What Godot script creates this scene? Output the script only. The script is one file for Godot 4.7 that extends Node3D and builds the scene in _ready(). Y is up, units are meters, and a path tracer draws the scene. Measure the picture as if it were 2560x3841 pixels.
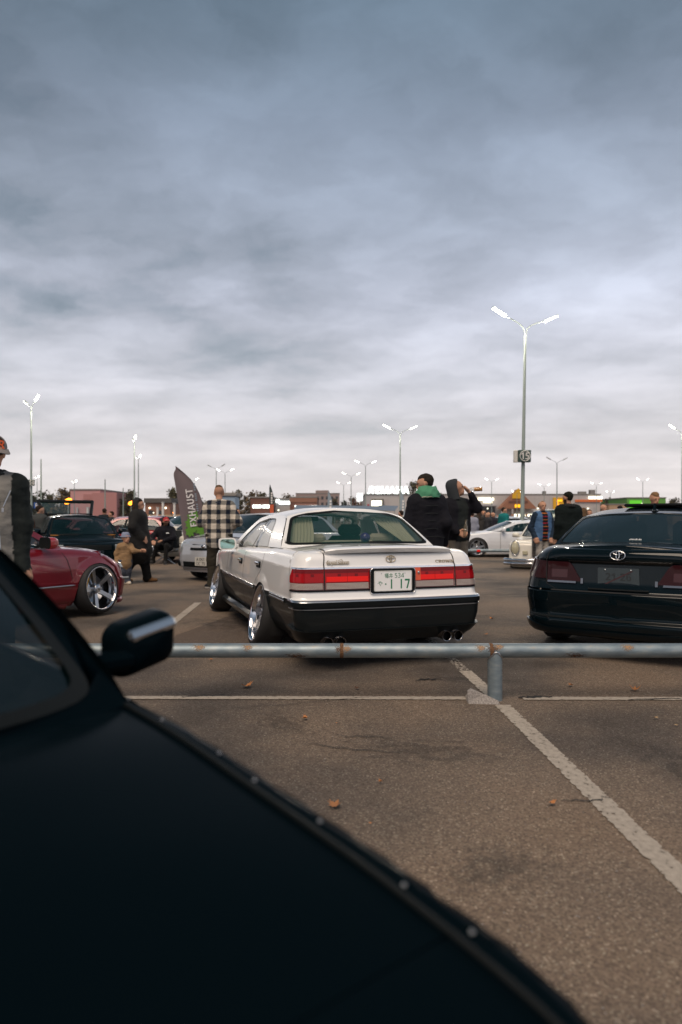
extends Node3D

const SHOT := 2.3
const TAG_KEYS := ["label", "category", "group", "kind"]
var mats := {}
var used := {}
var sgroup := 0

func _ready():
	# ---------- camera, sky, sun, exposure ----------
	var cam := Camera3D.new()
	cam.name = "camera"
	cam.position = Vector3(0, 1.2, 0)
	var ca := CameraAttributesPhysical.new()
	ca.frustum_focal_length = 24.0
	ca.frustum_focus_distance = 6.2
	ca.frustum_near = 0.05
	ca.frustum_far = 3000.0
	ca.exposure_aperture = 2.0
	cam.attributes = ca
	add_child(cam)
	cam.set_frustum(0.05 * 3841.0 / 2560.0, Vector2(0, 0.05 * 30.5 / 2560.0), 0.05, 3000.0)
	cam.current = true

	var env := Environment.new()
	env.background_mode = Environment.BG_SKY
	env.tonemap_mode = Environment.TONE_MAPPER_LINEAR
	env.tonemap_exposure = SHOT
	env.fog_enabled = true
	env.fog_density = 0.00012
	env.fog_light_color = Color(0.80, 0.81, 0.86)
	env.sdfgi_enabled = true
	env.ssao_enabled = true
	env.ssil_enabled = true
	var sky := Sky.new()
	var pan := PanoramaSkyMaterial.new()
	pan.panorama = make_sky()
	sky.sky_material = pan
	env.sky = sky
	var we := WorldEnvironment.new()
	we.name = "environment"
	we.environment = env
	add_child(we)

	var sun := DirectionalLight3D.new()
	sun.name = "soft_daylight"
	sun.light_color = Color(1.0, 0.915, 0.83)
	sun.light_energy = 0.42
	sun.light_angular_distance = 38.0
	sun.shadow_enabled = true
	add_child(sun)
	sun.look_at_from_position(Vector3.ZERO, Vector3(0.16, -0.80, -0.52))

	make_materials()
	build_ground()
	build_far()
	build_rail()
	build_crown()
	build_black_sedan()
	build_red_sedan()
	build_near_car()
	build_mid_cars()
	build_people()
	build_small_things()


# ---------- sky ----------
func make_sky() -> Texture2D:
	var w := 3072
	var h := 1536
	var im := Image.create(w, h, false, Image.FORMAT_RGBF)
	var na := FastNoiseLite.new()
	na.seed = 11
	na.noise_type = FastNoiseLite.TYPE_SIMPLEX_SMOOTH
	na.frequency = 0.8
	na.fractal_octaves = 6
	na.fractal_gain = 0.55
	na.domain_warp_enabled = true
	na.domain_warp_amplitude = 0.5
	na.domain_warp_frequency = 0.7
	na.domain_warp_fractal_octaves = 3
	var nb := FastNoiseLite.new()
	nb.seed = 5
	nb.noise_type = FastNoiseLite.TYPE_SIMPLEX_SMOOTH
	nb.frequency = 0.17
	nb.fractal_octaves = 3
	var nc := FastNoiseLite.new()
	nc.seed = 23
	nc.noise_type = FastNoiseLite.TYPE_SIMPLEX_SMOOTH
	nc.frequency = 0.30
	nc.fractal_octaves = 4
	# elevation (sine), red, green, blue: as the picture shows it, sRGB
	var stops := [[0.0, 0.87, 0.84, 0.825], [0.09, 0.85, 0.835, 0.84], [0.2, 0.775, 0.785, 0.82], [0.3, 0.685, 0.71, 0.765], [0.39, 0.58, 0.62, 0.68], [0.5, 0.475, 0.525, 0.59], [0.62, 0.385, 0.455, 0.52], [1.0, 0.36, 0.43, 0.49]]
	for j in h:
		var v := (j + 0.5) / h
		var el := (0.5 - v) * PI
		var y := sin(el)
		var c := Color(0.30, 0.28, 0.26)
		for i in w:
			if y < -0.02:
				im.set_pixel(i, j, Color(0.10, 0.09, 0.08))
				continue
			var az := wrapf((i + 0.5) / w * TAU, -PI, PI)
			var yy := maxf(y, 0.0)
			for k in stops.size() - 1:
				if yy <= stops[k + 1][0] or k == stops.size() - 2:
					var t: float = clampf((yy - stops[k][0]) / (stops[k + 1][0] - stops[k][0]), 0, 1)
					c = Color(lerpf(stops[k][1], stops[k + 1][1], t), lerpf(stops[k][2], stops[k + 1][2], t), lerpf(stops[k][3], stops[k + 1][3], t))
					break
			var cx := cos(el) * sin(az)
			var cz := cos(el) * cos(az)
			var d := 1.0 / (yy + 0.16)
			var px := cx * d
			var pz := cz * d
			var n := na.get_noise_2d(px * 2.0 + pz * 0.7, pz * 2.6 - px * 0.4)
			var big := nb.get_noise_2d(px * 3.4 + 7.0, pz * 3.6)
			var fine := na.get_noise_2d(px * 5.2 + 40.0, pz * 6.0 + 9.0)
			var sheet := nc.get_noise_2d(px * 1.4 + 3.0, pz * 5.5 + px * 1.2)
			var up := smoothstep(0.0, 0.35, yy)
			var g := 1.08 + n * lerpf(0.09, 0.42, up) + big * lerpf(0.06, 0.50, up) + (0.08 - 0.4 * absf(fine)) * lerpf(0.10, 0.22, up) + sheet * lerpf(0.10, 0.05, up)
			# brighter to the right of the view, low down, where the light comes through in streaks
			var low := exp(-pow((yy - 0.16) / 0.16, 2.0))
			var right := smoothstep(-0.1, 0.9, sin(az - 0.05))
			g += low * (0.08 * right + 0.55 * right * maxf(0.0, sheet))
			g += up * (0.05 + 0.26 * sin(az)) - 0.30 * smoothstep(0.36, 0.62, yy) * smoothstep(0.05, -0.40, az)
			g = clampf(g, 0.45, 1.7)
			var q := c.srgb_to_linear()
			var warm := clampf(g - 1.0, -0.4, 0.3)
			im.set_pixel(i, j, Color(q.r * g * (1.0 + 0.42 * minf(warm, 0.0) + 0.06 * maxf(warm, 0.0)), q.g * g * (1.0 + 0.10 * minf(warm, 0.0)), q.b * g) * (1.0 / SHOT))
	return ImageTexture.create_from_image(im)


# ---------- naming and parents ----------
func numbered(n: String) -> String:
	if not used.has(n):
		used[n] = 0
		return n
	used[n] += 1
	return "%s_%03d" % [n, used[n]]

func thing(called: String, label: String, category: String, at := Vector3.ZERO, turn := 0.0, group := "") -> Node3D:
	var o := Node3D.new()
	o.name = numbered(called)
	add_child(o)
	o.position = at
	o.rotation.y = turn
	tag(o, label, category, group)
	return o

func tag(o: Node, label: String, category := "", group := "") -> Node:
	o.set_meta("label", label)
	if category:
		o.set_meta("category", category)
	if group:
		o.set_meta("group", group)
	return o

func obj(called: String, st, mat, parent: Node = null) -> MeshInstance3D:
	var m := MeshInstance3D.new()
	if st is SurfaceTool:
		st.generate_normals()
		m.mesh = st.commit()
	else:
		m.mesh = st
	m.material_override = mats[mat] if mat is String else mat
	if parent == null:
		m.name = numbered(called)
		add_child(m)
	else:
		m.name = called
		if parent.has_node(called):
			var k := 1
			while parent.has_node("%s_%03d" % [called, k]):
				k += 1
			m.name = "%s_%03d" % [called, k]
		parent.add_child(m)
	return m

func struct(called: String, st, mat) -> MeshInstance3D:
	var m := obj(called, st, mat)
	m.set_meta("kind", "structure")
	return m

func copy_of(o: Node3D, called: String, label: String) -> Node3D:
	var c = o.duplicate()
	c.name = numbered(called)
	add_child(c)
	c.set_meta("label", label)
	return c


# ---------- mesh helpers ----------
func ST() -> SurfaceTool:
	var st := SurfaceTool.new()
	st.begin(Mesh.PRIMITIVE_TRIANGLES)
	return st

func flat(st: SurfaceTool):
	st.set_smooth_group(-1)

func newgroup(st: SurfaceTool):
	sgroup += 1
	st.set_smooth_group(sgroup)

func tri(st: SurfaceTool, a: Vector3, b: Vector3, c: Vector3, ref = null):
	if ref != null and (a - c).cross(a - b).dot((a + b + c) / 3.0 - ref) < 0.0:
		st.add_vertex(a); st.add_vertex(c); st.add_vertex(b)
	else:
		st.add_vertex(a); st.add_vertex(b); st.add_vertex(c)

func quad(st: SurfaceTool, a: Vector3, b: Vector3, c: Vector3, d: Vector3, ref = null):
	tri(st, a, b, c, ref)
	tri(st, a, c, d, ref)

# rows of equal length make a smooth sheet; it is turned to look away from ref
func grid(st: SurfaceTool, rows: Array, ref: Vector3, uv := false):
	newgroup(st)
	var s := 0.0
	for j in rows.size() - 1:
		for i in rows[j].size() - 1:
			var a: Vector3 = rows[j][i]
			var b: Vector3 = rows[j][i + 1]
			var c: Vector3 = rows[j + 1][i + 1]
			var d: Vector3 = rows[j + 1][i]
			s += ((a - c).cross(a - b) + (a - d).cross(a - c)).dot((a + b + c + d) * 0.25 - ref)
	var nj := float(rows.size() - 1)
	for j in rows.size() - 1:
		var ni := float(rows[j].size() - 1)
		for i in rows[j].size() - 1:
			var q := [[j, i], [j, i + 1], [j + 1, i + 1], [j, i], [j + 1, i + 1], [j + 1, i]]
			if s < 0.0:
				q = [[j, i], [j + 1, i + 1], [j, i + 1], [j, i], [j + 1, i], [j + 1, i + 1]]
			for k in 2:
				var a: Vector3 = rows[q[k * 3][0]][q[k * 3][1]]
				var b: Vector3 = rows[q[k * 3 + 1][0]][q[k * 3 + 1][1]]
				var c: Vector3 = rows[q[k * 3 + 2][0]][q[k * 3 + 2][1]]
				if a.is_equal_approx(b) or b.is_equal_approx(c) or a.is_equal_approx(c):
					continue
				for m in 3:
					var p = q[k * 3 + m]
					if uv:
						st.set_uv(Vector2(p[1] / ni, p[0] / nj))
					st.add_vertex(rows[p[0]][p[1]])

func ribbon(st: SurfaceTool, a: PackedVector3Array, b: PackedVector3Array, ref: Vector3):
	grid(st, [a, b], ref)

func bx(st: SurfaceTool, c: Vector3, s: Vector3, bev := 0.0, basis := Basis()):
	flat(st)
	var e := s * 0.5
	var b := minf(bev, minf(e.x, minf(e.y, e.z)) * 0.95)
	if b <= 0.0:
		var v := []
		for k in 8:
			v.append(c + basis * Vector3(e.x if k & 1 else -e.x, e.y if k & 2 else -e.y, e.z if k & 4 else -e.z))
		for f in [[0, 1, 3, 2], [4, 5, 7, 6], [0, 1, 5, 4], [2, 3, 7, 6], [0, 2, 6, 4], [1, 3, 7, 5]]:
			quad(st, v[f[0]], v[f[1]], v[f[2]], v[f[3]], c)
		return
	var cv := {}
	for k in 8:
		var sg := Vector3(1 if k & 1 else -1, 1 if k & 2 else -1, 1 if k & 4 else -1)
		for ax in 3:
			var p := (e - Vector3.ONE * b) * sg
			p[ax] = e[ax] * sg[ax]
			cv[k * 3 + ax] = c + basis * p
		tri(st, cv[k * 3], cv[k * 3 + 1], cv[k * 3 + 2], c)
	for ax in 3:
		var u := 1 << ((ax + 1) % 3)
		var w := 1 << ((ax + 2) % 3)
		for sg in [0, 1 << ax]:
			quad(st, cv[sg * 3 + ax], cv[(sg | u) * 3 + ax], cv[(sg | u | w) * 3 + ax], cv[(sg | w) * 3 + ax], c)
		# edges along this axis
		var bx1 := (ax + 1) % 3
		var bx2 := (ax + 2) % 3
		for k in [0, u, w, u | w]:
			quad(st, cv[k * 3 + bx1], cv[(k | (1 << ax)) * 3 + bx1], cv[(k | (1 << ax)) * 3 + bx2], cv[k * 3 + bx2], c)

func tube(st: SurfaceTool, pts: Array, rad, seg := 8, caps := true):
	newgroup(st)
	var rows := []
	var n := pts.size()
	var side := Vector3.ZERO
	for i in n:
		var d: Vector3 = (pts[mini(i + 1, n - 1)] - pts[maxi(i - 1, 0)]).normalized()
		if side == Vector3.ZERO:
			side = d.cross(Vector3.UP if absf(d.y) < 0.9 else Vector3.RIGHT).normalized()
		side = (side - d * side.dot(d)).normalized()
		var up := d.cross(side)
		var r: float = rad[i] if rad is Array else rad
		var row := PackedVector3Array()
		for k in seg + 1:
			var a := TAU * (k % seg) / seg
			row.append(pts[i] + (side * cos(a) + up * sin(a)) * r)
		rows.append(row)
	for i in n - 1:
		var ref: Vector3 = (pts[i] + pts[i + 1]) * 0.5
		for k in seg:
			quad(st, rows[i][k], rows[i][k + 1], rows[i + 1][k + 1], rows[i + 1][k], ref)
	if caps:
		newgroup(st)
		for e in [0, n - 1]:
			var inner: Vector3 = pts[1] if e == 0 else pts[n - 2]
			for k in seg:
				tri(st, pts[e], rows[e][k], rows[e][k + 1], inner)

# profile: [radius, height] pairs turned about the y axis of tr
func lathe(st: SurfaceTool, prof: Array, seg := 24, tr := Transform3D(), ref_y = null):
	newgroup(st)
	var rows := []
	for p in prof:
		var row := PackedVector3Array()
		for k in seg + 1:
			var a := TAU * (k % seg) / seg
			row.append(tr * Vector3(p[0] * cos(a), p[1], p[0] * sin(a)))
		rows.append(row)
	# orientation from the profile: counter-clockwise profiles (outwards) by signed area
	var cen := Vector2.ZERO
	for p in prof:
		cen += Vector2(p[0], p[1])
	cen /= prof.size()
	if ref_y != null:
		cen = Vector2(ref_y[0], ref_y[1])
	for j in rows.size() - 1:
		for k in seg:
			var a := TAU * (k + 0.5) / seg
			var ref := tr * Vector3(cen.x * cos(a), cen.y, cen.x * sin(a))
			var A: Vector3 = rows[j][k]
			var Bq: Vector3 = rows[j][k + 1]
			var C: Vector3 = rows[j + 1][k + 1]
			var D: Vector3 = rows[j + 1][k]
			if not A.is_equal_approx(Bq):
				tri(st, A, Bq, C, ref)
			if not C.is_equal_approx(D):
				tri(st, A, C, D, ref)

# polygon in x,y pushed out along z from 0 to depth, then placed by tr
func prism(st: SurfaceTool, poly: PackedVector2Array, depth: float, tr := Transform3D()):
	flat(st)
	var idx := Geometry2D.triangulate_polygon(poly)
	var mid := tr * Vector3(0, 0, depth * 0.5)
	var n := tr.basis * Vector3(0, 0, 1)
	for k in range(0, idx.size(), 3):
		for z in [0.0, depth]:
			var a := tr * Vector3(poly[idx[k]].x, poly[idx[k]].y, z)
			var b := tr * Vector3(poly[idx[k + 1]].x, poly[idx[k + 1]].y, z)
			var c := tr * Vector3(poly[idx[k + 2]].x, poly[idx[k + 2]].y, z)
			tri(st, a, b, c, (a + b + c) / 3.0 + n * signf(depth) * (1.0 if z == 0.0 else -1.0))
	var cw := Geometry2D.is_polygon_clockwise(poly)
	for k in poly.size():
		var p := poly[k]
		var q := poly[(k + 1) % poly.size()]
		var e := (q - p).normalized()
		var out := Vector2(e.y, -e.x) * (-1.0 if cw else 1.0)
		var r := tr * Vector3((p.x + q.x) * 0.5 - out.x, (p.y + q.y) * 0.5 - out.y, depth * 0.5)
		quad(st, tr * Vector3(p.x, p.y, 0), tr * Vector3(q.x, q.y, 0), tr * Vector3(q.x, q.y, depth), tr * Vector3(p.x, p.y, depth), r)

func rrect(w: float, h: float, r: float, seg := 5) -> PackedVector2Array:
	var o := PackedVector2Array()
	for c in [[1, 1, 0.0], [-1, 1, 0.5], [-1, -1, 1.0], [1, -1, 1.5]]:
		for k in seg + 1:
			var a: float = PI * (c[2] + 0.5 * k / seg)
			o.append(Vector2(c[0] * (w * 0.5 - r) + cos(a) * r, c[1] * (h * 0.5 - r) + sin(a) * r))
	return o

func sphere(st: SurfaceTool, c: Vector3, r: Vector3, seg := 14, basis := Basis()):
	var rows := []
	var n := seg / 2
	for j in n + 1:
		var row := PackedVector3Array()
		var a := PI * j / n
		for k in seg + 1:
			var b := TAU * (k % seg) / seg
			row.append(c + basis * (Vector3(sin(a) * cos(b), cos(a), sin(a) * sin(b)) * r))
		rows.append(row)
	grid(st, rows, c)

func strokes(st: SurfaceTool, lines: Array, width: float, depth: float, tr: Transform3D):
	# pen strokes in x,y as thin raised bars
	for l in lines:
		for k in l.size() - 1:
			var p := Vector2(l[k][0], l[k][1])
			var q := Vector2(l[k + 1][0], l[k + 1][1])
			var d := (q - p).normalized()
			var s := Vector2(-d.y, d.x) * width * 0.5
			p -= d * width * 0.4
			q += d * width * 0.4
			prism(st, PackedVector2Array([p - s, q - s, q + s, p + s]), depth + 0.00013 * k, tr)

func text_mesh(s: String, size: float, depth := 0.004, bold := true, font := "Droid Sans", spacing := 0) -> TextMesh:
	var t := TextMesh.new()
	var f := SystemFont.new()
	f.font_names = PackedStringArray([font])
	f.font_weight = 700 if bold else 400
	var fv := FontVariation.new()
	fv.base_font = f
	fv.spacing_glyph = spacing
	t.font = fv
	t.text = s
	t.font_size = 64
	t.pixel_size = size / 64.0
	t.depth = depth
	t.curve_step = 2.0
	return t

func interp(tab: Array, x: float, col := 1) -> float:
	# tab sorted by first column, ascending
	if x <= tab[0][0]:
		return tab[0][col]
	for k in tab.size() - 1:
		if x <= tab[k + 1][0]:
			var t: float = (x - tab[k][0]) / maxf(tab[k + 1][0] - tab[k][0], 1e-6)
			return lerpf(tab[k][col], tab[k + 1][col], t)
	return tab[-1][col]

func smooth_tab(tab: Array, x: float, col := 1) -> float:
	if x <= tab[0][0]:
		return tab[0][col]
	for k in tab.size() - 1:
		if x <= tab[k + 1][0]:
			var t: float = (x - tab[k][0]) / maxf(tab[k + 1][0] - tab[k][0], 1e-6)
			var p0: float = tab[maxi(k - 1, 0)][col]
			var p3: float = tab[mini(k + 2, tab.size() - 1)][col]
			var x0: float = tab[maxi(k - 1, 0)][0]
			var x3: float = tab[mini(k + 2, tab.size() - 1)][0]
			var m1: float = (tab[k + 1][col] - p0) / maxf(tab[k + 1][0] - x0, 1e-6) * (tab[k + 1][0] - tab[k][0])
			var m2: float = (p3 - tab[k][col]) / maxf(x3 - tab[k][0], 1e-6) * (tab[k + 1][0] - tab[k][0])
			var t2 := t * t
			var t3 := t2 * t
			return (2 * t3 - 3 * t2 + 1) * tab[k][col] + (t3 - 2 * t2 + t) * m1 + (-2 * t3 + 3 * t2) * tab[k + 1][col] + (t3 - t2) * m2
	return tab[-1][col]


# ---------- materials ----------
func lin(r: float, g: float, b: float, a := 1.0) -> Color:
	return Color(r, g, b, a).linear_to_srgb()

func mk(n: String, c: Color, rough := 0.6, metal := 0.0) -> StandardMaterial3D:
	var m := StandardMaterial3D.new()
	m.resource_name = n
	m.albedo_color = c
	m.roughness = rough
	m.metallic = metal
	m.cull_mode = BaseMaterial3D.CULL_DISABLED
	mats[n] = m
	return m

func paint(n: String, c: Color, flake := 0.0, rough := 0.32):
	var m := mk(n, c, rough, flake)
	m.clearcoat_enabled = true
	m.clearcoat = 1.0
	m.clearcoat_roughness = 0.03
	return m

func pane(n: String, c: Color):
	var m := mk(n, c, 0.03)
	m.transparency = BaseMaterial3D.TRANSPARENCY_ALPHA
	return m

func glow(n: String, c: Color, e: float):
	var m := mk(n, c, 0.5)
	m.emission_enabled = true
	m.emission = c
	m.emission_energy_multiplier = e
	return m

func noise_tex(sd: int, freq: float, oct: int, ramp: Array, size := 512, normal := 0.0, type := FastNoiseLite.TYPE_SIMPLEX_SMOOTH) -> NoiseTexture2D:
	var n := FastNoiseLite.new()
	n.seed = sd
	n.noise_type = type
	n.frequency = freq
	n.fractal_octaves = oct
	if oct <= 1:
		n.fractal_type = FastNoiseLite.FRACTAL_NONE
	var t := NoiseTexture2D.new()
	t.width = size
	t.height = size
	t.seamless = true
	t.noise = n
	if normal > 0.0:
		t.as_normal_map = true
		t.bump_strength = normal
	if ramp.size() > 0:
		var g := Gradient.new()
		g.offsets = PackedFloat32Array(ramp.map(func(x): return x[0]))
		g.colors = PackedColorArray(ramp.map(func(x): return x[1]))
		t.color_ramp = g
	return t

func stone_tex(sd: int, freq: float, kind: int, ramp: Array) -> NoiseTexture2D:
	var t := noise_tex(sd, freq, 1, ramp, 1024, 0.0, FastNoiseLite.TYPE_CELLULAR)
	t.noise.cellular_return_type = kind
	t.noise.cellular_jitter = 1.0
	t.seamless_blend_skirt = 0.02
	return t

func grey(v: float) -> Color:
	return Color(v, v, v)

func make_materials():
	# asphalt: stones and bitumen, with wide stains laid over it
	var a := mk("asphalt", Color(1, 1, 1), 0.86)
	a.albedo_texture = stone_tex(3, 0.30, FastNoiseLite.RETURN_CELL_VALUE, [[0.0, lin(0.089, 0.073, 0.059)], [0.20, lin(0.129, 0.102, 0.085)], [0.45, lin(0.156, 0.125, 0.100)], [0.70, lin(0.178, 0.143, 0.114)], [0.90, lin(0.217, 0.174, 0.139)], [0.98, lin(0.289, 0.262, 0.215)], [1.0, lin(0.414, 0.346, 0.283)]])
	a.heightmap_enabled = true
	a.heightmap_texture = stone_tex(3, 0.30, FastNoiseLite.RETURN_DISTANCE, [])
	a.heightmap_flip_texture = true
	a.heightmap_scale = 0.09
	a.detail_enabled = true
	a.detail_uv_layer = BaseMaterial3D.DETAIL_UV_2
	a.detail_blend_mode = BaseMaterial3D.BLEND_MODE_MUL
	a.detail_albedo = noise_tex(9, 0.010, 6, [[0.0, grey(0.50)], [0.30, Color(0.74, 0.75, 0.77)], [0.5, Color(0.90, 0.89, 0.88)], [0.72, Color(1.0, 0.975, 0.945)], [1.0, Color(1.0, 0.96, 0.91)]], 1024)
	a.metallic_specular = 0.35
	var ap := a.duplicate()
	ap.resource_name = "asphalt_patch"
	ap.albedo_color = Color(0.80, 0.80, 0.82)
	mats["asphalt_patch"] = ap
	# worn road paint: holes where the stones show through
	var wl := mk("road_paint", lin(0.40, 0.365, 0.325), 0.85)
	wl.transparency = BaseMaterial3D.TRANSPARENCY_ALPHA_SCISSOR
	wl.alpha_scissor_threshold = 0.5
	wl.albedo_texture = worn_texture(0.25, 7)
	var wf := wl.duplicate()
	wf.resource_name = "road_paint_faded"
	wf.albedo_texture = worn_texture(0.52, 8)
	wf.albedo_color = lin(0.36, 0.33, 0.30)
	mats["road_paint_faded"] = wf
	# oil and water stains, soft at the edge
	var so := mk("ground_stain", lin(0.03, 0.028, 0.026), 0.7)
	so.transparency = BaseMaterial3D.TRANSPARENCY_ALPHA
	so.albedo_texture = stain_texture()
	# galvanised pipe
	var gz := mk("galvanised", Color(1, 1, 1), 0.42, 0.55)
	gz.albedo_texture = noise_tex(31, 0.012, 5, [[0.0, lin(0.15, 0.195, 0.225)], [0.4, lin(0.205, 0.26, 0.295)], [0.62, lin(0.245, 0.30, 0.33)], [0.84, lin(0.30, 0.34, 0.355)], [1.0, lin(0.40, 0.33, 0.24)]], 512)
	gz.uv1_triplanar = true
	gz.uv1_scale = Vector3(0.9, 3.0, 3.0)
	gz.roughness_texture = noise_tex(32, 0.03, 4, [[0.0, grey(0.75)], [1.0, grey(1.0)]], 256)
	gz.roughness = 0.6
	var ru := mk("rust", Color(1, 1, 1), 0.85)
	ru.albedo_texture = noise_tex(33, 0.06, 4, [[0.0, lin(0.03, 0.02, 0.014)], [0.5, lin(0.13, 0.06, 0.025)], [1.0, lin(0.30, 0.17, 0.08)]], 256)
	ru.uv1_triplanar = true
	ru.uv1_scale = Vector3.ONE * 6.0
	var rs := mk("rust_stain", lin(0.34, 0.20, 0.10), 0.85)
	rs.transparency = BaseMaterial3D.TRANSPARENCY_ALPHA
	rs.albedo_texture = stain_texture(0.95)
	var rk := mk("rust_dark_stain", lin(0.10, 0.05, 0.025), 0.85)
	rk.transparency = BaseMaterial3D.TRANSPARENCY_ALPHA
	rk.albedo_texture = rs.albedo_texture
	var cc := mk("concrete", Color(1, 1, 1), 0.9)
	cc.albedo_texture = noise_tex(35, 0.05, 5, [[0.0, lin(0.10, 0.09, 0.085)], [0.5, lin(0.24, 0.22, 0.205)], [1.0, lin(0.42, 0.39, 0.36)]], 256)
	cc.uv1_triplanar = true
	cc.uv1_scale = Vector3.ONE * 5.0
	# car finishes
	paint("white_paint", lin(0.80, 0.80, 0.79))
	paint("white_paint_cool", lin(0.62, 0.64, 0.67))
	paint("warm_white_paint", lin(0.66, 0.63, 0.55))
	var gl: StandardMaterial3D = paint("grey_lower_paint", lin(0.010, 0.0125, 0.0135), 0.0)
	gl.clearcoat = 0.4
	gl.metallic_specular = 0.12
	var bp: StandardMaterial3D = paint("black_paint", lin(0.002, 0.006, 0.0085), 0.0)
	bp.metallic_specular = 0.05
	bp.clearcoat = 0.6
	var dp: StandardMaterial3D = paint("dark_teal_paint", lin(0.0014, 0.0042, 0.0062), 0.0)
	dp.metallic_specular = 0.07
	dp.roughness = 0.16
	dp.clearcoat = 0.0
	paint("red_paint", lin(0.19, 0.007, 0.018), 0.3)
	paint("bright_red_paint", lin(0.36, 0.012, 0.018))
	paint("pink_paint", lin(0.42, 0.13, 0.15))
	paint("silver_paint", lin(0.42, 0.44, 0.48), 0.3)
	paint("beige_paint", lin(0.42, 0.35, 0.27), 0.2)
	paint("green_paint", lin(0.012, 0.035, 0.035))
	paint("navy_paint", lin(0.012, 0.03, 0.075))
	paint("vivid_green_paint", lin(0.01, 0.30, 0.12))
	mk("chrome", lin(0.72, 0.72, 0.74), 0.10, 1.0)
	mk("dark_chrome", lin(0.22, 0.22, 0.23), 0.14, 1.0)
	mk("satin_metal", lin(0.50, 0.52, 0.55), 0.30, 1.0)
	mk("rubber", lin(0.012, 0.012, 0.013), 0.75)
	mk("black_trim", lin(0.008, 0.010, 0.011), 0.5).metallic_specular = 0.2
	mk("spoke_steel", lin(0.34, 0.35, 0.37), 0.28, 1.0)
	mk("lamp_dark_red", lin(0.16, 0.003, 0.006), 0.15).metallic_specular = 0.35
	mk("seam", lin(0.012, 0.012, 0.013), 0.9)
	mk("underbody", lin(0.006, 0.006, 0.006), 0.95)
	mk("interior_dark", lin(0.014, 0.016, 0.017), 0.85)
	mk("interior_cream", lin(0.36, 0.35, 0.27), 0.9)
	mk("curtain", lin(0.42, 0.43, 0.31), 0.9).backlight_enabled = true
	mats["curtain"].backlight = Color(0.3, 0.3, 0.3)
	mk("side_curtain", lin(0.62, 0.62, 0.60), 0.9)  # pale colour imitates bright sky reflected on the side glass
	pane("clear_glass", Color(0.10, 0.30, 0.27, 0.14))
	pane("rear_teal_glass", Color(0.02, 0.25, 0.21, 0.36))
	pane("side_glass", Color(0.06, 0.20, 0.21, 0.42))
	pane("tinted_glass", Color(0.02, 0.10, 0.11, 0.80))
	pane("teal_glass", Color(0.03, 0.20, 0.22, 0.55))
	pane("near_glass", Color(0.008, 0.05, 0.055, 0.80))
	pane("mirror_teal", Color(0.02, 0.16, 0.14, 0.9))
	mk("mirror_glass", lin(0.35, 0.55, 0.50), 0.02, 1.0)
	var lr: StandardMaterial3D = mk("lamp_red", lin(0.36, 0.004, 0.008), 0.12)
	lr.metallic_specular = 0.35
	var lr2: StandardMaterial3D = mk("lamp_bright_red", lin(0.85, 0.010, 0.006), 0.2)
	lr2.metallic_specular = 0.35
	var ls: StandardMaterial3D = mk("lamp_stripe", lin(0.46, 0.38, 0.34), 0.25)
	ls.clearcoat_enabled = true
	mk("lamp_stripe_red", lin(0.16, 0.045, 0.045), 0.25).clearcoat_enabled = true
	mk("lamp_smoke_red", lin(0.028, 0.007, 0.009), 0.10).metallic_specular = 0.3
	mk("lamp_smoke_inner", lin(0.045, 0.008, 0.010), 0.15)
	mk("lamp_orange", lin(0.70, 0.09, 0.03), 0.2)
	mk("headlamp", lin(0.34, 0.37, 0.37), 0.12, 0.4).clearcoat_enabled = true
	mk("headlamp_warm", lin(0.50, 0.47, 0.33), 0.15, 0.2).clearcoat_enabled = true
	mk("amber", lin(0.55, 0.22, 0.03), 0.35)
	mk("yellow_caliper", lin(0.70, 0.34, 0.01), 0.4)
	mk("plate_white", lin(0.86, 0.87, 0.87), 0.45)
	mk("plate_dim", lin(0.040, 0.055, 0.065), 0.45)
	mk("plate_dim_mark", lin(0.022, 0.028, 0.032), 0.5)
	mk("plate_red_line", lin(0.055, 0.018, 0.022), 0.5)
	mk("plate_grey", lin(0.48, 0.47, 0.43), 0.5)
	mk("green_ink", lin(0.005, 0.17, 0.075), 0.5)
	mk("dark_ink", lin(0.03, 0.035, 0.035), 0.5)
	mk("gold_badge", lin(0.42, 0.34, 0.22), 0.28, 0.8)
	var pb: StandardMaterial3D = mk("purple_ball", lin(0.035, 0.01, 0.16), 0.12)
	pb.clearcoat_enabled = true
	# ground litter
	mk("leaf_brown", lin(0.30, 0.13, 0.05), 0.8)
	mk("leaf_orange", lin(0.42, 0.17, 0.055), 0.8)
	mk("leaf_dark", lin(0.12, 0.055, 0.03), 0.85)
	mk("leaf_pale", lin(0.40, 0.27, 0.14), 0.8)
	# far things
	mk("lamp_post_steel", lin(0.20, 0.24, 0.23), 0.6, 0.3)
	glow("street_light", Color(1.0, 0.97, 0.90), 6.0)
	glow("street_light_dim", Color(1.0, 0.95, 0.86), 2.2)
	glow("sodium_light", Color(1.0, 0.55, 0.12), 3.0)
	glow("sign_white", Color(0.95, 1.0, 0.98), 1.25)
	glow("sign_white_warm", Color(1.0, 0.98, 0.86), 1.1)
	glow("sign_yellow", Color(1.0, 0.72, 0.05), 0.55)
	glow("sign_orange", Color(1.0, 0.36, 0.08), 0.55)
	glow("sign_green", Color(0.35, 0.75, 0.16), 0.22)
	glow("tail_glow", Color(1.0, 0.18, 0.08), 1.6)
	glow("head_glow", Color(1.0, 0.98, 0.75), 4.0)
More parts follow.
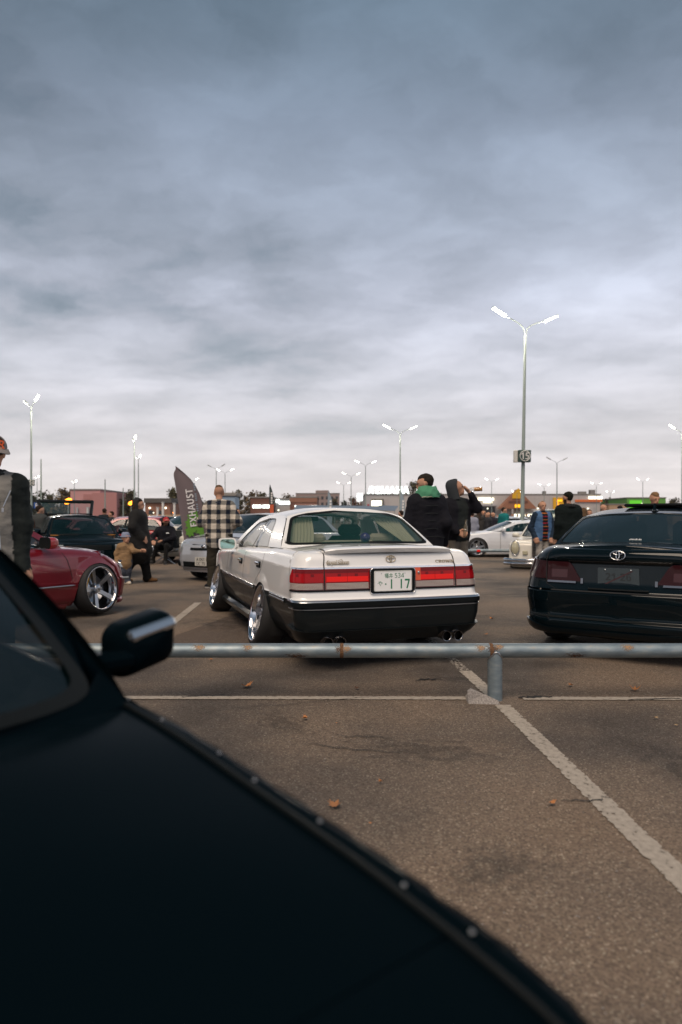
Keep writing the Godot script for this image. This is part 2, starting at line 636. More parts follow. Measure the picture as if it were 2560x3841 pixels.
	for w in [["wall_store", lin(0.40, 0.375, 0.37)], ["wall_store_grey", lin(0.36, 0.35, 0.36)], ["wall_pink", lin(0.45, 0.235, 0.235)], ["wall_pink_dark", lin(0.36, 0.17, 0.165)], ["wall_brown", lin(0.13, 0.055, 0.038)], ["wall_brick", lin(0.24, 0.115, 0.075)], ["wall_tan", lin(0.36, 0.24, 0.15)], ["wall_block", lin(0.25, 0.19, 0.175)], ["wall_dark", lin(0.08, 0.075, 0.07)], ["wall_green", lin(0.10, 0.28, 0.05)], ["wall_orange", lin(0.6, 0.14, 0.03)], ["roof_gable", lin(0.26, 0.115, 0.065)], ["panel_yellow", lin(0.62, 0.34, 0.01)], ["panel_blue", lin(0.22, 0.30, 0.40)], ["awning_blue", lin(0.16, 0.22, 0.30)]]:
		var m := mk(w[0], Color(1, 1, 1), 0.85)
		m.albedo_color = w[1]
		m.detail_enabled = false
	mk("far_window", lin(0.03, 0.035, 0.04), 0.2)
	mk("wall_grime", lin(0.2, 0.19, 0.18), 0.9)
	mk("sign_panel_dark", lin(0.02, 0.05, 0.045), 0.6)
	mk("sign_panel_pale", lin(0.55, 0.54, 0.52), 0.6)
	mk("sign_blue", lin(0.02, 0.08, 0.28), 0.5)
	mk("sign_grey", lin(0.42, 0.43, 0.43), 0.6)
	mk("bark", lin(0.07, 0.05, 0.035), 0.9)
	for k in [["leaves_green", lin(0.050, 0.060, 0.020)], ["leaves_olive", lin(0.085, 0.075, 0.030)], ["leaves_autumn", lin(0.13, 0.085, 0.035)], ["leaves_dark", lin(0.028, 0.036, 0.018)]]:
		var m := mk(k[0], k[1], 0.9)
		m.vertex_color_use_as_albedo = true
	# banners: cloth that lets some light through
	for k in [["banner_dark", lin(0.075, 0.055, 0.058)], ["banner_white", lin(0.65, 0.63, 0.62)], ["banner_green", lin(0.10, 0.26, 0.03)], ["banner_black", lin(0.02, 0.035, 0.033)], ["banner_orange", lin(0.50, 0.10, 0.04)], ["banner_grey_blue", lin(0.20, 0.25, 0.30)], ["banner_mauve", lin(0.13, 0.095, 0.10)]]:
		var m := mk(k[0], k[1], 0.9)
		m.backlight_enabled = true
		m.backlight = Color(0.3, 0.3, 0.3)
	# people
	var cn := noise_tex(51, 0.05, 4, [], 256, 6.0)
	var pm := mk("clothed_body", Color(1, 1, 1), 0.85)
	pm.vertex_color_use_as_albedo = true
	pm.normal_enabled = true
	pm.normal_texture = cn
	pm.normal_scale = 0.35
	pm.uv1_triplanar = true
	pm.uv1_scale = Vector3.ONE * 4.0
	pm.metallic_specular = 0.3
	for k in [["hair_dark", lin(0.018, 0.013, 0.010)], ["hair_brown", lin(0.05, 0.03, 0.018)], ["hair_fair", lin(0.20, 0.13, 0.07)], ["cap_grey", lin(0.17, 0.155, 0.15)], ["cloth_black", lin(0.010, 0.013, 0.014)], ["cloth_orange", lin(0.75, 0.13, 0.04)], ["cloth_green", lin(0.055, 0.21, 0.115)], ["cloth_blue_grey", lin(0.20, 0.23, 0.32)], ["cloth_dark_grey", lin(0.03, 0.032, 0.033)], ["cloth_cream", lin(0.42, 0.37, 0.29)], ["skin", lin(0.46, 0.25, 0.17)], ["cloth_red", lin(0.38, 0.02, 0.03)], ["cloth_light_grey", lin(0.24, 0.235, 0.22)]]:
		var m := mk(k[0], k[1], 0.85)
		m.normal_enabled = true
		m.normal_texture = cn
		m.normal_scale = 0.4
		m.uv1_triplanar = true
		m.uv1_scale = Vector3.ONE * 8.0
	pane("bottle_glass", Color(0.55, 0.5, 0.4, 0.25))
	mk("bottle_amber", lin(0.62, 0.26, 0.03), 0.1)
	mk("dark_plastic", lin(0.012, 0.012, 0.012), 0.4)

func stain_texture(most := 0.28) -> ImageTexture:
	var n := FastNoiseLite.new()
	n.seed = 19
	n.frequency = 0.035
	n.fractal_octaves = 5
	var im := Image.create(160, 160, false, Image.FORMAT_RGBA8)
	for j in 160:
		for i in 160:
			var r := Vector2(i - 80, j - 80).length() / 80.0
			var a := clampf((1.0 - r) * 1.5 + n.get_noise_2d(i, j) * 1.3 - 0.35, 0.0, 1.0) * smoothstep(1.0, 0.75, r)
			im.set_pixel(i, j, Color(1, 1, 1, a * most))
	return ImageTexture.create_from_image(im)

func worn_texture(hole: float, sd: int) -> ImageTexture:
	var w := 1024
	var h := 64
	var n := FastNoiseLite.new()
	n.seed = sd
	n.frequency = 0.045
	n.fractal_octaves = 4
	var f := FastNoiseLite.new()
	f.seed = sd + 1
	f.frequency = 0.35
	var im := Image.create(w, h, false, Image.FORMAT_RGBA8)
	for j in h:
		var e := absf((j + 0.5) / h - 0.5) * 2.0
		for i in w:
			var a := n.get_noise_2d(i, j) * 0.5 + 0.5
			var g := f.get_noise_2d(i, j)
			var edge := pow(e, 9.0) * 0.55
			var keep := a + g * 0.12 - edge > hole
			var t := 0.80 + 0.22 * a + 0.10 * g
			im.set_pixel(i, j, Color(t, t * 0.985, t * 0.96, 1.0 if keep else 0.0))
	return ImageTexture.create_from_image(im)


# ---------- ground ----------
func sheet(st: SurfaceTool, poly: Array, y: float, uv_at: Callable):
	# poly: world x,z corners of a convex patch, drawn facing up
	newgroup(st)
	for k in range(1, poly.size() - 1):
		var t := [poly[0], poly[k], poly[k + 1]]
		var v := []
		for p in t:
			v.append(Vector3(p[0], y, p[1]))
		var ord := [0, 1, 2] if (v[0] - v[2]).cross(v[0] - v[1]).y > 0.0 else [0, 2, 1]
		for o in ord:
			st.set_normal(Vector3.UP)
			st.set_uv(uv_at.call(t[o][0], t[o][1]))
			st.set_uv2(Vector2(t[o][0], t[o][1]) / 23.0)
			st.add_vertex(v[o])

func flat_obj(called: String, st: SurfaceTool, mat: String) -> MeshInstance3D:
	var m := MeshInstance3D.new()
	m.name = numbered(called)
	m.mesh = st.commit()
	m.material_override = mats[mat]
	add_child(m)
	m.set_meta("kind", "structure")
	return m

func line_strip(called: String, a: Vector2, b: Vector2, width: float, mat: String, label: String, y := 0.004, off := 0.0):
	var st := ST()
	var d := (b - a).normalized()
	var s := Vector2(-d.y, d.x) * width * 0.5
	var len := a.distance_to(b)
	sheet(st, [[a.x - s.x, a.y - s.y], [b.x - s.x, b.y - s.y], [b.x + s.x, b.y + s.y], [a.x + s.x, a.y + s.y]], y, func(x, z):
		var r := Vector2(x, z) - a
		return Vector2(off + r.dot(d) / 2.2, 0.5 + r.dot(Vector2(-d.y, d.x)) / width))
	var m := flat_obj(called, st, mat)
	m.set_meta("label", label)

func build_ground():
	var st := ST()
	sheet(st, [[-420, -620], [420, -620], [420, 40], [-420, 40]], 0.0, func(x, z): return Vector2(x, z) / 2.0)
	flat_obj("ground", st, "asphalt")
	# a patch of newer, darker asphalt beside and under the white car
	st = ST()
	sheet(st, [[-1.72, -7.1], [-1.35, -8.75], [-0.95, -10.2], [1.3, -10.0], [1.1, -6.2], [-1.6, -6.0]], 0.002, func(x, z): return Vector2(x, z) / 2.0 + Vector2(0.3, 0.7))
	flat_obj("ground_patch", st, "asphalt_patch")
	# bay markings
	line_strip("bay_line", Vector2(1.045, -4.42), Vector2(1.19, -1.0), 0.108, "road_paint", "")
	line_strip("bay_line", Vector2(0.985, -5.42), Vector2(1.038, -4.60), 0.105, "road_paint", "", 0.0045, 0.31)
	line_strip("bay_line", Vector2(0.72, -9.4), Vector2(0.984, -5.43), 0.10, "road_paint_faded", "", 0.0045, 0.6)
	line_strip("bay_line", Vector2(-2.075, -9.9), Vector2(-1.78, -4.70), 0.11, "road_paint", "", 0.0045, 0.15)
	line_strip("row_line", Vector2(-6.0, -4.63), Vector2(0.90, -4.585), 0.085, "road_paint", "", 0.0055, 0.5)
	line_strip("row_line", Vector2(1.22, -4.58), Vector2(7.0, -4.54), 0.085, "road_paint", "", 0.0055, 0.8)
	for k in 4:
		line_strip("bay_line", Vector2(3.7 + k * 2.75, -9.6), Vector2(4.0 + k * 2.75, -4.7), 0.11, "road_paint", "", 0.0045, 0.2 * k)
	# stains
	for q in [[0.45, -3.55, 0.55, 0.30, 0.3], [-0.35, -4.05, 0.40, 0.18, 1.0], [1.75, -3.3, 0.5, 0.35, 2.0], [0.95, -5.15, 0.55, 0.16, 0.2], [2.1, -6.6, 0.9, 0.5, 0.7], [-1.3, -8.0, 0.8, 0.7, 1.4], [0.55, -2.35, 0.28, 0.2, 2.6], [1.2, -8.6, 1.2, 0.45, 0.1], [-0.9, -10.9, 1.6, 0.6, 0.2], [2.6, -11.0, 1.4, 0.6, 0.4], [0.9, -14.0, 2.4, 0.8, 0.1]]:
		st = ST()
		var c := Vector2(q[0], q[1])
		var u: Vector2 = Vector2(cos(q[4]), sin(q[4])) * q[2]
		var v: Vector2 = Vector2(-sin(q[4]), cos(q[4])) * q[3]
		var pp := [c - u - v, c + u - v, c + u + v, c - u + v]
		sheet(st, pp.map(func(e): return [e.x, e.y]), 0.0035, func(x, z):
			var r := Vector2(x, z) - c
			return Vector2(0.5 + r.dot(u) / u.length_squared() * 0.5, 0.5 + r.dot(v) / v.length_squared() * 0.5))
		flat_obj("ground_stain", st, "ground_stain")
	# cracks across the asphalt and the paint
	var rng := RandomNumberGenerator.new()
	rng.seed = 4
	st = ST()
	for c in [[Vector2(0.93, -2.90), Vector2(1.16, -2.94), 0.010], [Vector2(-0.75, -4.30), Vector2(0.30, -4.66), 0.006], [Vector2(-1.1, -4.62), Vector2(-0.75, -4.66), 0.02], [Vector2(-0.2, -3.65), Vector2(0.30, -3.50), 0.010], [Vector2(-0.05, -3.80), Vector2(0.28, -3.74), 0.008], [Vector2(1.20, -4.60), Vector2(1.42, -4.62), 0.05], [Vector2(0.55, -5.1), Vector2(0.75, -5.14), 0.035], [Vector2(-2.5, -8.72), Vector2(-1.30, -8.78), 0.012], [Vector2(1.9, -4.52), Vector2(2.3, -4.57), 0.02]]:
		var p: Vector2 = c[0]
		var n := 9
		var pts := []
		for k in n + 1:
			var t := float(k) / n
			var q: Vector2 = c[0].lerp(c[1], t)
			pts.append(q + Vector2(rng.randf_range(-0.01, 0.01), rng.randf_range(-0.022, 0.022)))
		for k in n:
			var w0: float = c[2] * (0.35 + 0.65 * sin(PI * k / n)) * rng.randf_range(0.5, 1.1)
			var w1: float = c[2] * (0.35 + 0.65 * sin(PI * (k + 1) / n))
			sheet(st, [[pts[k].x, pts[k].y - w0 * 0.5], [pts[k + 1].x, pts[k + 1].y - w1 * 0.5], [pts[k + 1].x, pts[k + 1].y + w1 * 0.5], [pts[k].x, pts[k].y + w0 * 0.5]], 0.0075, func(x, z): return Vector2(x, z))
	flat_obj("ground_cracks", st, "seam")


func build_rail():
	var r := thing("guard_rail", "long galvanised steel pipe rail with rusty welds on a short post", "guard rail")
	var y := 0.329
	var z := -4.56
	var joints := [-3.4, 0.005, 1.0, 4.2]
	var xs := [-7.0, -3.4, 0.005, 1.0, 4.2, 8.0]
	for k in xs.size() - 1:
		var st := ST()
		tube(st, [Vector3(xs[k], y, z), Vector3(xs[k + 1], y, z)], 0.0475, 28, false)
		obj("pipe", st, "galvanised", r)
	for x in joints:
		var st := ST()
		tube(st, [Vector3(x - 0.012, y, z), Vector3(x - 0.006, y, z), Vector3(x + 0.006, y, z), Vector3(x + 0.012, y, z)], [0.0478, 0.0496, 0.0494, 0.0478], 28, false)
		obj("weld", st, "rust", r)
		st = ST()
		tube(st, [Vector3(x - 0.026, y, z), Vector3(x + 0.03, y, z)], 0.0479, 28, false)
	# rust blooms on the zinc
	for q in [[-0.94, 0.06, 0.9, "rust_stain"], [0.925, 0.045, 1.0, "rust_stain"], [0.035, 0.05, 1.1, "rust_stain"], [-0.02, 0.03, 1.2, "rust_dark_stain"], [1.0, 0.06, 1.1, "rust_dark_stain"], [1.045, 0.05, 0.8, "rust_stain"], [-0.62, 0.05, 0.9, "rust_stain"], [1.9, 0.06, 0.9, "rust_stain"], [-0.30, 0.10, 2.3, "rust_dark_stain"], [1.55, 0.09, 2.2, "rust_dark_stain"]]:
		var st := ST()
		var rows := []
		for j in 9:
			var row := PackedVector3Array()
			for k in 9:
				var an: float = q[2] + lerpf(-0.75, 0.75, j / 8.0)
				row.append(Vector3(q[0] + lerpf(-q[1], q[1], k / 8.0), y + cos(an) * 0.0481, z + sin(an) * 0.0481))
			rows.append(row)
		grid(st, rows, Vector3(q[0], y, z), true)
		obj("rust_patch", st, q[3], r)
	for x in [1.028, 4.23, -3.37]:
		var st := ST()
		tube(st, [Vector3(x, -0.02, z), Vector3(x, y - 0.01, z)], 0.0485, 24, false)
		obj("post", st, "galvanised", r)
		st = ST()
		# weld collar where the post meets the pipe
		var ring := []
		for k in 25:
			var a := TAU * k / 24
			var px := cos(a) * 0.0485
			var pz := sin(a) * 0.0485
			var yy := y - sqrt(maxf(0.0, 0.0475 * 0.0475 - minf(pz * pz, 0.00224)))
			ring.append(Vector3(x + px, yy, z + pz))
		tube(st, ring, 0.006, 6, false)
		obj("weld", st, "satin_metal", r)
	# broken wedge of concrete lying against the post
	var st := ST()
	var a := Vector3(0.835, 0.008, -4.50)
	var v := [Vector3(0.832, 0.0, -4.46), Vector3(1.035, 0.0, -4.44), Vector3(1.03, 0.0, -4.53), Vector3(0.835, 0.0, -4.62), Vector3(0.830, 0.082, -4.48), Vector3(0.865, 0.078, -4.56), Vector3(1.03, 0.018, -4.47), Vector3(0.94, 0.055, -4.50)]
	var mid := Vector3(0.9, 0.03, -4.52)
	flat(st)
	for f in [[0, 1, 6], [0, 6, 7], [0, 7, 4], [4, 7, 5], [7, 6, 2], [7, 2, 5], [5, 2, 3], [0, 4, 5], [0, 5, 3], [1, 2, 6]]:
		tri(st, v[f[0]], v[f[1]], v[f[2]], mid)
	var w := obj("concrete_wedge", st, "concrete")
	tag(w, "broken grey concrete wedge lying against the foot of the rail post", "rubble")


# ---------- car bodies ----------
# A body is a stack of outlines. spec keys:
#  levels [[y, half width, rear z, front z, corner x, corner z rear, corner z front, bow rear, bow front]...], top [[z, y]...] (z ascending, front first),
#  taper [[z, factor]...], arches [[z, radius, centre y]...], shoulder, crown, split (height between lower and upper body)

func level_at(sp: Dictionary, y: float) -> Array:
	var L: Array = sp.levels
	var r := []
	for c in range(1, 9):
		r.append(interp(L, y, c))
	return r

# right half of the outline at height y, from the rear centre round to the front centre, as [x, z, nx, nz]
func outline(sp: Dictionary, y: float) -> Array:
	var l := level_at(sp, y)
	var w: float = l[0]
	var zr: float = l[1]
	var zf: float = l[2]
	var cx: float = l[3]
	var czr: float = l[4]
	var czf: float = l[5]
	var br: float = l[6]
	var bf: float = l[7]
	var tz := func(z: float) -> float: return smooth_tab(sp.taper, z)
	var o := []
	var nr := 8
	var wr: float = w * tz.call(zr - br - czr)
	for k in nr:
		var x := (wr - cx) * k / float(nr)
		o.append(Vector2(x, zr - br * pow(x / wr, 2.0)))
	var ze: float = zr - br * pow((wr - cx) / wr, 2.0)
	for k in 9:
		var a := PI * 0.5 * k / 8.0
		o.append(Vector2(wr - cx + cx * sin(a), ze - czr * (1.0 - cos(a))))
	var wf: float = w * tz.call(zf + bf + czf)
	var zfe: float = zf + bf * pow((wf - cx) / wf, 2.0)
	var z0: float = ze - czr
	var z1: float = zfe + czf
	for z in sp.zs:
		var zz: float = clampf(z, z1 + 0.001, z0 - 0.001)
		o.append(Vector2(w * tz.call(zz), zz))
	for k in 9:
		var a := PI * 0.5 * (1.0 - k / 8.0)
		o.append(Vector2(wf - cx + cx * sin(a), zfe + czf * (1.0 - cos(a))))
	for k in nr:
		var x := (wf - cx) * (1.0 - (k + 1.0) / nr)
		o.append(Vector2(x, zf + bf * pow(x / wf, 2.0)))
	var res := []
	var n := o.size()
	for i in n:
		var p: Vector2 = o[maxi(i - 1, 0)]
		var q: Vector2 = o[mini(i + 1, n - 1)]
		var d := (q - p)
		var nn := Vector2(-d.y, d.x).normalized() if d.length() > 1e-6 else Vector2(1, 0)
		if i == 0: nn = Vector2(0, 1)
		if i == n - 1: nn = Vector2(0, -1)
		res.append([o[i].x, o[i].y, nn.x, nn.y])
	return res

func arch_y(sp: Dictionary, z: float) -> float:
	var y := -1.0
	for a in sp.arches:
		var d: float = absf(z - a[0])
		if d < a[1]:
			y = maxf(y, a[2] + sqrt(a[1] * a[1] - d * d))
	return y

func body_point(sp: Dictionary, o: Array, y: float, arches := true) -> Vector3:
	# an outline point at height y with its shoulder rounding, arch lip and the top edge taken into account
	var x: float = o[0]
	var z: float = o[1]
	var yt := smooth_tab(sp.top, z)
	var yy := minf(y, yt)
	var lip := 0.0
	var rs: float = sp.shoulder
	var d := yt - yy
	var inset := 0.0
	if d < rs:
		var t := 1.0 - d / rs
		inset = rs * 0.9 * (1.0 - sqrt(maxf(0.0, 1.0 - t * t)))
	if arches:
		for a in sp.arches:
			var r := Vector2(z - a[0], yy - a[2]).length()
			if r > a[1] - 0.01 and r < a[1] + 0.09 and absf(o[2]) > 0.6:
				lip = maxf(lip, sp.get("lip", 0.012) * (1.0 - (r - a[1] + 0.01) / 0.10))
	return Vector3(x + o[2] * (lip - inset), yy, z + o[3] * (lip - inset))

func prep(sp: Dictionary):
	var front: float = sp.levels[0][3]
	var zs := []
	var z := -0.06
	while z > front + 0.06:
		var step := 0.11
		for a in sp.arches:
			var d: float = absf(z - a[0])
			if d < a[1] + 0.06:
				step = minf(step, 0.032)
			elif d < a[1] + 0.25:
				step = minf(step, 0.06)
		zs.append(z)
		z -= step
	for a in sp.arches:
		zs.append(a[0] - a[1] + 0.0015)
		zs.append(a[0] + a[1] - 0.0015)
	zs.sort()
	zs.reverse()
	sp.zs = zs

# parts: lower_body and upper_body (split at sp.split), returns nothing
func car_shell(sp: Dictionary, parent: Node3D, lower_mat: String, upper_mat: String, tray_mat: String):
	prep(sp)
	var ymin: float = sp.levels[0][0]
	var tmin := 9.0
	var tmax := -9.0
	for t in sp.top:
		tmin = minf(tmin, t[1]); tmax = maxf(tmax, t[1])
	var ys := []
	for l in sp.levels:
		if l[0] < tmax: ys.append(l[0])
	var y := ymin
	while y < tmin - sp.shoulder:
		ys.append(y); y += 0.055
	y = tmin - sp.shoulder
	while y < tmax:
		ys.append(y); y += maxf(0.0125, sp.shoulder / 6.0)
	ys.append(tmax)
	ys.append(sp.split)
	ys.sort()
	var lev := []
	for v in ys:
		if lev.is_empty() or v - lev[-1] > 0.003:
			lev.append(v)
	var ref := Vector3(0, (ymin + tmax) * 0.45, sp.levels[0][3] * 0.5)
	var cols := {}
	for v in lev:
		cols[v] = outline(sp, v)
	for half in 2:
		var st := ST()
		var use := []
		for v in lev:
			if (half == 0 and v <= sp.split + 0.0001) or (half == 1 and v >= sp.split - 0.0001):
				use.append(v)
		if use.size() < 2:
			continue
		for sgn in [1.0, -1.0]:
			var rows := []
			for v in use:
				var row := PackedVector3Array()
				var o: Array = cols[v]
				for p in o:
					var yy: float = v
					var q: Array = p
					if absf(p[2]) > 0.25 and p[0] > 0.35:
						var ay := arch_y(sp, p[1])
						if ay > v:
							yy = ay
							if half == 0: yy = minf(ay, sp.split)
							var l := level_at(sp, yy)
							if absf(p[2]) > 0.96:
								q = [l[0] * smooth_tab(sp.taper, p[1]), p[1], p[2], p[3]]
					var b := body_point(sp, q, yy)
					row.append(Vector3(b.x * sgn, b.y, b.z))
				rows.append(row)
			grid(st, rows, ref)
		obj("lower_body" if half == 0 else "upper_body", st, lower_mat if half == 0 else upper_mat, parent)
	# the top: bonnet and boot lid outside the cabin, a tray inside it
	var top_o: Array = cols[lev[-1]]
	var st_top := ST()
	var st_tray := ST()
	var rows_top := []
	for p in top_o:
		var b := body_point(sp, p, 9.0, false)
		var row := PackedVector3Array()
		for k in 15:
			var u := -1.0 + 2.0 * k / 14.0
			var cr: float = sp.crown * (1.0 - u * u)
			if b.x < 0.35: cr *= smoothstep(0.0, 0.35, b.x)
			row.append(Vector3(b.x * u, b.y + cr, b.z))
		rows_top.append(row)
	var a0 := []
	var a1 := []
	var a2 := []
	for r in rows_top:
		var z: float = r[0].z
		if z > sp.cabin[0] - 0.02: a0.append(r)
		if z <= sp.cabin[0] + 0.10 and z >= sp.cabin[1] - 0.10: a1.append(r)
		if z < sp.cabin[1] + 0.02: a2.append(r)
	if a0.size() > 1: grid(st_top, a0, ref)
	if a2.size() > 1: grid(st_top, a2, ref)
	obj("bonnet_and_boot_lid", st_top, upper_mat, parent)
	if a1.size() > 1:
		for r in a1:
			for k in r.size():
				r[k].y -= sp.get("tray_drop", 0.03)
		grid(st_tray, a1, ref)
		obj("interior_tray", st_tray, tray_mat, parent)
	var stu := ST()
	var l0: Array = sp.levels[0]
	var yb: float = ymin + 0.03
	bx(stu, Vector3(0, yb + 0.18, l0[3] * 0.5), Vector3((l0[1] - 0.26) * 2.0, 0.36, -l0[3] - 0.5), 0.03)
	obj("underbody", stu, "underbody", parent)
	# dark liners inside the wheel arches
	for a in sp.arches:
		for s in [-1.0, 1.0]:
			var stl := ST()
			var w: float = side_x(sp, a[2] + a[1], a[0])
			var rows := []
			for x in [w - 0.012, w - 0.30]:
				var row := PackedVector3Array()
				for k in 17:
					var t := lerpf(-0.35, PI + 0.35, k / 16.0)
					row.append(Vector3(x * s, a[2] + sin(t) * (a[1] + 0.006), a[0] + cos(t) * (a[1] + 0.006)))
				rows.append(row)
			grid(stl, rows, Vector3(w * s, a[2] + 3.0, a[0]))
			newgroup(stl)
			for k in 16:
				tri(stl, Vector3((w - 0.30) * s, a[2], a[0]), rows[1][k], rows[1][k + 1], Vector3(0, a[2], a[0]))
			obj("wheel_arch_liner", stl, "underbody", parent)

# a point on the skin at arc length s from the rear centre (negative: left side), height y, lifted by off
func skin(sp: Dictionary, s: float, y: float, off: float) -> Vector3:
	var o := outline(sp, y)
	var left := absf(s)
	for i in o.size() - 1:
		var a := Vector2(o[i][0], o[i][1])
		var b := Vector2(o[i + 1][0], o[i + 1][1])
		var d := a.distance_to(b)
		if left <= d or i == o.size() - 2:
			var t := left / maxf(d, 1e-6)
			var q := [lerpf(o[i][0], o[i + 1][0], t), lerpf(o[i][1], o[i + 1][1], t), lerpf(o[i][2], o[i + 1][2], t), lerpf(o[i][3], o[i + 1][3], t)]
			var p := body_point(sp, q, y, false)
			p += Vector3(q[2], 0, q[3]) * off
			if s < 0.0: p.x = -p.x
			return p
		left -= d
	return Vector3.ZERO

# a sheet laid on the skin: bottom and top edges given at matching s values [[s, y bottom, y top]...]
func skin_patch(sp: Dictionary, st: SurfaceTool, edges: Array, off: float, vseg := 4, thick := 0.0):
	var ref := Vector3(0, 0.5, sp.levels[0][3] * 0.5)
	var rows := []
	for j in vseg + 1:
		var row := PackedVector3Array()
		for e in edges:
			row.append(skin(sp, e[0], lerpf(e[1], e[2], float(j) / vseg), off))
		rows.append(row)
	grid(st, rows, ref)
	if thick > 0.0:
		# edges turned back to the body
		for j in [0, vseg]:
			var back := PackedVector3Array()
			for e in edges:
				back.append(skin(sp, e[0], e[1] if j == 0 else e[2], off - thick))
			grid(st, [rows[j], back], (rows[0][0] + rows[vseg][-1]) * 0.5)
		for i in [0, edges.size() - 1]:
			var f := PackedVector3Array()
			var back := PackedVector3Array()
			for j in vseg + 1:
				f.append(rows[j][i])
				back.append(skin(sp, edges[i][0], lerpf(edges[i][1], edges[i][2], float(j) / vseg), off - thick))
			grid(st, [f, back], (rows[0][0] + rows[vseg][-1]) * 0.5)

func span(s0: float, s1: float, n: int, f: Callable) -> Array:
	var r := []
	for k in n + 1:
		var s := lerpf(s0, s1, float(k) / n)
		var e = f.call(s)
		r.append([s, e[0], e[1]])
	return r

func side_x(sp: Dictionary, y: float, z: float) -> float:
	return level_at(sp, y)[0] * smooth_tab(sp.taper, z)

# ---------- cabins ----------
# cab: belt (half width), rail (half width), outer and inner side polylines [[z, y]...] front bottom, up, over the roof, down to the rear bottom,
#  ws [z bottom centre, z top centre, bow], rg [z bottom centre, z top centre, bow], crown, posts [[z bottom, z top, width]...]
func cab_x(cab: Dictionary, z: float, y: float) -> float:
	var t: float = clampf((y - cab.y0) / (cab.y1 - cab.y0), 0.0, 1.08)
	var w: float = lerpf(cab.belt, cab.rail, pow(t, 1.25))
	return w * interp(cab.get("plan", [[-9.0, 1.0], [9.0, 1.0]]), z)

func resample(pl: Array, n: int) -> Array:
	var L := 0.0
	var seg := []
	for k in pl.size() - 1:
		var d := Vector2(pl[k][0], pl[k][1]).distance_to(Vector2(pl[k + 1][0], pl[k + 1][1]))
		seg.append(d); L += d
	var out := []
	for i in n + 1:
		var s := L * i / n
		var k := 0
		while k < seg.size() - 1 and s > seg[k]:
			s -= seg[k]; k += 1
		var t: float = clampf(s / maxf(seg[k], 1e-6), 0, 1)
		out.append([lerpf(pl[k][0], pl[k + 1][0], t), lerpf(pl[k][1], pl[k + 1][1], t)])
	return out

func round_poly(pl: Array, r: float) -> Array:
	# rounds the inner corners of an open polyline of [z, y]
	var out := [pl[0]]
	for k in range(1, pl.size() - 1):
		var a := Vector2(pl[k - 1][0], pl[k - 1][1])
		var b := Vector2(pl[k][0], pl[k][1])
		var c := Vector2(pl[k + 1][0], pl[k + 1][1])
		var ra := minf(r, a.distance_to(b) * 0.45)
		var rc := minf(r, c.distance_to(b) * 0.45)
		var p := b + (a - b).normalized() * ra
		var q := b + (c - b).normalized() * rc
		for m in 5:
			var t := m / 4.0
			var v := p.lerp(b, t).lerp(b.lerp(q, t), t)
			out.append([v.x, v.y])
	out.append(pl[-1])
	return out

func cab_side(cab: Dictionary, pl: Array, sgn: float, off: float) -> PackedVector3Array:
	var o := PackedVector3Array()
	for p in pl:
		o.append(Vector3((cab_x(cab, p[0], p[1]) + off) * sgn, p[1], p[0]))
	return o

func screen_pt(cab: Dictionary, which: Array, corner_b: Array, corner_t: Array, u: float, v: float, off: float, sgn: float) -> Vector3:
	# which: ws or rg; corner_b, corner_t: [z, y] at the side; u -1..1, v 0..1; bowed outwards in the middle
	var xb := cab_x(cab, corner_b[0], corner_b[1])
	var xt := cab_x(cab, corner_t[0], corner_t[1])
	var bow: float = which[2] * (1.0 - u * u)
	var p := Vector3(u * lerpf(xb, xt, v), lerpf(corner_b[1], corner_t[1], v), lerpf(corner_b[0], corner_t[0], v))
	p.y += cab.crown * (1.0 - pow(absf(u), 2.5)) * v + which[3] * (1.0 - u * u) * (1.0 - v)
	p.z += sgn * bow
	p += Vector3(0, 0.5, 0.8 * sgn).normalized() * (off + 0.03 * sin(PI * v) * which[2] * 4.0)
	return p

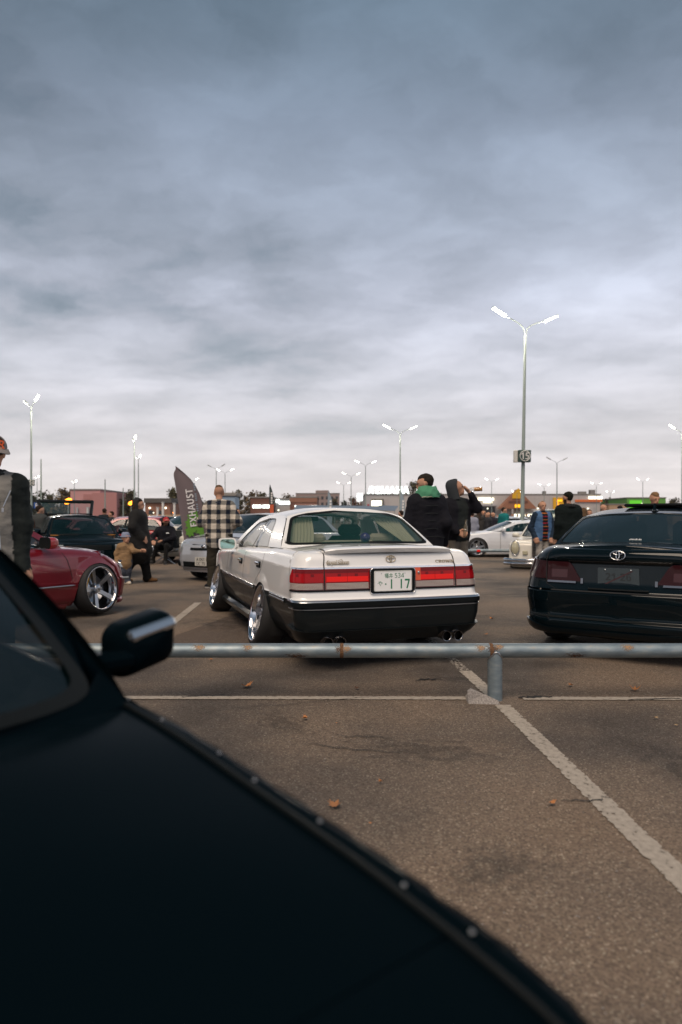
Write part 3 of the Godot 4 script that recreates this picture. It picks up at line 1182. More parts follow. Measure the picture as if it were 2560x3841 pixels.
func make_cabin(cab: Dictionary, parent: Node3D, body_mat: String, glass_side: String, glass_front: String, glass_rear: String, trim_mat := "black_trim"):
	var ref := Vector3(0, (cab.y0 + cab.y1) * 0.5, (cab.ws[0] + cab.rg[0]) * 0.5)
	var N := 40
	for sgn in [1.0, -1.0]:
		var st := ST()
		var stt := ST()
		var ou := resample(round_poly(cab.outer, 0.16), N)
		var inn := resample(round_poly(cab.inner, cab.get("round", 0.07)), N)
		# pair by fraction so that pillars keep their width
		var rows := []
		for k in 4:
			var t := k / 3.0
			var pl := []
			for i in N + 1:
				pl.append([lerpf(ou[i][0], inn[i][0], t), lerpf(ou[i][1], inn[i][1], t)])
			rows.append(cab_side(cab, pl, sgn, 0.0))
		grid(st, rows, ref)
		# dark edging round the window opening
		var closed := inn.duplicate()
		closed.append(inn[0])
		var cen := Vector2.ZERO
		for p in inn: cen += Vector2(p[0], p[1]) / inn.size()
		var i2 := []
		for p in closed:
			var q := Vector2(p[0], p[1])
			var d := (cen - q)
			q += d.normalized() * minf(0.022, d.length() * 0.3)
			i2.append([q.x, q.y])
		grid(stt, [cab_side(cab, closed, sgn, 0.004), cab_side(cab, i2, sgn, 0.002)], ref)
		for p in cab.posts:
			var a := cab_side(cab, [[p[0] + p[2] * 0.5, p[3]], [p[1] + p[2] * 0.5, p[4]]], sgn, 0.005)
			var b := cab_side(cab, [[p[0] - p[2] * 0.5, p[3]], [p[1] - p[2] * 0.5, p[4]]], sgn, 0.005)
			grid(stt, [a, b], ref)
		var stg := ST()
		newgroup(stg)
		var g := cab_side(cab, i2, sgn, -0.006)
		var c3 := Vector3((cab_x(cab, cen.x, cen.y) - 0.006) * sgn, cen.y, cen.x)
		for i in g.size() - 1:
			tri(stg, c3, g[i], g[i + 1], ref)
		obj("side_window", stg, glass_side, parent)
		obj("pillars", st, body_mat, parent)
		obj("window_surround", stt, trim_mat, parent)
	# roof
	var zt_f: float = cab.top_front[0]
	var zt_r: float = cab.top_rear[0]
	var rows := []
	var nz := 18
	var ou2 := round_poly(cab.outer, 0.16)
	var roofline := []
	for p in ou2:
		if p[0] >= zt_f - 0.001 and p[0] <= zt_r + 0.001 and p[1] > (cab.y0 + cab.y1) * 0.5:
			roofline.append(p)
	roofline.sort_custom(func(a, b): return a[0] < b[0])
	for j in nz + 1:
		var z := lerpf(zt_f, zt_r, float(j) / nz)
		var y := interp(roofline, z)
		var row := PackedVector3Array()
		for k in 19:
			var u := -1.0 + 2.0 * k / 18.0
			var zz := z
			# ends of the roof follow the bow of the screens
			var e := 1.0 - absf(2.0 * j / nz - 1.0)
			if j < nz / 2: zz -= cab.ws[2] * (1.0 - u * u) * (1.0 - e)
			else: zz += cab.rg[2] * (1.0 - u * u) * (1.0 - e)
			row.append(Vector3(cab_x(cab, z, y) * u, y + cab.crown * (1.0 - pow(absf(u), 2.5)), zz))
		rows.append(row)
	var str := ST()
	grid(str, rows, ref)
	obj("roof", str, cab.get("roof_mat", body_mat), parent)
	# screens: a frame in body colour, a dark border, and the glass
	for which in 2:
		var w: Array = cab.ws if which == 0 else cab.rg
		var cb: Array = cab.outer[0] if which == 0 else cab.outer[-1]
		var ct: Array = cab.top_front if which == 0 else cab.top_rear
		var sg := -1.0 if which == 0 else 1.0
		var fr: Array = w[4] if w.size() > 4 else [0.05, 0.04, 0.94]
		var e0 := []
		var e1 := []
		var e2 := []
		for q in rrect(2.0, 1.0, 0.001, 1): e0.append(q)
		var n := 64
		var outer := []
		var m1 := []
		var m2 := []
		for k in n + 1:
			var a := TAU * k / n + 0.0001
			# rounded rectangle by a high power, walked by angle
			var c := cos(a)
			var s := sin(a)
			var f := func(p: float) -> Vector2:
				return Vector2(signf(c) * pow(absf(c), 2.0 / p), signf(s) * pow(absf(s), 2.0 / p))
			var sq := Vector2(c, s) / maxf(absf(c), absf(s))
			var rr: Vector2 = f.call(14.0)
			rr = sq.lerp(rr, 0.0) if false else rr
			outer.append(sq)
			m1.append(Vector2(rr.x * fr[2], rr.y * (1.0 - fr[0] * 2.0)))
			m2.append(Vector2(rr.x * (fr[2] - fr[1]), rr.y * (1.0 - fr[0] * 2.0 - fr[1] * 2.4)))
		var A := PackedVector3Array()
		var B1 := PackedVector3Array()
		var B2 := PackedVector3Array()
		var C1 := PackedVector3Array()
		for k in n + 1:
			A.append(screen_pt(cab, w, cb, ct, outer[k].x, outer[k].y * 0.5 + 0.5, 0.0, sg))
			B1.append(screen_pt(cab, w, cb, ct, m1[k].x, m1[k].y * 0.5 + 0.5, 0.0, sg))
			B2.append(screen_pt(cab, w, cb, ct, m1[k].x, m1[k].y * 0.5 + 0.5, 0.003, sg))
			C1.append(screen_pt(cab, w, cb, ct, m2[k].x, m2[k].y * 0.5 + 0.5, 0.003, sg))
		var sf := ST()
		grid(sf, [A, B1], ref)
		obj("windscreen_frame" if which == 0 else "rear_window_frame", sf, body_mat, parent)
		var sb := ST()
		grid(sb, [B2, C1], ref)
		obj("screen_border", sb, "black_trim", parent)
		var sgl := ST()
		var rows2 := []
		for j in 9:
			var row := PackedVector3Array()
			for k in 17:
				var u: float = (-1.0 + k / 8.0) * (fr[2] - fr[1] * 0.5)
				var v: float = 0.5 + (-0.5 + j / 8.0) * (1.0 - fr[0] * 2.0 - fr[1] * 1.2)
				row.append(screen_pt(cab, w, cb, ct, u, v, -0.004, sg))
			rows2.append(row)
		grid(sgl, rows2, ref)
		obj("windscreen" if which == 0 else "rear_window", sgl, glass_front if which == 0 else glass_rear, parent)

# ---------- wheels ----------
# a wheel whose axle runs along x, outer face towards +x (side 1) or -x (side -1)
func make_wheel(parent: Node3D, at: Vector3, side: float, R: float, rim: float, width: float, style: String, camber := 0.0, steer := 0.0, rim_mat := "chrome") -> Node3D:
	var w := Node3D.new()
	w.name = "wheel"
	if parent.has_node("wheel"):
		var k := 1
		while parent.has_node("wheel_%03d" % k): k += 1
		w.name = "wheel_%03d" % k
	parent.add_child(w)
	w.position = at
	w.rotation = Vector3(0, steer, 0)
	var tilt := Basis(Vector3(0, 0, 1), camber * side)
	w.basis = w.basis * tilt
	# lathe axis is y; turn it so that +y is outwards
	var tr := Transform3D(Basis(Vector3(0, 0, 1), -PI / 2 * side), Vector3.ZERO)
	var h := width * 0.5
	var st := ST()
	lathe(st, [[rim * 0.97, h * 0.93], [rim * 1.03, h * 1.0], [R * 0.93, h * 0.94], [R * 0.985, h * 0.76], [R, h * 0.4], [R, -h * 0.4], [R * 0.985, -h * 0.76], [R * 0.93, -h], [rim, -h]], 40, tr, [(R + rim) * 0.5, 0.0])
	obj("tyre", st, "rubber", w)
	st = ST()
	# lip and barrel of the rim
	lathe(st, [[rim * 0.90, -h * 0.6], [rim * 0.93, h * 0.72], [rim * 0.965, h * 0.93], [rim * 1.0, h * 0.985], [rim * 1.02, h * 0.95]], 40, tr, [rim * 1.3, 0.0])
	obj("rim", st, rim_mat, w)
	st = ST()
	lathe(st, [[0.001, -h * 0.55], [rim * 0.92, -h * 0.55]], 24, tr, [rim * 0.5, -h * 2.0])
	obj("hub_back", st, "underbody", w)
	st = ST()
	lathe(st, [[rim * 0.10, -h * 0.3], [rim * 0.66, -h * 0.3], [rim * 0.66, -h * 0.22], [rim * 0.10, -h * 0.22]], 24, tr, [rim * 0.4, -h * 0.27])
	obj("brake_disc", st, "satin_metal", w)
	var n := 5
	st = ST()
	var dish := 0.2
	if style == "blade": n = 5
	elif style == "seven": n = 7
	elif style == "six": n = 6
	elif style == "disc": n = 0
	elif style == "multi": n = 14
	for k in n:
		var a := TAU * k / n + 0.3
		var c := Vector2(cos(a), sin(a))
		var s := Vector2(-c.y, c.x)
		var w0 := rim * (0.17 if n <= 7 else 0.07)
		var w1 := rim * (0.13 if n <= 7 else 0.05)
		if style == "blade":
			w0 = rim * 0.085; w1 = rim * 0.115
		var r0 := rim * 0.12
		var r1 := rim * 0.945
		var y0 := h * 0.42
		var y1 := h * 0.62
		if style == "blade":
			y0 = h * 0.18; y1 = h * 0.66
		var p := []
		for q in [[r0, w0, y0], [r1, w1, y1], [r0, w0, y0 - 0.03], [r1, w1, y1 - 0.035]]:
			for e in [-1.0, 1.0]:
				var v: Vector2 = c * q[0] + s * q[1] * e
				p.append(tr * Vector3(v.x, q[2], v.y))
		var mid: Vector3 = (p[0] + p[3] + p[4] + p[7]) * 0.25
		flat(st)
		for f in [[0, 1, 3, 2], [4, 5, 7, 6], [0, 2, 6, 4], [1, 3, 7, 5]]:
			quad(st, p[f[0]], p[f[1]], p[f[2]], p[f[3]], mid)
	if n == 0:
		lathe(st, [[0.001, h * 0.62], [rim * 0.4, h * 0.66], [rim * 0.62, h * 0.5], [rim * 0.92, h * 0.62]], 32, tr, [rim * 0.4, -1.0])
	else:
		lathe(st, [[0.001, h * 0.58], [rim * 0.16, h * 0.56], [rim * 0.22, h * 0.4], [rim * 0.22, -h * 0.25]], 20, tr, [0.0, 0.0])
		for k in 5:
			var a := TAU * k / 5 + 0.9
			var cpt := tr * Vector3(cos(a) * rim * 0.15, h * 0.57, sin(a) * rim * 0.15)
			sphere(st, cpt, Vector3.ONE * 0.009, 6)
	obj("spokes", st, "satin_metal" if style == "blade" else ("spoke_steel" if rim_mat == "chrome" else rim_mat), w)
	return w

# three ovals, as a raised chrome badge in x,y facing +z
func oval_badge(parent: Node, tr: Transform3D, w: float, mat: String):
	var st := ST()
	for e in [[0.0, 0.0, 0.5, 0.335], [0.0, 0.165, 0.32, 0.115], [0.0, 0.02, 0.105, 0.30]]:
		var pts := []
		for k in 33:
			var a := TAU * k / 32
			pts.append(tr * (Vector3(e[0] + cos(a) * e[2], e[1] + sin(a) * e[3], 0.03) * w))
		tube(st, pts, w * 0.036, 6, false)
	return obj("emblem", st, mat, parent)


# ---------- the white saloon in the middle ----------
func crown_levels() -> Array:
	# y, half width, rear z, front z, corner x, corner z rear, corner z front, bow rear, bow front
	return [
		[0.23, 0.741, -0.10, -4.74, 0.14, 0.14, 0.30, 0.03, 0.10],
		[0.265, 0.780, -0.06, -4.80, 0.13, 0.13, 0.30, 0.03, 0.10],
		[0.33, 0.817, -0.012, -4.86, 0.12, 0.12, 0.30, 0.03, 0.10],
		[0.42, 0.837, 0.0, -4.88, 0.11, 0.11, 0.30, 0.03, 0.10],
		[0.553, 0.846, 0.004, -4.88, 0.11, 0.11, 0.30, 0.03, 0.10],
		[0.566, 0.844, -0.004, -4.87, 0.11, 0.11, 0.30, 0.03, 0.10],
		[0.578, 0.840, -0.036, -4.85, 0.11, 0.12, 0.30, 0.03, 0.10],
		[0.63, 0.840, -0.050, -4.84, 0.11, 0.14, 0.30, 0.03, 0.10],
		[0.82, 0.825, -0.066, -4.82, 0.11, 0.18, 0.30, 0.03, 0.10],
		[0.92, 0.792, -0.085, -4.80, 0.12, 0.20, 0.30, 0.03, 0.10],
		[1.00, 0.756, -0.11, -4.80, 0.12, 0.20, 0.30, 0.03, 0.10]]

func build_crown():
	var car := thing("white_saloon", "lowered white and grey saloon with cambered chrome wheels, red tail lamps and rear curtains", "car", Vector3(0.433, 0.0, -5.503), deg_to_rad(18.3))
	var sp := {
		"levels": crown_levels(),
		"top": [[-4.9, 0.62], [-4.75, 0.73], [-4.3, 0.80], [-3.3, 0.868], [-3.0, 0.885], [-2.1, 0.915], [-1.3, 0.938], [-0.85, 0.955], [-0.35, 0.952], [-0.15, 0.942], [0.05, 0.930]],
		"taper": [[-4.9, 0.90], [-4.2, 0.97], [-3.0, 1.0], [-1.5, 1.0], [-0.6, 0.985], [0.0, 0.965]],
		"arches": [[-4.02, 0.335, 0.285], [-1.22, 0.335, 0.285]],
		"shoulder": 0.065, "crown": 0.035, "split": 0.566, "cabin": [-0.83, -3.25], "tray_drop": 0.015}
	car_shell(sp, car, "grey_lower_paint", "white_paint", "interior_cream")
	var cab := {"belt": 0.752, "rail": 0.575, "y0": 0.93, "y1": 1.25, "crown": 0.075, "roof_mat": "white_paint",
		"outer": [[-3.30, 0.86], [-2.47, 1.225], [-1.9, 1.262], [-1.24, 1.238], [-0.82, 0.955]],
		"inner": [[-2.95, 0.905], [-2.37, 1.178], [-1.95, 1.222], [-1.60, 1.218], [-1.34, 0.945]],
		"top_front": [-2.47, 1.225], "top_rear": [-1.24, 1.238],
		"ws": [-3.30, -2.47, 0.10, 0.01], "rg": [-0.82, -1.24, 0.07, 0.012, [0.055, 0.045, 0.955]],
		"posts": [[-2.10, -1.98, 0.030, 0.915, 1.222]], "round": 0.09}
	make_cabin(cab, car, "white_paint", "clear_glass", "clear_glass", "rear_teal_glass")
	# wheels, leaning in at the top
	for w in [[-4.02, 0.02], [-1.22, 0.0]]:
		for s in [-1.0, 1.0]:
			make_wheel(car, Vector3(0.775 * s, 0.312, w[0]), s, 0.312, 0.262, 0.245, "seven", 0.20, w[1])
	# tail lamps: red above, striped below, parted by the boot seam
	for s in [-1.0, 1.0]:
		for q in [[0.198, 0.570], [0.578, 0.885]]:
			var lamp := Node3D.new()
			lamp.name = "tail_lamp"
			if car.has_node("tail_lamp"):
				var k := 1
				while car.has_node("tail_lamp_%03d" % k): k += 1
				lamp.name = "tail_lamp_%03d" % k
			car.add_child(lamp)
			var outer_end: bool = q[1] > 0.6
			var shut := func(x: float) -> float:
				# the outer end leans back towards the top
				return 0.055 * smoothstep(0.79, 0.885, x) if outer_end else 0.0
			var st := ST()
			skin_patch(sp, st, span(q[0] * s, (q[1] - (0.035 if outer_end else 0.0)) * s, 14, func(x): return [0.704, 0.812]), 0.010, 4, 0.02)
			if outer_end:
				skin_patch(sp, st, span(0.848 * s, 0.885 * s, 5, func(x): return [0.704, 0.812 - 1.6 * (absf(x) - 0.848)]), 0.010, 4, 0.02)
			obj("red_lens", st, "lamp_red", lamp)
			st = ST()
			skin_patch(sp, st, span((q[0] + 0.012) * s, (q[1] - 0.014) * s, 14, func(x): return [0.712, 0.752]), 0.0125, 3)
			obj("bright_lens", st, "lamp_bright_red" if not outer_end else "lamp_red", lamp)
			st = ST()
			skin_patch(sp, st, span((q[0] + 0.006) * s, (q[1] - (0.05 if outer_end else 0.006)) * s, 14, func(x): return [0.782, 0.808]), 0.0122, 2)
			obj("upper_lens", st, "lamp_dark_red", lamp)
			for u in [0.3, 0.68]:
				st = ST()
				var bs: float = lerpf(q[0], q[1], u)
				skin_patch(sp, st, span((bs - 0.013) * s, (bs + 0.013) * s, 3, func(x): return [0.752, 0.774]), 0.0127, 2)
				obj("bulb_spot", st, "lamp_dark_red", lamp)
			st = ST()
			skin_patch(sp, st, span((lerpf(q[0], q[1], 0.5) - 0.0012) * s, (lerpf(q[0], q[1], 0.5) + 0.0012) * s, 1, func(x): return [0.708, 0.806]), 0.0131, 3)
			obj("lens_rib", st, "lamp_dark_red", lamp)
			st = ST()
			skin_patch(sp, st, span(q[0] * s, q[1] * s, 14, func(x): return [0.646, 0.704]), 0.006, 2, 0.016)
			obj("stripe_base", st, "lamp_stripe_red", lamp)
			for k in 5:
				st = ST()
				skin_patch(sp, st, span((q[0] + 0.010) * s, (q[1] - 0.012) * s, 14, func(x): return [0.6555 + k * 0.0095, 0.6615 + k * 0.0095]), 0.012, 1, 0.007)
				obj("stripe", st, "lamp_stripe", lamp)
	var st := ST()
	skin_patch(sp, st, span(-0.895, 0.895, 60, func(x): return [0.634, 0.647]), 0.008, 2, 0.012)
	obj("lamp_lower_trim", st, "black_trim", car)
	st = ST()
	skin_patch(sp, st, span(-0.858, 0.858, 60, func(x): return [0.8125, 0.826]), 0.013, 2, 0.014)
	obj("lamp_upper_trim", st, "chrome", car)
	st = ST()
	skin_patch(sp, st, span(-0.198, 0.198, 12, func(x): return [0.80, 0.8125]), 0.008, 2, 0.012)
	obj("lamp_bridge", st, "lamp_red", car)
	# chrome and crease lines of the bumper
	st = ST()
	skin_patch(sp, st, span(-0.99, 0.99, 64, func(x): return [0.556, 0.571]), 0.010, 2, 0.014)
	obj("bumper_trim", st, "satin_metal", car)
	st = ST()
	skin_patch(sp, st, span(-0.99, 0.99, 64, func(x): return [0.520, 0.553]), 0.012, 2, 0.014)
	obj("bumper_rubber", st, "black_trim", car)
	st = ST()
	skin_patch(sp, st, span(-0.985, 0.985, 64, func(x): return [0.497, 0.503]), 0.006, 2, 0.008)
	obj("bumper_line", st, "satin_metal", car)
	st = ST()
	skin_patch(sp, st, span(-1.02, 1.02, 64, func(x): return [0.235 - 0.012, 0.328 + 0.03 * smoothstep(0.7, 1.02, absf(x))]), 0.026, 5, 0.05)
	obj("rear_skirt", st, "grey_lower_paint", car)
	# side strips and sills
	for s in [-1.0, 1.0]:
		for seg in [[-0.36, -0.865], [-1.575, -3.665]]:
			for b in [[0.548, 0.566, 0.012], [0.522, 0.545, 0.012]]:
				st = ST()
				var rows := []
				for j in 3:
					var row := PackedVector3Array()
					for k in 17:
						var z := lerpf(seg[0], seg[1], k / 16.0)
						var y: float = lerpf(b[0], b[1], j / 2.0)
						row.append(Vector3((side_x(sp, y, z) + b[2] - (0.008 if j != 1 else 0.0)) * s, y, z))
					rows.append(row)
				grid(st, rows, Vector3(0, 0.5, -2.4))
				obj("side_strip", st, "dark_chrome", car)
		st = ST()
		bx(st, Vector3(0.80 * s, 0.215, -2.62), Vector3(0.09, 0.10, 2.05), 0.03)
		obj("sill_skirt", st, "grey_lower_paint", car)
		# seams of the doors
		st = ST()
		for line in [[[-1.27, 0.925], [-1.22, 0.83], [-1.30, 0.72], [-1.53, 0.60], [-1.58, 0.50]], [[-2.13, 0.915], [-2.17, 0.70], [-2.17, 0.24]], [[-3.22, 0.86], [-3.30, 0.62], [-3.34, 0.24]]]:
			var pl := resample(line, 14)
			var a := PackedVector3Array()
			var b := PackedVector3Array()
			for p in pl:
				var o := [side_x(sp, p[1], p[0]), p[0], 1.0, 0.0]
				var v := body_point(sp, o, p[1], false)
				a.append(Vector3((v.x + 0.0025) * s, v.y, v.z + 0.004))
				b.append(Vector3((v.x + 0.0025) * s, v.y, v.z - 0.004))
			grid(st, [a, b], Vector3(0, 0.5, -2.4))
		obj("door_seam", st, "seam", car)
		for h in [[-1.40, 0.775], [-2.34, 0.758]]:
			st = ST()
			var hx := side_x(sp, h[1], h[0])
			bx(st, Vector3((hx + 0.002) * s, h[1], h[0]), Vector3(0.016, 0.062, 0.175), 0.006)
			var hd := obj("door_handle", st, "black_trim", car)
			st = ST()
			bx(st, Vector3((hx + 0.016) * s, h[1] + 0.012, h[0]), Vector3(0.022, 0.030, 0.165), 0.009)
			obj("grip", st, "chrome", hd)
		# mirrors
		st = ST()
		var rows := []
		for j in 7:
			var t := j / 6.0
			var row := PackedVector3Array()
			var sc := pow(maxf(0.0, 1.0 - pow(t, 3.0)), 0.45)
			for q in rrect(0.205 * sc, 0.140 * sc, 0.045 * sc, 6):
				row.append(Vector3((0.90 + q.x) * s, 0.925 + q.y, -2.86 - 0.13 * t))
			row.append(row[0])
			rows.append(row)
		grid(st, rows, Vector3(0.90 * s, 0.925, -2.9))
		prism(st, rrect(0.204, 0.139, 0.045, 6), 0.005, Transform3D(Basis(), Vector3(0.90 * s, 0.925, -2.862)))
		bx(st, Vector3(0.815 * s, 0.895, -2.93), Vector3(0.12, 0.05, 0.07), 0.015)
		var mr := obj("wing_mirror", st, "white_paint", car)
		st = ST()
		prism(st, rrect(0.168, 0.106, 0.034, 6), 0.004, Transform3D(Basis(Vector3.UP, -0.03 * s), Vector3(0.90 * s, 0.925, -2.8575)))
		obj("mirror_glass", st, "mirror_glass", mr)
	# boot: seams, spoiler, badges
	for s in [-1.0, 1.0]:
		st = ST()
		var rows := [PackedVector3Array(), PackedVector3Array()]
		for k in 19:
			var y := lerpf(0.642, 0.945, k / 18.0)
			for e in 2:
				rows[e].append(skin(sp, (0.574 - 0.012 * smoothstep(0.83, 0.95, y)) * s + (0.0045 if e == 0 else -0.0045), y, 0.0145 if y < 0.83 else 0.003))
		grid(st, rows, Vector3(0, 0.7, -1.0))
		rows = [PackedVector3Array(), PackedVector3Array()]
		for k in 13:
			var z := lerpf(-0.12, -0.80, k / 12.0)
			for e in 2:
				rows[e].append(Vector3((lerpf(0.567, 0.66, smoothstep(-0.1, -0.5, z) if false else k / 12.0) + (0.004 if e == 0 else -0.004)) * s, smooth_tab(sp.top, z) + 0.0165, z))
		grid(st, rows, Vector3(0, 0.3, -0.5))
		obj("boot_seam", st, "seam", car)
	st = ST()
	var prof := [[-0.30, 0.972], [-0.20, 0.979], [-0.10, 0.978], [-0.052, 0.968], [-0.045, 0.960], [-0.078, 0.930], [-0.10, 0.925]]
	var rows := []
	for p in prof:
		var row := PackedVector3Array()
		for k in 25:
			var u := -1.0 + k / 12.0
			var e := 1.0 - pow(absf(u), 12.0)
			row.append(Vector3(u * 0.555, p[1] + 0.012 * (1.0 - u * u) - 0.012 * (1.0 - e), p[0] - 0.03 * u * u - 0.03 * (1.0 - e)))
		rows.append(row)
	grid(st, [rows[0], rows[1], rows[2], rows[3]], Vector3(0, 0.9, -0.2))
	grid(st, [rows[3], rows[4]], Vector3(0, 0.9, -0.2))
	grid(st, [rows[4], rows[5], rows[6]], Vector3(0, 0.9, -0.2))
	obj("boot_spoiler", st, "white_paint", car)
	# the round of curly badge letters at the left, block letters at the right
	var tm := text_mesh("Royal Saloon", 0.046, 0.003, false, "Droid Serif", -6)
	var t := obj("badge_lettering", tm, "gold_badge", car)
	t.basis = Basis(Vector3(0.80, 0, 0), Vector3(0.10, 1.0, 0), Vector3(0, 0, 1))
	t.position = Vector3(-0.455, 0.862, -0.074)
	t.rotate_y(-0.03)
	st = ST()
	strokes(st, [[[-0.545, 0.873], [-0.552, 0.862], [-0.545, 0.848], [-0.528, 0.845], [-0.515, 0.852]], [[-0.440, 0.884], [-0.428, 0.888], [-0.422, 0.878]], [[-0.50, 0.848], [-0.46, 0.850], [-0.40, 0.849], [-0.372, 0.846]]], 0.003, 0.003, Transform3D(Basis(), Vector3(0, 0, -0.079)))
	obj("badge_flourish", st, "gold_badge", car)
	tm = text_mesh("CROWN", 0.040, 0.004, true, "Droid Serif", 2)
	t = obj("badge_lettering", tm, "gold_badge", car)
	t.scale = Vector3(1.05, 0.85, 1)
	t.position = Vector3(0.485, 0.856, -0.080)
	t.rotate_y(0.0)
	oval_badge(car, Transform3D(Basis(), Vector3(-0.006, 0.884, -0.072)), 0.082, "gold_badge")
	# number plate in its black recess with a bright surround
	var pz := -0.048
	st = ST()
	prism(st, rrect(0.392, 0.205, 0.028, 6), 0.03, Transform3D(Basis(), Vector3(0, 0.7085, pz - 0.016)))
	var pf := obj("plate_recess", st, "black_trim", car)
	st = ST()
	var ring := []
	for q in rrect(0.392, 0.205, 0.028, 6): ring.append(Vector3(q.x, 0.7085 + q.y, pz + 0.013))
	ring.append(ring[0])
	tube(st, ring, 0.0045, 6, false)
	obj("plate_surround", st, "chrome", car)
	st = ST()
	prism(st, rrect(0.330, 0.165, 0.012, 4), 0.004, Transform3D(Basis(), Vector3(0, 0.708, pz + 0.014)))
	var plate := obj("number_plate", st, "plate_white", car)
	var p0 := Vector3(-0.165, 0.708 + 0.0825, pz + 0.018)
	st = ST()
	ring = []
	for q in rrect(0.322, 0.157, 0.010, 4): ring.append(Vector3(q.x, 0.708 + q.y, pz + 0.0185))
	ring.append(ring[0])
	tube(st, ring, 0.0018, 5, false)
	obj("plate_rim", st, "plate_grey", plate)
	st = ST()
	# two kanji and one kana drawn stroke by stroke
	var k1 := [[[0.18, 0.98], [0.26, 0.88]], [[0.04, 0.80], [0.40, 0.80], [0.06, 0.42]], [[0.24, 0.62], [0.24, 0.02]], [[0.27, 0.56], [0.40, 0.44]], [[0.46, 0.96], [0.98, 0.96]], [[0.56, 0.84], [0.90, 0.84], [0.90, 0.64], [0.56, 0.64], [0.56, 0.84]], [[0.50, 0.50], [0.96, 0.50], [0.96, 0.04], [0.50, 0.04], [0.50, 0.50]], [[0.50, 0.27], [0.96, 0.27]], [[0.73, 0.50], [0.73, 0.04]]]
	var k2 := [[[0.08, 0.72], [0.92, 0.72]], [[0.02, 0.34], [0.98, 0.34]], [[0.34, 0.98], [0.32, 0.45], [0.14, 0.0]], [[0.68, 0.98], [0.68, 0.0]]]
	var k3 := [[[0.02, 0.52], [0.45, 0.74], [0.78, 0.80], [0.96, 0.66], [0.90, 0.46], [0.66, 0.38]], [[0.46, 1.0], [0.60, 0.84]], [[0.26, 0.94], [0.42, 0.40], [0.60, 0.0]]]
	for q in [[k1, 0.089, 0.0215, 0.0, 0.034, 0.036], [k2, 0.129, 0.0215, 0.0, 0.032, 0.036], [k3, 0.030, 0.083, 0.0, 0.040, 0.036]]:
		var tr := Transform3D(Basis(Vector3(q[4], 0, 0), Vector3(0, q[5], 0), Vector3(0, 0, 1)), p0 + Vector3(q[1], -q[2] - q[5] - 0.0, 0))
		strokes(st, q[0], 0.085, 0.0012, tr)
	var dot := []
	for k in 12: dot.append(Vector2(cos(TAU * k / 12), sin(TAU * k / 12)) * 0.0065)
	prism(st, PackedVector2Array(dot), 0.0012, Transform3D(Basis(), p0 + Vector3(0.099, -0.107, 0)))
	for x in [0.1495, 0.2355]:
		prism(st, PackedVector2Array([Vector2(-0.0055, -0.038), Vector2(0.0055, -0.038), Vector2(0.0055, 0.038), Vector2(-0.0055, 0.038)]), 0.0012, Transform3D(Basis(), p0 + Vector3(x, -0.107, 0)))
	prism(st, PackedVector2Array([Vector2(-0.021, 0.038), Vector2(-0.021, 0.024), Vector2(0.010, 0.024), Vector2(-0.008, -0.038), Vector2(0.004, -0.038), Vector2(0.022, 0.026), Vector2(0.022, 0.038)]), 0.0012, Transform3D(Basis(), p0 + Vector3(0.288, -0.107, 0)))
	obj("plate_characters", st, "green_ink", plate)
	t = obj("plate_digits", text_mesh("534", 0.052, 0.0012, false, "Droid Sans", 4), "green_ink", plate)
	t.scale = Vector3(0.92, 1, 1)
	t.position = p0 + Vector3(0.218, -0.0395, 0.0008)
	st = ST()
	for x in [0.062, 0.268]:
		sphere(st, p0 + Vector3(x, -0.022, 0.0), Vector3(0.005, 0.005, 0.002), 8)
	obj("plate_screw", st, "satin_metal", plate)
	# exhaust tips
	for x in [-0.565, -0.460, 0.460, 0.565]:
		st = ST()
		lathe(st, [[0.036, -0.20], [0.040, -0.02], [0.042, 0.0], [0.038, 0.004], [0.035, -0.01], [0.033, -0.18]], 20, Transform3D(Basis(Vector3.RIGHT, PI / 2), Vector3(x, 0.243, 0.018)), [0.037, -0.1])
		var ex := obj("exhaust_tip", st, "dark_chrome", car)
		st = ST()
		lathe(st, [[0.001, -0.06], [0.034, -0.06]], 16, Transform3D(Basis(Vector3.RIGHT, PI / 2), Vector3(x, 0.243, 0.018)), [0.02, -0.5])
		obj("bore", st, "underbody", ex)
	# inside: rear shelf, seats, head rests, wheel, rear curtains, added side sheets imitating sky reflection
	st = ST()
	bx(st, Vector3(0, 0.955, -1.20), Vector3(1.22, 0.10, 0.16), 0.04)
	obj("rear_seat_back", st, "interior_cream", car)
	for x in [-0.36, 0.36]:
		st = ST()
		bx(st, Vector3(x, 1.02, -1.19), Vector3(0.28, 0.10, 0.09), 0.035)
		obj("rear_head_rest", st, "interior_cream", car)
	for x in [-0.34, 0.34]:
		st = ST()
		bx(st, Vector3(x, 0.86, -2.12), Vector3(0.48, 0.34, 0.16), 0.05)
		bx(st, Vector3(x, 1.085, -2.11), Vector3(0.26, 0.14, 0.10), 0.04)
		obj("front_seat", st, "interior_dark", car)
	st = ST()
	bx(st, Vector3(0, 0.90, -3.0), Vector3(1.30, 0.10, 0.30), 0.04)
	bx(st, Vector3(0.04, 0.965, -0.98), Vector3(0.34, 0.035, 0.10), 0.015)
	obj("dashboard", st, "interior_dark", car)
	st = ST()
	bx(st, Vector3(0, 1.215, -2.55), Vector3(0.22, 0.055, 0.03), 0.012)
	obj("inside_mirror", st, "black_trim", car)
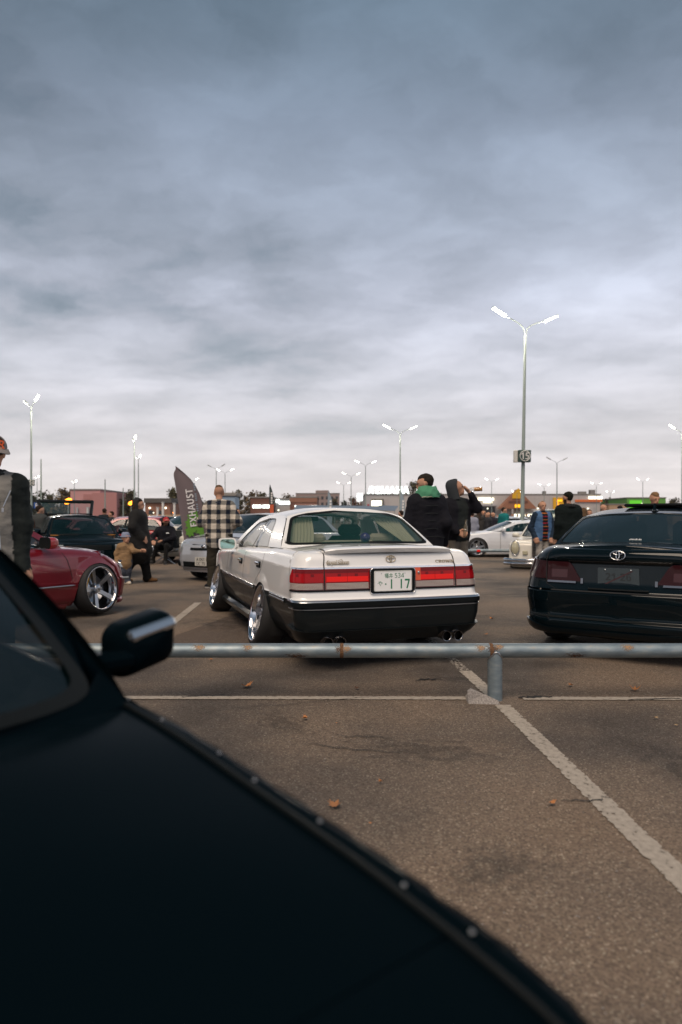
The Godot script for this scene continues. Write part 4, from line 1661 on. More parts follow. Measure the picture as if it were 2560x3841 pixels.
	for s in [-1.0, 1.0]:
		var cur := []
		for j in 9:
			var v := j / 8.0
			var row := PackedVector3Array()
			for k in 41:
				var u := k / 40.0
				var y := lerpf(0.965, 1.232, v)
				var inner: float
				var outer := lerpf(0.635, 0.535, v)
				if s < 0.0:
					inner = lerpf(0.395, 0.345, pow(v, 1.0)) + 0.03 * pow(1.0 - v, 4.0)
				else:
					inner = 0.26 + 0.25 * pow(1.0 - v, 1.15)
				var x := lerpf(inner, outer, u)
				var fold := 0.011 * sin(u * 44.0 + 2.0 * sin(v * 2.3) + s) + 0.005 * sin(u * 97.0 + v * 3.0)
				row.append(Vector3(x * s, y, lerpf(-0.905, -1.255, v) - 0.02 + fold + 0.03 * (1.0 - u) * 0.5))
			cur.append(row)
		st = ST()
		grid(st, cur, Vector3(0, 1.0, -2.5))
		obj("rear_curtain", st, "curtain", car)
	for s in [-1.0, 1.0]:  # added pale sheets behind the side windows, standing in for reflected sky
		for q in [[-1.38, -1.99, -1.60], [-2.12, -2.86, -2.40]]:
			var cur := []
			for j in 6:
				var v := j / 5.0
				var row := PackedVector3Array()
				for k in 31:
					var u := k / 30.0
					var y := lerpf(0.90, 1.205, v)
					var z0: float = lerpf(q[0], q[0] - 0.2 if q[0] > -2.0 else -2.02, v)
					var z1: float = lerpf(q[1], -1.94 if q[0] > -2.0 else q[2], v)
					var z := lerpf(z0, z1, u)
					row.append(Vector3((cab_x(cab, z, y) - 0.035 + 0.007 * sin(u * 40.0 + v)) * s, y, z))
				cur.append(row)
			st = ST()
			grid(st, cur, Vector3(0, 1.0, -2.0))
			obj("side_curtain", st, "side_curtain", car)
	# aerial mast stubs and lock
	st = ST()
	sphere(st, Vector3(0.232, 0.772, -0.044), Vector3(0.011, 0.011, 0.006), 10)
	obj("boot_lock", st, "satin_metal", car)
	st = ST()
	skin_patch(sp, st, span(0.202, 0.252, 3, func(x): return [0.706, 0.81]), 0.0128, 3)
	obj("side_lens", st, "lamp_orange", car)
	# the purple ball on the rear shelf is its own thing
	st = ST()
	sphere(st, Vector3.ZERO, Vector3.ONE * 0.05, 24)
	st.generate_normals()
	var ball := Node3D.new()
	ball.name = numbered("mirror_ball")
	add_child(ball)
	tag(ball, "glossy purple ball on the rear shelf inside the white saloon", "ball")
	ball.transform = car.transform * Transform3D(Basis(), Vector3(0.135, 1.032, -1.05))
	obj("sphere", st.commit(), "purple_ball", ball)
	st = ST()
	lathe(st, [[0.04, -0.065], [0.03, -0.055], [0.008, -0.045], [0.008, -0.03]], 16, Transform3D(), [0.0, -0.06])
	obj("stand", st, "dark_plastic", ball)


# ---------- the black saloon at the right ----------
func build_black_sedan():
	var car := thing("black_saloon", "glossy black saloon seen from behind with dark rear window and unlit smoked lamps", "car", Vector3(2.29, 0.0, -5.67), deg_to_rad(-34.0))
	var sp := {
		"levels": [
			[0.19, 0.80, -0.10, -4.80, 0.30, 0.26, 0.4, 0.06, 0.12],
			[0.22, 0.85, -0.03, -4.84, 0.30, 0.28, 0.4, 0.06, 0.12],
			[0.30, 0.875, 0.0, -4.86, 0.30, 0.30, 0.4, 0.06, 0.12],
			[0.345, 0.872, 0.0, -4.86, 0.30, 0.30, 0.4, 0.06, 0.12],
			[0.37, 0.878, -0.03, -4.86, 0.30, 0.30, 0.4, 0.06, 0.12],
			[0.50, 0.898, -0.012, -4.88, 0.30, 0.32, 0.4, 0.06, 0.12],
			[0.575, 0.900, -0.010, -4.88, 0.30, 0.32, 0.4, 0.06, 0.12],
			[0.60, 0.900, -0.035, -4.87, 0.30, 0.34, 0.4, 0.06, 0.12],
			[0.66, 0.895, -0.055, -4.85, 0.30, 0.36, 0.4, 0.06, 0.12],
			[0.83, 0.850, -0.075, -4.80, 0.30, 0.42, 0.4, 0.06, 0.12],
			[0.86, 0.835, -0.050, -4.80, 0.30, 0.44, 0.4, 0.06, 0.12],
			[0.95, 0.755, -0.045, -4.80, 0.30, 0.46, 0.4, 0.06, 0.12],
			[1.02, 0.69, -0.08, -4.80, 0.30, 0.46, 0.4, 0.06, 0.12]],
		"top": [[-4.9, 0.62], [-4.6, 0.78], [-3.6, 0.90], [-3.0, 0.94], [-2.0, 0.965], [-1.2, 0.975], [-0.6, 0.972], [-0.2, 0.962], [0.0, 0.955]],
		"taper": [[-4.9, 0.90], [-4.0, 0.98], [-3.0, 1.0], [-1.4, 1.0], [-0.6, 0.97], [0.0, 0.92]],
		"arches": [[-3.95, 0.35, 0.30], [-1.05, 0.35, 0.30]],
		"shoulder": 0.075, "crown": 0.03, "split": 0.585, "cabin": [-0.72, -3.3]}
	car_shell(sp, car, "black_paint", "black_paint", "interior_dark")
	var cab := {"belt": 0.71, "rail": 0.565, "y0": 0.965, "y1": 1.28, "crown": 0.035, "roof_mat": "black_paint",
		"outer": [[-3.35, 0.90], [-2.6, 1.25], [-2.0, 1.315], [-1.25, 1.235], [-0.66, 0.965]],
		"inner": [[-2.95, 0.945], [-2.40, 1.195], [-1.95, 1.232], [-1.55, 1.22], [-1.05, 1.0]],
		"top_front": [-2.6, 1.25], "top_rear": [-1.25, 1.235],
		"ws": [-3.35, -2.6, 0.12, 0.01], "rg": [-0.66, -1.25, 0.10, 0.012, [0.03, 0.02, 0.965]],
		"posts": [[-2.10, -1.98, 0.06, 0.95, 1.235]]}
	make_cabin(cab, car, "black_paint", "tinted_glass", "teal_glass", "tinted_glass")
	for z in [-3.95, -1.05]:
		for s in [-1.0, 1.0]:
			make_wheel(car, Vector3(0.775 * s, 0.335, z), s, 0.335, 0.25, 0.23, "multi", 0.03, 0.0, "dark_chrome")
	var st := ST()
	# lamps: smoked, narrowing towards the plate, wrapping round the corner
	for s in [-1.0, 1.0]:
		st = ST()
		skin_patch(sp, st, span(0.30 * s, 0.60 * s, 12, func(x): return [0.672, 0.672 + 0.165 * smoothstep(0.28, 0.42, absf(x))]), 0.012, 4, 0.02)
		var lm := obj("tail_lamp", st, "lamp_smoke_red", car)
		st = ST()
		skin_patch(sp, st, span(0.345 * s, 0.595 * s, 8, func(x): return [0.655, 0.672]), 0.016, 1, 0.02)
		skin_patch(sp, st, span(0.285 * s, 0.305 * s, 2, func(x): return [0.655, 0.70]), 0.014, 1, 0.02)
		obj("lamp_bezel", st, "dark_chrome", lm)
		st = ST()
		skin_patch(sp, st, span(0.42 * s, 0.56 * s, 6, func(x): return [0.70, 0.77]), 0.0135, 2)
		obj("inner_lens", st, "lamp_smoke_inner", lm)
		st = ST()
		skin_patch(sp, st, span(0.612 * s, 1.02 * s, 14, func(x): return [0.685 + 0.05 * smoothstep(0.8, 1.02, absf(x)), 0.838 + 0.02 * smoothstep(0.6, 1.0, absf(x))]), 0.014, 4, 0.02)
		obj("tail_lamp", st, "lamp_smoke_red", car)
		st = ST()
		var rows := [PackedVector3Array(), PackedVector3Array()]
		for k in 19:
			var y := lerpf(0.60, 0.95, k / 18.0)
			for e in 2:
				rows[e].append(skin(sp, (0.606 + 0.02 * (y - 0.7) - 0.08 * smoothstep(0.64, 0.60, y)) * s + (0.004 if e == 0 else -0.004), y, 0.016 if y > 0.66 and y < 0.86 else 0.003))
		grid(st, rows, Vector3(0, 0.7, -1.5))
		obj("boot_seam", st, "seam", car)
	st = ST()
	skin_patch(sp, st, span(-0.56, 0.56, 30, func(x): return [0.586, 0.596]), 0.004, 1)
	obj("boot_seam", st, "seam", car)
	st = ST()
	skin_patch(sp, st, span(-0.41, 0.41, 24, func(x): return [0.842, 0.850]), 0.010, 2, 0.014)
	obj("boot_blade", st, "dark_chrome", car)
	st = ST()
	skin_patch(sp, st, span(-0.24, 0.24, 12, func(x): return [0.612, 0.622]), 0.014, 2, 0.02)
	obj("boot_handle", st, "black_trim", car)
	st = ST()
	skin_patch(sp, st, span(-0.80, 0.80, 40, func(x): return [0.352, 0.362 + 0.004]), 0.010, 1, 0.01)
	obj("bumper_crease", st, "black_trim", car)
	st = ST()
	skin_patch(sp, st, span(-0.95, 0.95, 50, func(x): return [0.205, 0.262 + 0.05 * smoothstep(0.55, 0.9, absf(x))]), 0.022, 3, 0.05)
	obj("rear_skirt", st, "black_paint", car)
	oval_badge(car, Transform3D(Basis(Vector3.RIGHT, -0.12), Vector3(0.0, 0.905, -0.040)), 0.118, "chrome")
	st = ST()
	prism(st, rrect(0.33, 0.165, 0.01, 3), 0.005, Transform3D(Basis(), Vector3(0.0, 0.715, -0.062)))
	var pl := obj("number_plate", st, "plate_dim", car)
	var t := obj("plate_digits", text_mesh("21 26", 0.085, 0.001, true), "plate_dim_mark", pl)
	t.position = Vector3(0.0, 0.722, -0.0565)
	st = ST()
	prism(st, PackedVector2Array([Vector2(-0.15, -0.075), Vector2(-0.13, -0.075), Vector2(0.12, 0.06), Vector2(0.10, 0.06)]), 0.0013, Transform3D(Basis(), Vector3(0.0, 0.715, -0.057)))
	obj("plate_bar", st, "plate_red_line", pl)
	st = ST()
	for x in [-0.105, 0.10]:
		sphere(st, Vector3(x, 0.780, -0.055), Vector3(0.007, 0.007, 0.004), 8)
	obj("plate_screw", st, "satin_metal", pl)
	# shark fin and roof rack bar, sticker in the rear window
	st = ST()
	var fin := PackedVector2Array([Vector2(-0.075, 0.0), Vector2(0.075, 0.0), Vector2(0.062, 0.02), Vector2(0.045, 0.075), Vector2(0.036, 0.082), Vector2(0.01, 0.045), Vector2(-0.06, 0.014)])
	prism(st, fin, 0.022, Transform3D(Basis(Vector3.UP, -PI / 2), Vector3(0.085, 1.285, -1.36)))
	sphere(st, Vector3(0.074, 1.288, -1.36), Vector3(0.032, 0.022, 0.085), 12)
	obj("aerial_fin", st, "black_paint", car)
	st = ST()
	bx(st, Vector3(0.12, 1.358, -2.0), Vector3(0.84, 0.034, 0.50), 0.014)
	obj("sunroof_deflector", st, "black_trim", car)
	st = ST()
	for k in 9:
		bx(st, Vector3(-0.025 + k * 0.012, 1.018 + 0.004 * (k % 2), -0.645), Vector3(0.008, 0.016 + 0.004 * ((k * 7) % 3), 0.001))
	obj("window_sticker", st, "plate_white", car)
	# inside
	for x in [-0.36, 0.36]:
		st = ST()
		bx(st, Vector3(x, 1.04, -2.1), Vector3(0.46, 0.30, 0.14), 0.05)
		bx(st, Vector3(x, 1.20, -2.1), Vector3(0.24, 0.12, 0.09), 0.03)
		obj("front_seat", st, "interior_dark", car)


# ---------- the red saloon at the left ----------
func build_red_sedan():
	var car := thing("red_saloon", "candy red saloon on big chrome five spoke wheels with a yellow brake caliper", "car", Vector3(-5.77, 0.0, -5.876), deg_to_rad(-32.0))
	var sp := {
		"levels": [
			[0.16, 0.80, -0.10, -4.22, 0.16, 0.2, 0.17, 0.05, 0.10],
			[0.22, 0.845, -0.03, -4.31, 0.14, 0.2, 0.15, 0.05, 0.10],
			[0.40, 0.865, 0.0, -4.33, 0.14, 0.2, 0.15, 0.05, 0.10],
			[0.44, 0.868, 0.0, -4.33, 0.14, 0.2, 0.15, 0.05, 0.10],
			[0.47, 0.866, 0.0, -4.29, 0.15, 0.2, 0.16, 0.05, 0.10],
			[0.60, 0.862, -0.02, -4.28, 0.18, 0.2, 0.20, 0.05, 0.12],
			[0.75, 0.842, -0.05, -4.16, 0.2, 0.2, 0.28, 0.05, 0.14],
			[0.95, 0.79, -0.10, -4.10, 0.2, 0.2, 0.3, 0.05, 0.14]],
		"top": [[-4.4, 0.53], [-4.3, 0.59], [-4.12, 0.685], [-3.85, 0.785], [-3.5, 0.842], [-3.2, 0.860], [-2.5, 0.862], [-1.5, 0.89], [-0.6, 0.90], [0.0, 0.88]],
		"taper": [[-4.3, 0.93], [-3.75, 0.995], [-2.8, 1.0], [-1.2, 1.0], [-0.4, 0.98], [0.0, 0.95]],
		"arches": [[-3.74, 0.315, 0.345], [-1.05, 0.31, 0.33]],
		"shoulder": 0.085, "crown": 0.045, "split": 0.40, "cabin": [-0.5, -3.12], "lip": 0.02}
	car_shell(sp, car, "red_paint", "red_paint", "interior_dark")
	var cab := {"belt": 0.715, "rail": 0.55, "y0": 0.87, "y1": 1.28, "crown": 0.06, "roof_mat": "red_paint",
		"outer": [[-3.34, 0.845], [-3.16, 0.965], [-2.72, 1.23], [-2.1, 1.29], [-1.3, 1.26], [-0.5, 0.90]],
		"inner": [[-3.14, 0.868], [-3.06, 0.945], [-2.66, 1.18], [-2.1, 1.24], [-1.5, 1.22], [-0.95, 0.90]],
		"top_front": [-2.72, 1.23], "top_rear": [-1.3, 1.26],
		"ws": [-3.34, -2.72, 0.12, 0.01], "rg": [-0.5, -1.3, 0.10, 0.01],
		"posts": [[-1.95, -1.88, 0.07, 0.88, 1.235]]}
	make_cabin(cab, car, "red_paint", "teal_glass", "clear_glass", "teal_glass")
	for z in [-3.74, -1.05]:
		for s in [-1.0, 1.0]:
			var w := make_wheel(car, Vector3(0.80 * s, 0.335, z), s, 0.318, 0.268, 0.24, "blade", 0.12, 0.17 if z < -2.0 else 0.0)
			var st := ST()
			bx(st, Vector3(0.012 * s, 0.085, 0.175), Vector3(0.06, 0.17, 0.07), 0.012, Basis(Vector3.RIGHT, -0.42))
			obj("brake_caliper", st, "yellow_caliper", w)
	var st := ST()
	# bright strips: along the doors and round the bumper, under the side windows
	for s in [-1.0, 1.0]:
		st = ST()
		var rows := []
		for j in 3:
			var row := PackedVector3Array()
			for k in 25:
				var z := lerpf(-1.38, -3.44, k / 24.0)
				row.append(Vector3((side_x(sp, 0.408, z) + (0.013 if j == 1 else 0.004)) * s, 0.400 + 0.009 * j, z))
			rows.append(row)
		grid(st, rows, Vector3(0, 0.5, -2.4))
		obj("door_strip", st, "satin_metal", car)
		st = ST()
		rows = []
		for j in 3:
			var row := PackedVector3Array()
			for k in 25:
				var z := lerpf(-0.95, -3.16, k / 24.0)
				var y := smooth_tab(sp.top, z) - 0.002 + 0.012 * j
				row.append(Vector3((cab_x(cab, z, 0.87) + (0.018 if j == 1 else 0.008)) * s, y, z))
			rows.append(row)
		grid(st, rows, Vector3(0, 0.5, -2.4))
		obj("window_strip", st, "chrome", car)
		st = ST()
		for line in [[[-3.22, 0.84], [-3.30, 0.72], [-3.36, 0.5], [-3.36, 0.2]], [[-1.92, 0.87], [-1.95, 0.6], [-1.95, 0.2]]]:
			var pl := resample(line, 14)
			var a := PackedVector3Array()
			var b := PackedVector3Array()
			for p in pl:
				var v := body_point(sp, [side_x(sp, p[1], p[0]), p[0], 1.0, 0.0], p[1], false)
				a.append(Vector3((v.x + 0.0025) * s, v.y, v.z + 0.004))
				b.append(Vector3((v.x + 0.0025) * s, v.y, v.z - 0.004))
			grid(st, [a, b], Vector3(0, 0.5, -2.4))
		obj("door_seam", st, "seam", car)
		# mirror: dark glass side, bright red shell
		st = ST()
		rows = []
		for j in 7:
			var t := j / 6.0
			var sc := pow(maxf(0.0, 1.0 - pow(t, 3.0)), 0.45)
			var row := PackedVector3Array()
			for q in rrect(0.21 * sc, 0.135 * sc, 0.045 * sc, 6):
				row.append(Vector3((0.93 + q.x) * s, 0.935 + q.y, -2.95 - 0.15 * t))
			row.append(row[0])
			rows.append(row)
		grid(st, rows, Vector3(0.93 * s, 0.935, -3.02))
		var mr := obj("wing_mirror", st, "bright_red_paint", car)
		st = ST()
		prism(st, rrect(0.205, 0.13, 0.043, 6), 0.012, Transform3D(Basis(), Vector3(0.93 * s, 0.935, -2.955)))
		bx(st, Vector3(0.80 * s, 0.90, -3.0), Vector3(0.14, 0.05, 0.08), 0.015)
		obj("mirror_glass", st, "black_trim", mr)
		# lamps
		st = ST()
		rows = []
		for j in 5:
			var row := PackedVector3Array()
			var y := lerpf(0.585, 0.665, j / 4.0)
			for k in 9:
				var z := lerpf(-4.10, -4.24, k / 8.0)
				var yy: float = minf(y, smooth_tab(sp.top, z) - 0.03)
				var v := body_point(sp, [side_x(sp, yy, z) - 0.10 * pow(k / 8.0, 2.5), z, 0.8, -0.6], yy, false)
				row.append(Vector3((v.x + 0.004) * s, v.y, v.z - 0.004))
			rows.append(row)
		grid(st, rows, Vector3(0, 0.5, -3.0))
		obj("headlamp", st, "headlamp", car)
		st = ST()
		bx(st, Vector3(0.815 * s, 0.442, -4.19), Vector3(0.05, 0.03, 0.12), 0.01, Basis(Vector3.UP, -0.35 * s))
		obj("side_marker", st, "headlamp", car)
	st = ST()
	var L := 4.26
	# front lip and bumper step
	var o := outline(sp, 0.2)
	var rows := []
	for q in [[0.125, 0.012], [0.15, 0.035], [0.185, 0.03], [0.20, 0.0]]:
		var row := PackedVector3Array()
		for sgn in [1.0, -1.0]:
			var oo := outline(sp, 0.2)
			var idx := range(oo.size() - 17, oo.size())
			if sgn < 0.0:
				idx.reverse()
			for i in idx:
				row.append(Vector3((oo[i][0] + oo[i][2] * q[1]) * sgn, q[0], oo[i][1] + oo[i][3] * q[1]))
		rows.append(row)
	grid(st, rows, Vector3(0, 0.2, -3.5))
	obj("front_lip", st, "red_paint", car)
	st = ST()
	bx(st, Vector3(0.78, 0.17, -2.35), Vector3(0.09, 0.09, 1.98), 0.03)
	obj("sill_skirt", st, "red_paint", car)
	st = ST()
	bx(st, Vector3(-0.78, 0.17, -2.35), Vector3(0.09, 0.09, 1.98), 0.03)
	obj("sill_skirt", st, "red_paint", car)
	for x in [-0.34, 0.34]:
		st = ST()
		bx(st, Vector3(x, 0.86, -1.98), Vector3(0.46, 0.36, 0.14), 0.05)
		bx(st, Vector3(x, 1.08, -1.98), Vector3(0.24, 0.13, 0.09), 0.03)
		obj("front_seat", st, "interior_dark", car)


# ---------- the dark car right beside the camera ----------
func build_near_car():
	var yaw := deg_to_rad(-135.6)
	var b := Basis(Vector3.UP, yaw)
	var at := Vector3(-0.386, 0.0, -1.276) - b * Vector3(-0.775, 0.0, -3.50)
	var car := thing("dark_saloon", "dark teal black car close to the camera, bonnet edge and mirror out of focus", "car", Vector3(at.x, 0, at.z), yaw)
	var sp := {
		"levels": [
			[0.17, 0.76, -0.10, -4.62, 0.25, 0.25, 0.3, 0.05, 0.12],
			[0.25, 0.81, 0.0, -4.70, 0.25, 0.25, 0.3, 0.05, 0.12],
			[0.45, 0.835, 0.0, -4.74, 0.25, 0.25, 0.3, 0.05, 0.12],
			[0.60, 0.835, 0.0, -4.70, 0.25, 0.25, 0.3, 0.05, 0.12],
			[0.75, 0.825, -0.05, -4.64, 0.25, 0.25, 0.3, 0.05, 0.12],
			[0.86, 0.812, -0.08, -4.60, 0.25, 0.25, 0.3, 0.05, 0.12],
			[0.98, 0.79, -0.10, -4.60, 0.25, 0.25, 0.3, 0.05, 0.12]],
		"top": [[-4.8, 0.55], [-4.6, 0.630], [-4.387, 0.719], [-4.156, 0.776], [-4.022, 0.799], [-3.874, 0.818], [-3.69, 0.840], [-3.5, 0.853], [-3.2, 0.868], [-2.0, 0.89], [-0.8, 0.93], [0.0, 0.91]],
		"taper": [[-4.8, 0.93], [-4.4, 0.985], [-4.0, 0.985], [-3.4, 1.0], [-1.2, 1.0], [0.0, 0.95]],
		"arches": [[-3.95, 0.33, 0.30], [-1.05, 0.33, 0.30]],
		"shoulder": 0.035, "crown": 0.035, "split": 0.45, "cabin": [-0.7, -3.38]}
	car_shell(sp, car, "dark_teal_paint", "dark_teal_paint", "interior_dark")
	var cab := {"belt": 0.765, "rail": 0.615, "y0": 0.87, "y1": 1.24, "crown": 0.06, "roof_mat": "dark_teal_paint",
		"outer": [[-3.50, 0.857], [-3.36, 0.985], [-3.10, 1.160], [-2.75, 1.245], [-2.2, 1.29], [-1.3, 1.235], [-0.6, 0.93]],
		"inner": [[-3.28, 0.90], [-3.02, 1.10], [-2.70, 1.185], [-2.3, 1.23], [-1.55, 1.20], [-1.1, 0.94]],
		"top_front": [-2.98, 1.19], "top_rear": [-1.3, 1.235],
		"ws": [-3.50, -2.98, 0.16, 0.0, [0.05, 0.035, 0.94]], "rg": [-0.6, -1.3, 0.10, 0.01],
		"posts": [[-2.1, -2.0, 0.06, 0.9, 1.21]]}
	make_cabin(cab, car, "dark_teal_paint", "teal_glass", "near_glass", "tinted_glass")
	for z in [-3.95, -1.05]:
		for s in [-1.0, 1.0]:
			make_wheel(car, Vector3(0.745 * s, 0.315, z), s, 0.315, 0.24, 0.21, "six", 0.04)
	# mirrors: dark shells with a bright cap along the top
	for s in [-1.0, 1.0]:
		var st := ST()
		var rows := []
		for j in 9:
			var t := j / 8.0
			var sc := pow(maxf(0.0, 1.0 - pow(t, 4.0)), 0.4)
			var row := PackedVector3Array()
			for q in rrect(0.152 * sc, 0.122 * sc, 0.032 * sc, 6):
				row.append(Vector3((0.942 + q.x) * s, 0.912 + q.y + 0.25 * q.x, -3.165 - 0.11 * t))
			row.append(row[0])
			rows.append(row)
		grid(st, rows, Vector3(0.942 * s, 0.912, -3.2))
		bx(st, Vector3(0.83 * s, 0.885, -3.24), Vector3(0.16, 0.045, 0.06), 0.015)
		var mr := obj("wing_mirror", st, "dark_teal_paint", car)
		st = ST()
		bx(st, Vector3(0.946 * s, 0.950, -3.258), Vector3(0.120, 0.028, 0.016), 0.007, Basis(Vector3(0, 0, 1), 0.22 * s) * Basis(Vector3.RIGHT, 0.45))
		obj("mirror_cap", st, "satin_metal", mr)
		st = ST()
		prism(st, rrect(0.135, 0.105, 0.038, 6), 0.004, Transform3D(Basis(Vector3(0, 0, 1), 0.25 * s), Vector3(0.942 * s, 0.912, -3.169)))
		obj("mirror_glass", st, "mirror_glass", mr)
	# rubber seam between wing and bonnet, and small bolts along it
	var st := ST()
	var a := []
	for k in 21:
		var z := lerpf(-3.50, -4.50, k / 20.0)
		a.append(Vector3(-(side_x(sp, 0.8, z) - 0.062), smooth_tab(sp.top, z) + 0.006, z))
	tube(st, a, 0.004, 6, false)
	obj("bonnet_seam", st, "black_trim", car)
	for k in 9:
		st = ST()
		var z := lerpf(-3.46, -4.52, pow(k / 8.0, 0.92)) + 0.02 * sin(k * 2.3)
		sphere(st, Vector3(-(side_x(sp, 0.8, z) - 0.036 - 0.006 * (k % 2)), smooth_tab(sp.top, z) + 0.001, z), Vector3(0.0034, 0.0025, 0.0034), 8)
		obj("bolt", st, "spoke_steel", car)
	# wipers, dashboard, steering wheel and seats seen dimly through the screen
	for x in [-0.35, 0.25]:
		st = ST()
		tube(st, [Vector3(x, 0.905, -3.62), Vector3(x + 0.25, 0.955, -3.55), Vector3(x + 0.52, 0.95, -3.50)], [0.008, 0.006, 0.005], 6)
		obj("wiper", st, "black_trim", car)
	st = ST()
	bx(st, Vector3(0, 0.88, -3.05), Vector3(1.36, 0.12, 0.5), 0.05)
	obj("dashboard", st, "interior_dark", car)
	st = ST()
	var ring := []
	for k in 25:
		var t := TAU * k / 24
		ring.append(Vector3(0.36, 0.98, -2.72) + Basis(Vector3.RIGHT, -0.45) * Vector3(cos(t) * 0.18, sin(t) * 0.18, 0))
	tube(st, ring, 0.014, 8, false)
	obj("steering_wheel", st, "interior_dark", car)
	for x in [-0.36, 0.36]:
		st = ST()
		bx(st, Vector3(x, 0.86, -2.05), Vector3(0.48, 0.42, 0.16), 0.05)
		bx(st, Vector3(x, 1.11, -2.05), Vector3(0.25, 0.14, 0.09), 0.03)
		obj("front_seat", st, "interior_dark", car)
	for s in [-1.0, 1.0]:
		st = ST()
		var hl := []
		for j in 5:
			var row := PackedVector3Array()
			for k in 7:
				var y := lerpf(0.46, 0.58, j / 4.0)
				row.append(skin_front(sp, lerpf(0.42, 0.80, k / 6.0), y, 0.006, s))
			hl.append(row)
		grid(st, hl, Vector3(0, 0.5, -3.5))
		obj("headlamp", st, "headlamp", car)
	st = ST()
	bx(st, Vector3(0, 0.47, -4.74), Vector3(0.7, 0.12, 0.03), 0.01)
	obj("grille", st, "black_trim", car)

# a point on the front at half-width x, height y
func skin_front(sp: Dictionary, x: float, y: float, off: float, s := 1.0) -> Vector3:
	var o := outline(sp, y)
	for i in range(o.size() - 1, 0, -1):
		if o[i - 1][0] >= x or i == 1:
			var t: float = clampf((x - o[i][0]) / maxf(o[i - 1][0] - o[i][0], 1e-6), 0, 1)
			var q := [lerpf(o[i][0], o[i - 1][0], t), lerpf(o[i][1], o[i - 1][1], t), lerpf(o[i][2], o[i - 1][2], t), lerpf(o[i][3], o[i - 1][3], t)]
			var p := body_point(sp, q, y, false)
			p += Vector3(q[2], 0, q[3]) * off
			return Vector3(p.x * s, p.y, p.z)
	return Vector3.ZERO


# ---------- the far edge of the car park: shops, trees, lamps, banners ----------
# places are given as x = metres to the right, z = metres ahead (negative), from the ground below the camera

func building(called: String, label: String, at: Vector3, w: float, h: float, d: float, wall: String, turn := 0.0, group := "") -> Node3D:
	var b := thing(called, label, "building", at, turn, group)
	var st := ST()
	bx(st, Vector3(0, h * 0.5, -d * 0.5), Vector3(w, h, d), 0.05)
	obj("wall", st, wall, b)
	st = ST()
	bx(st, Vector3(0, h + 0.16, -d * 0.5), Vector3(w + 0.3, 0.32, d + 0.3), 0.05)
	obj("parapet", st, "wall_grime", b)
	return b

func part_box(b: Node3D, called: String, c: Vector3, s: Vector3, m: String, bev := 0.0) -> MeshInstance3D:
	var st := ST()
	bx(st, c, s, bev)
	return obj(called, st, m, b)

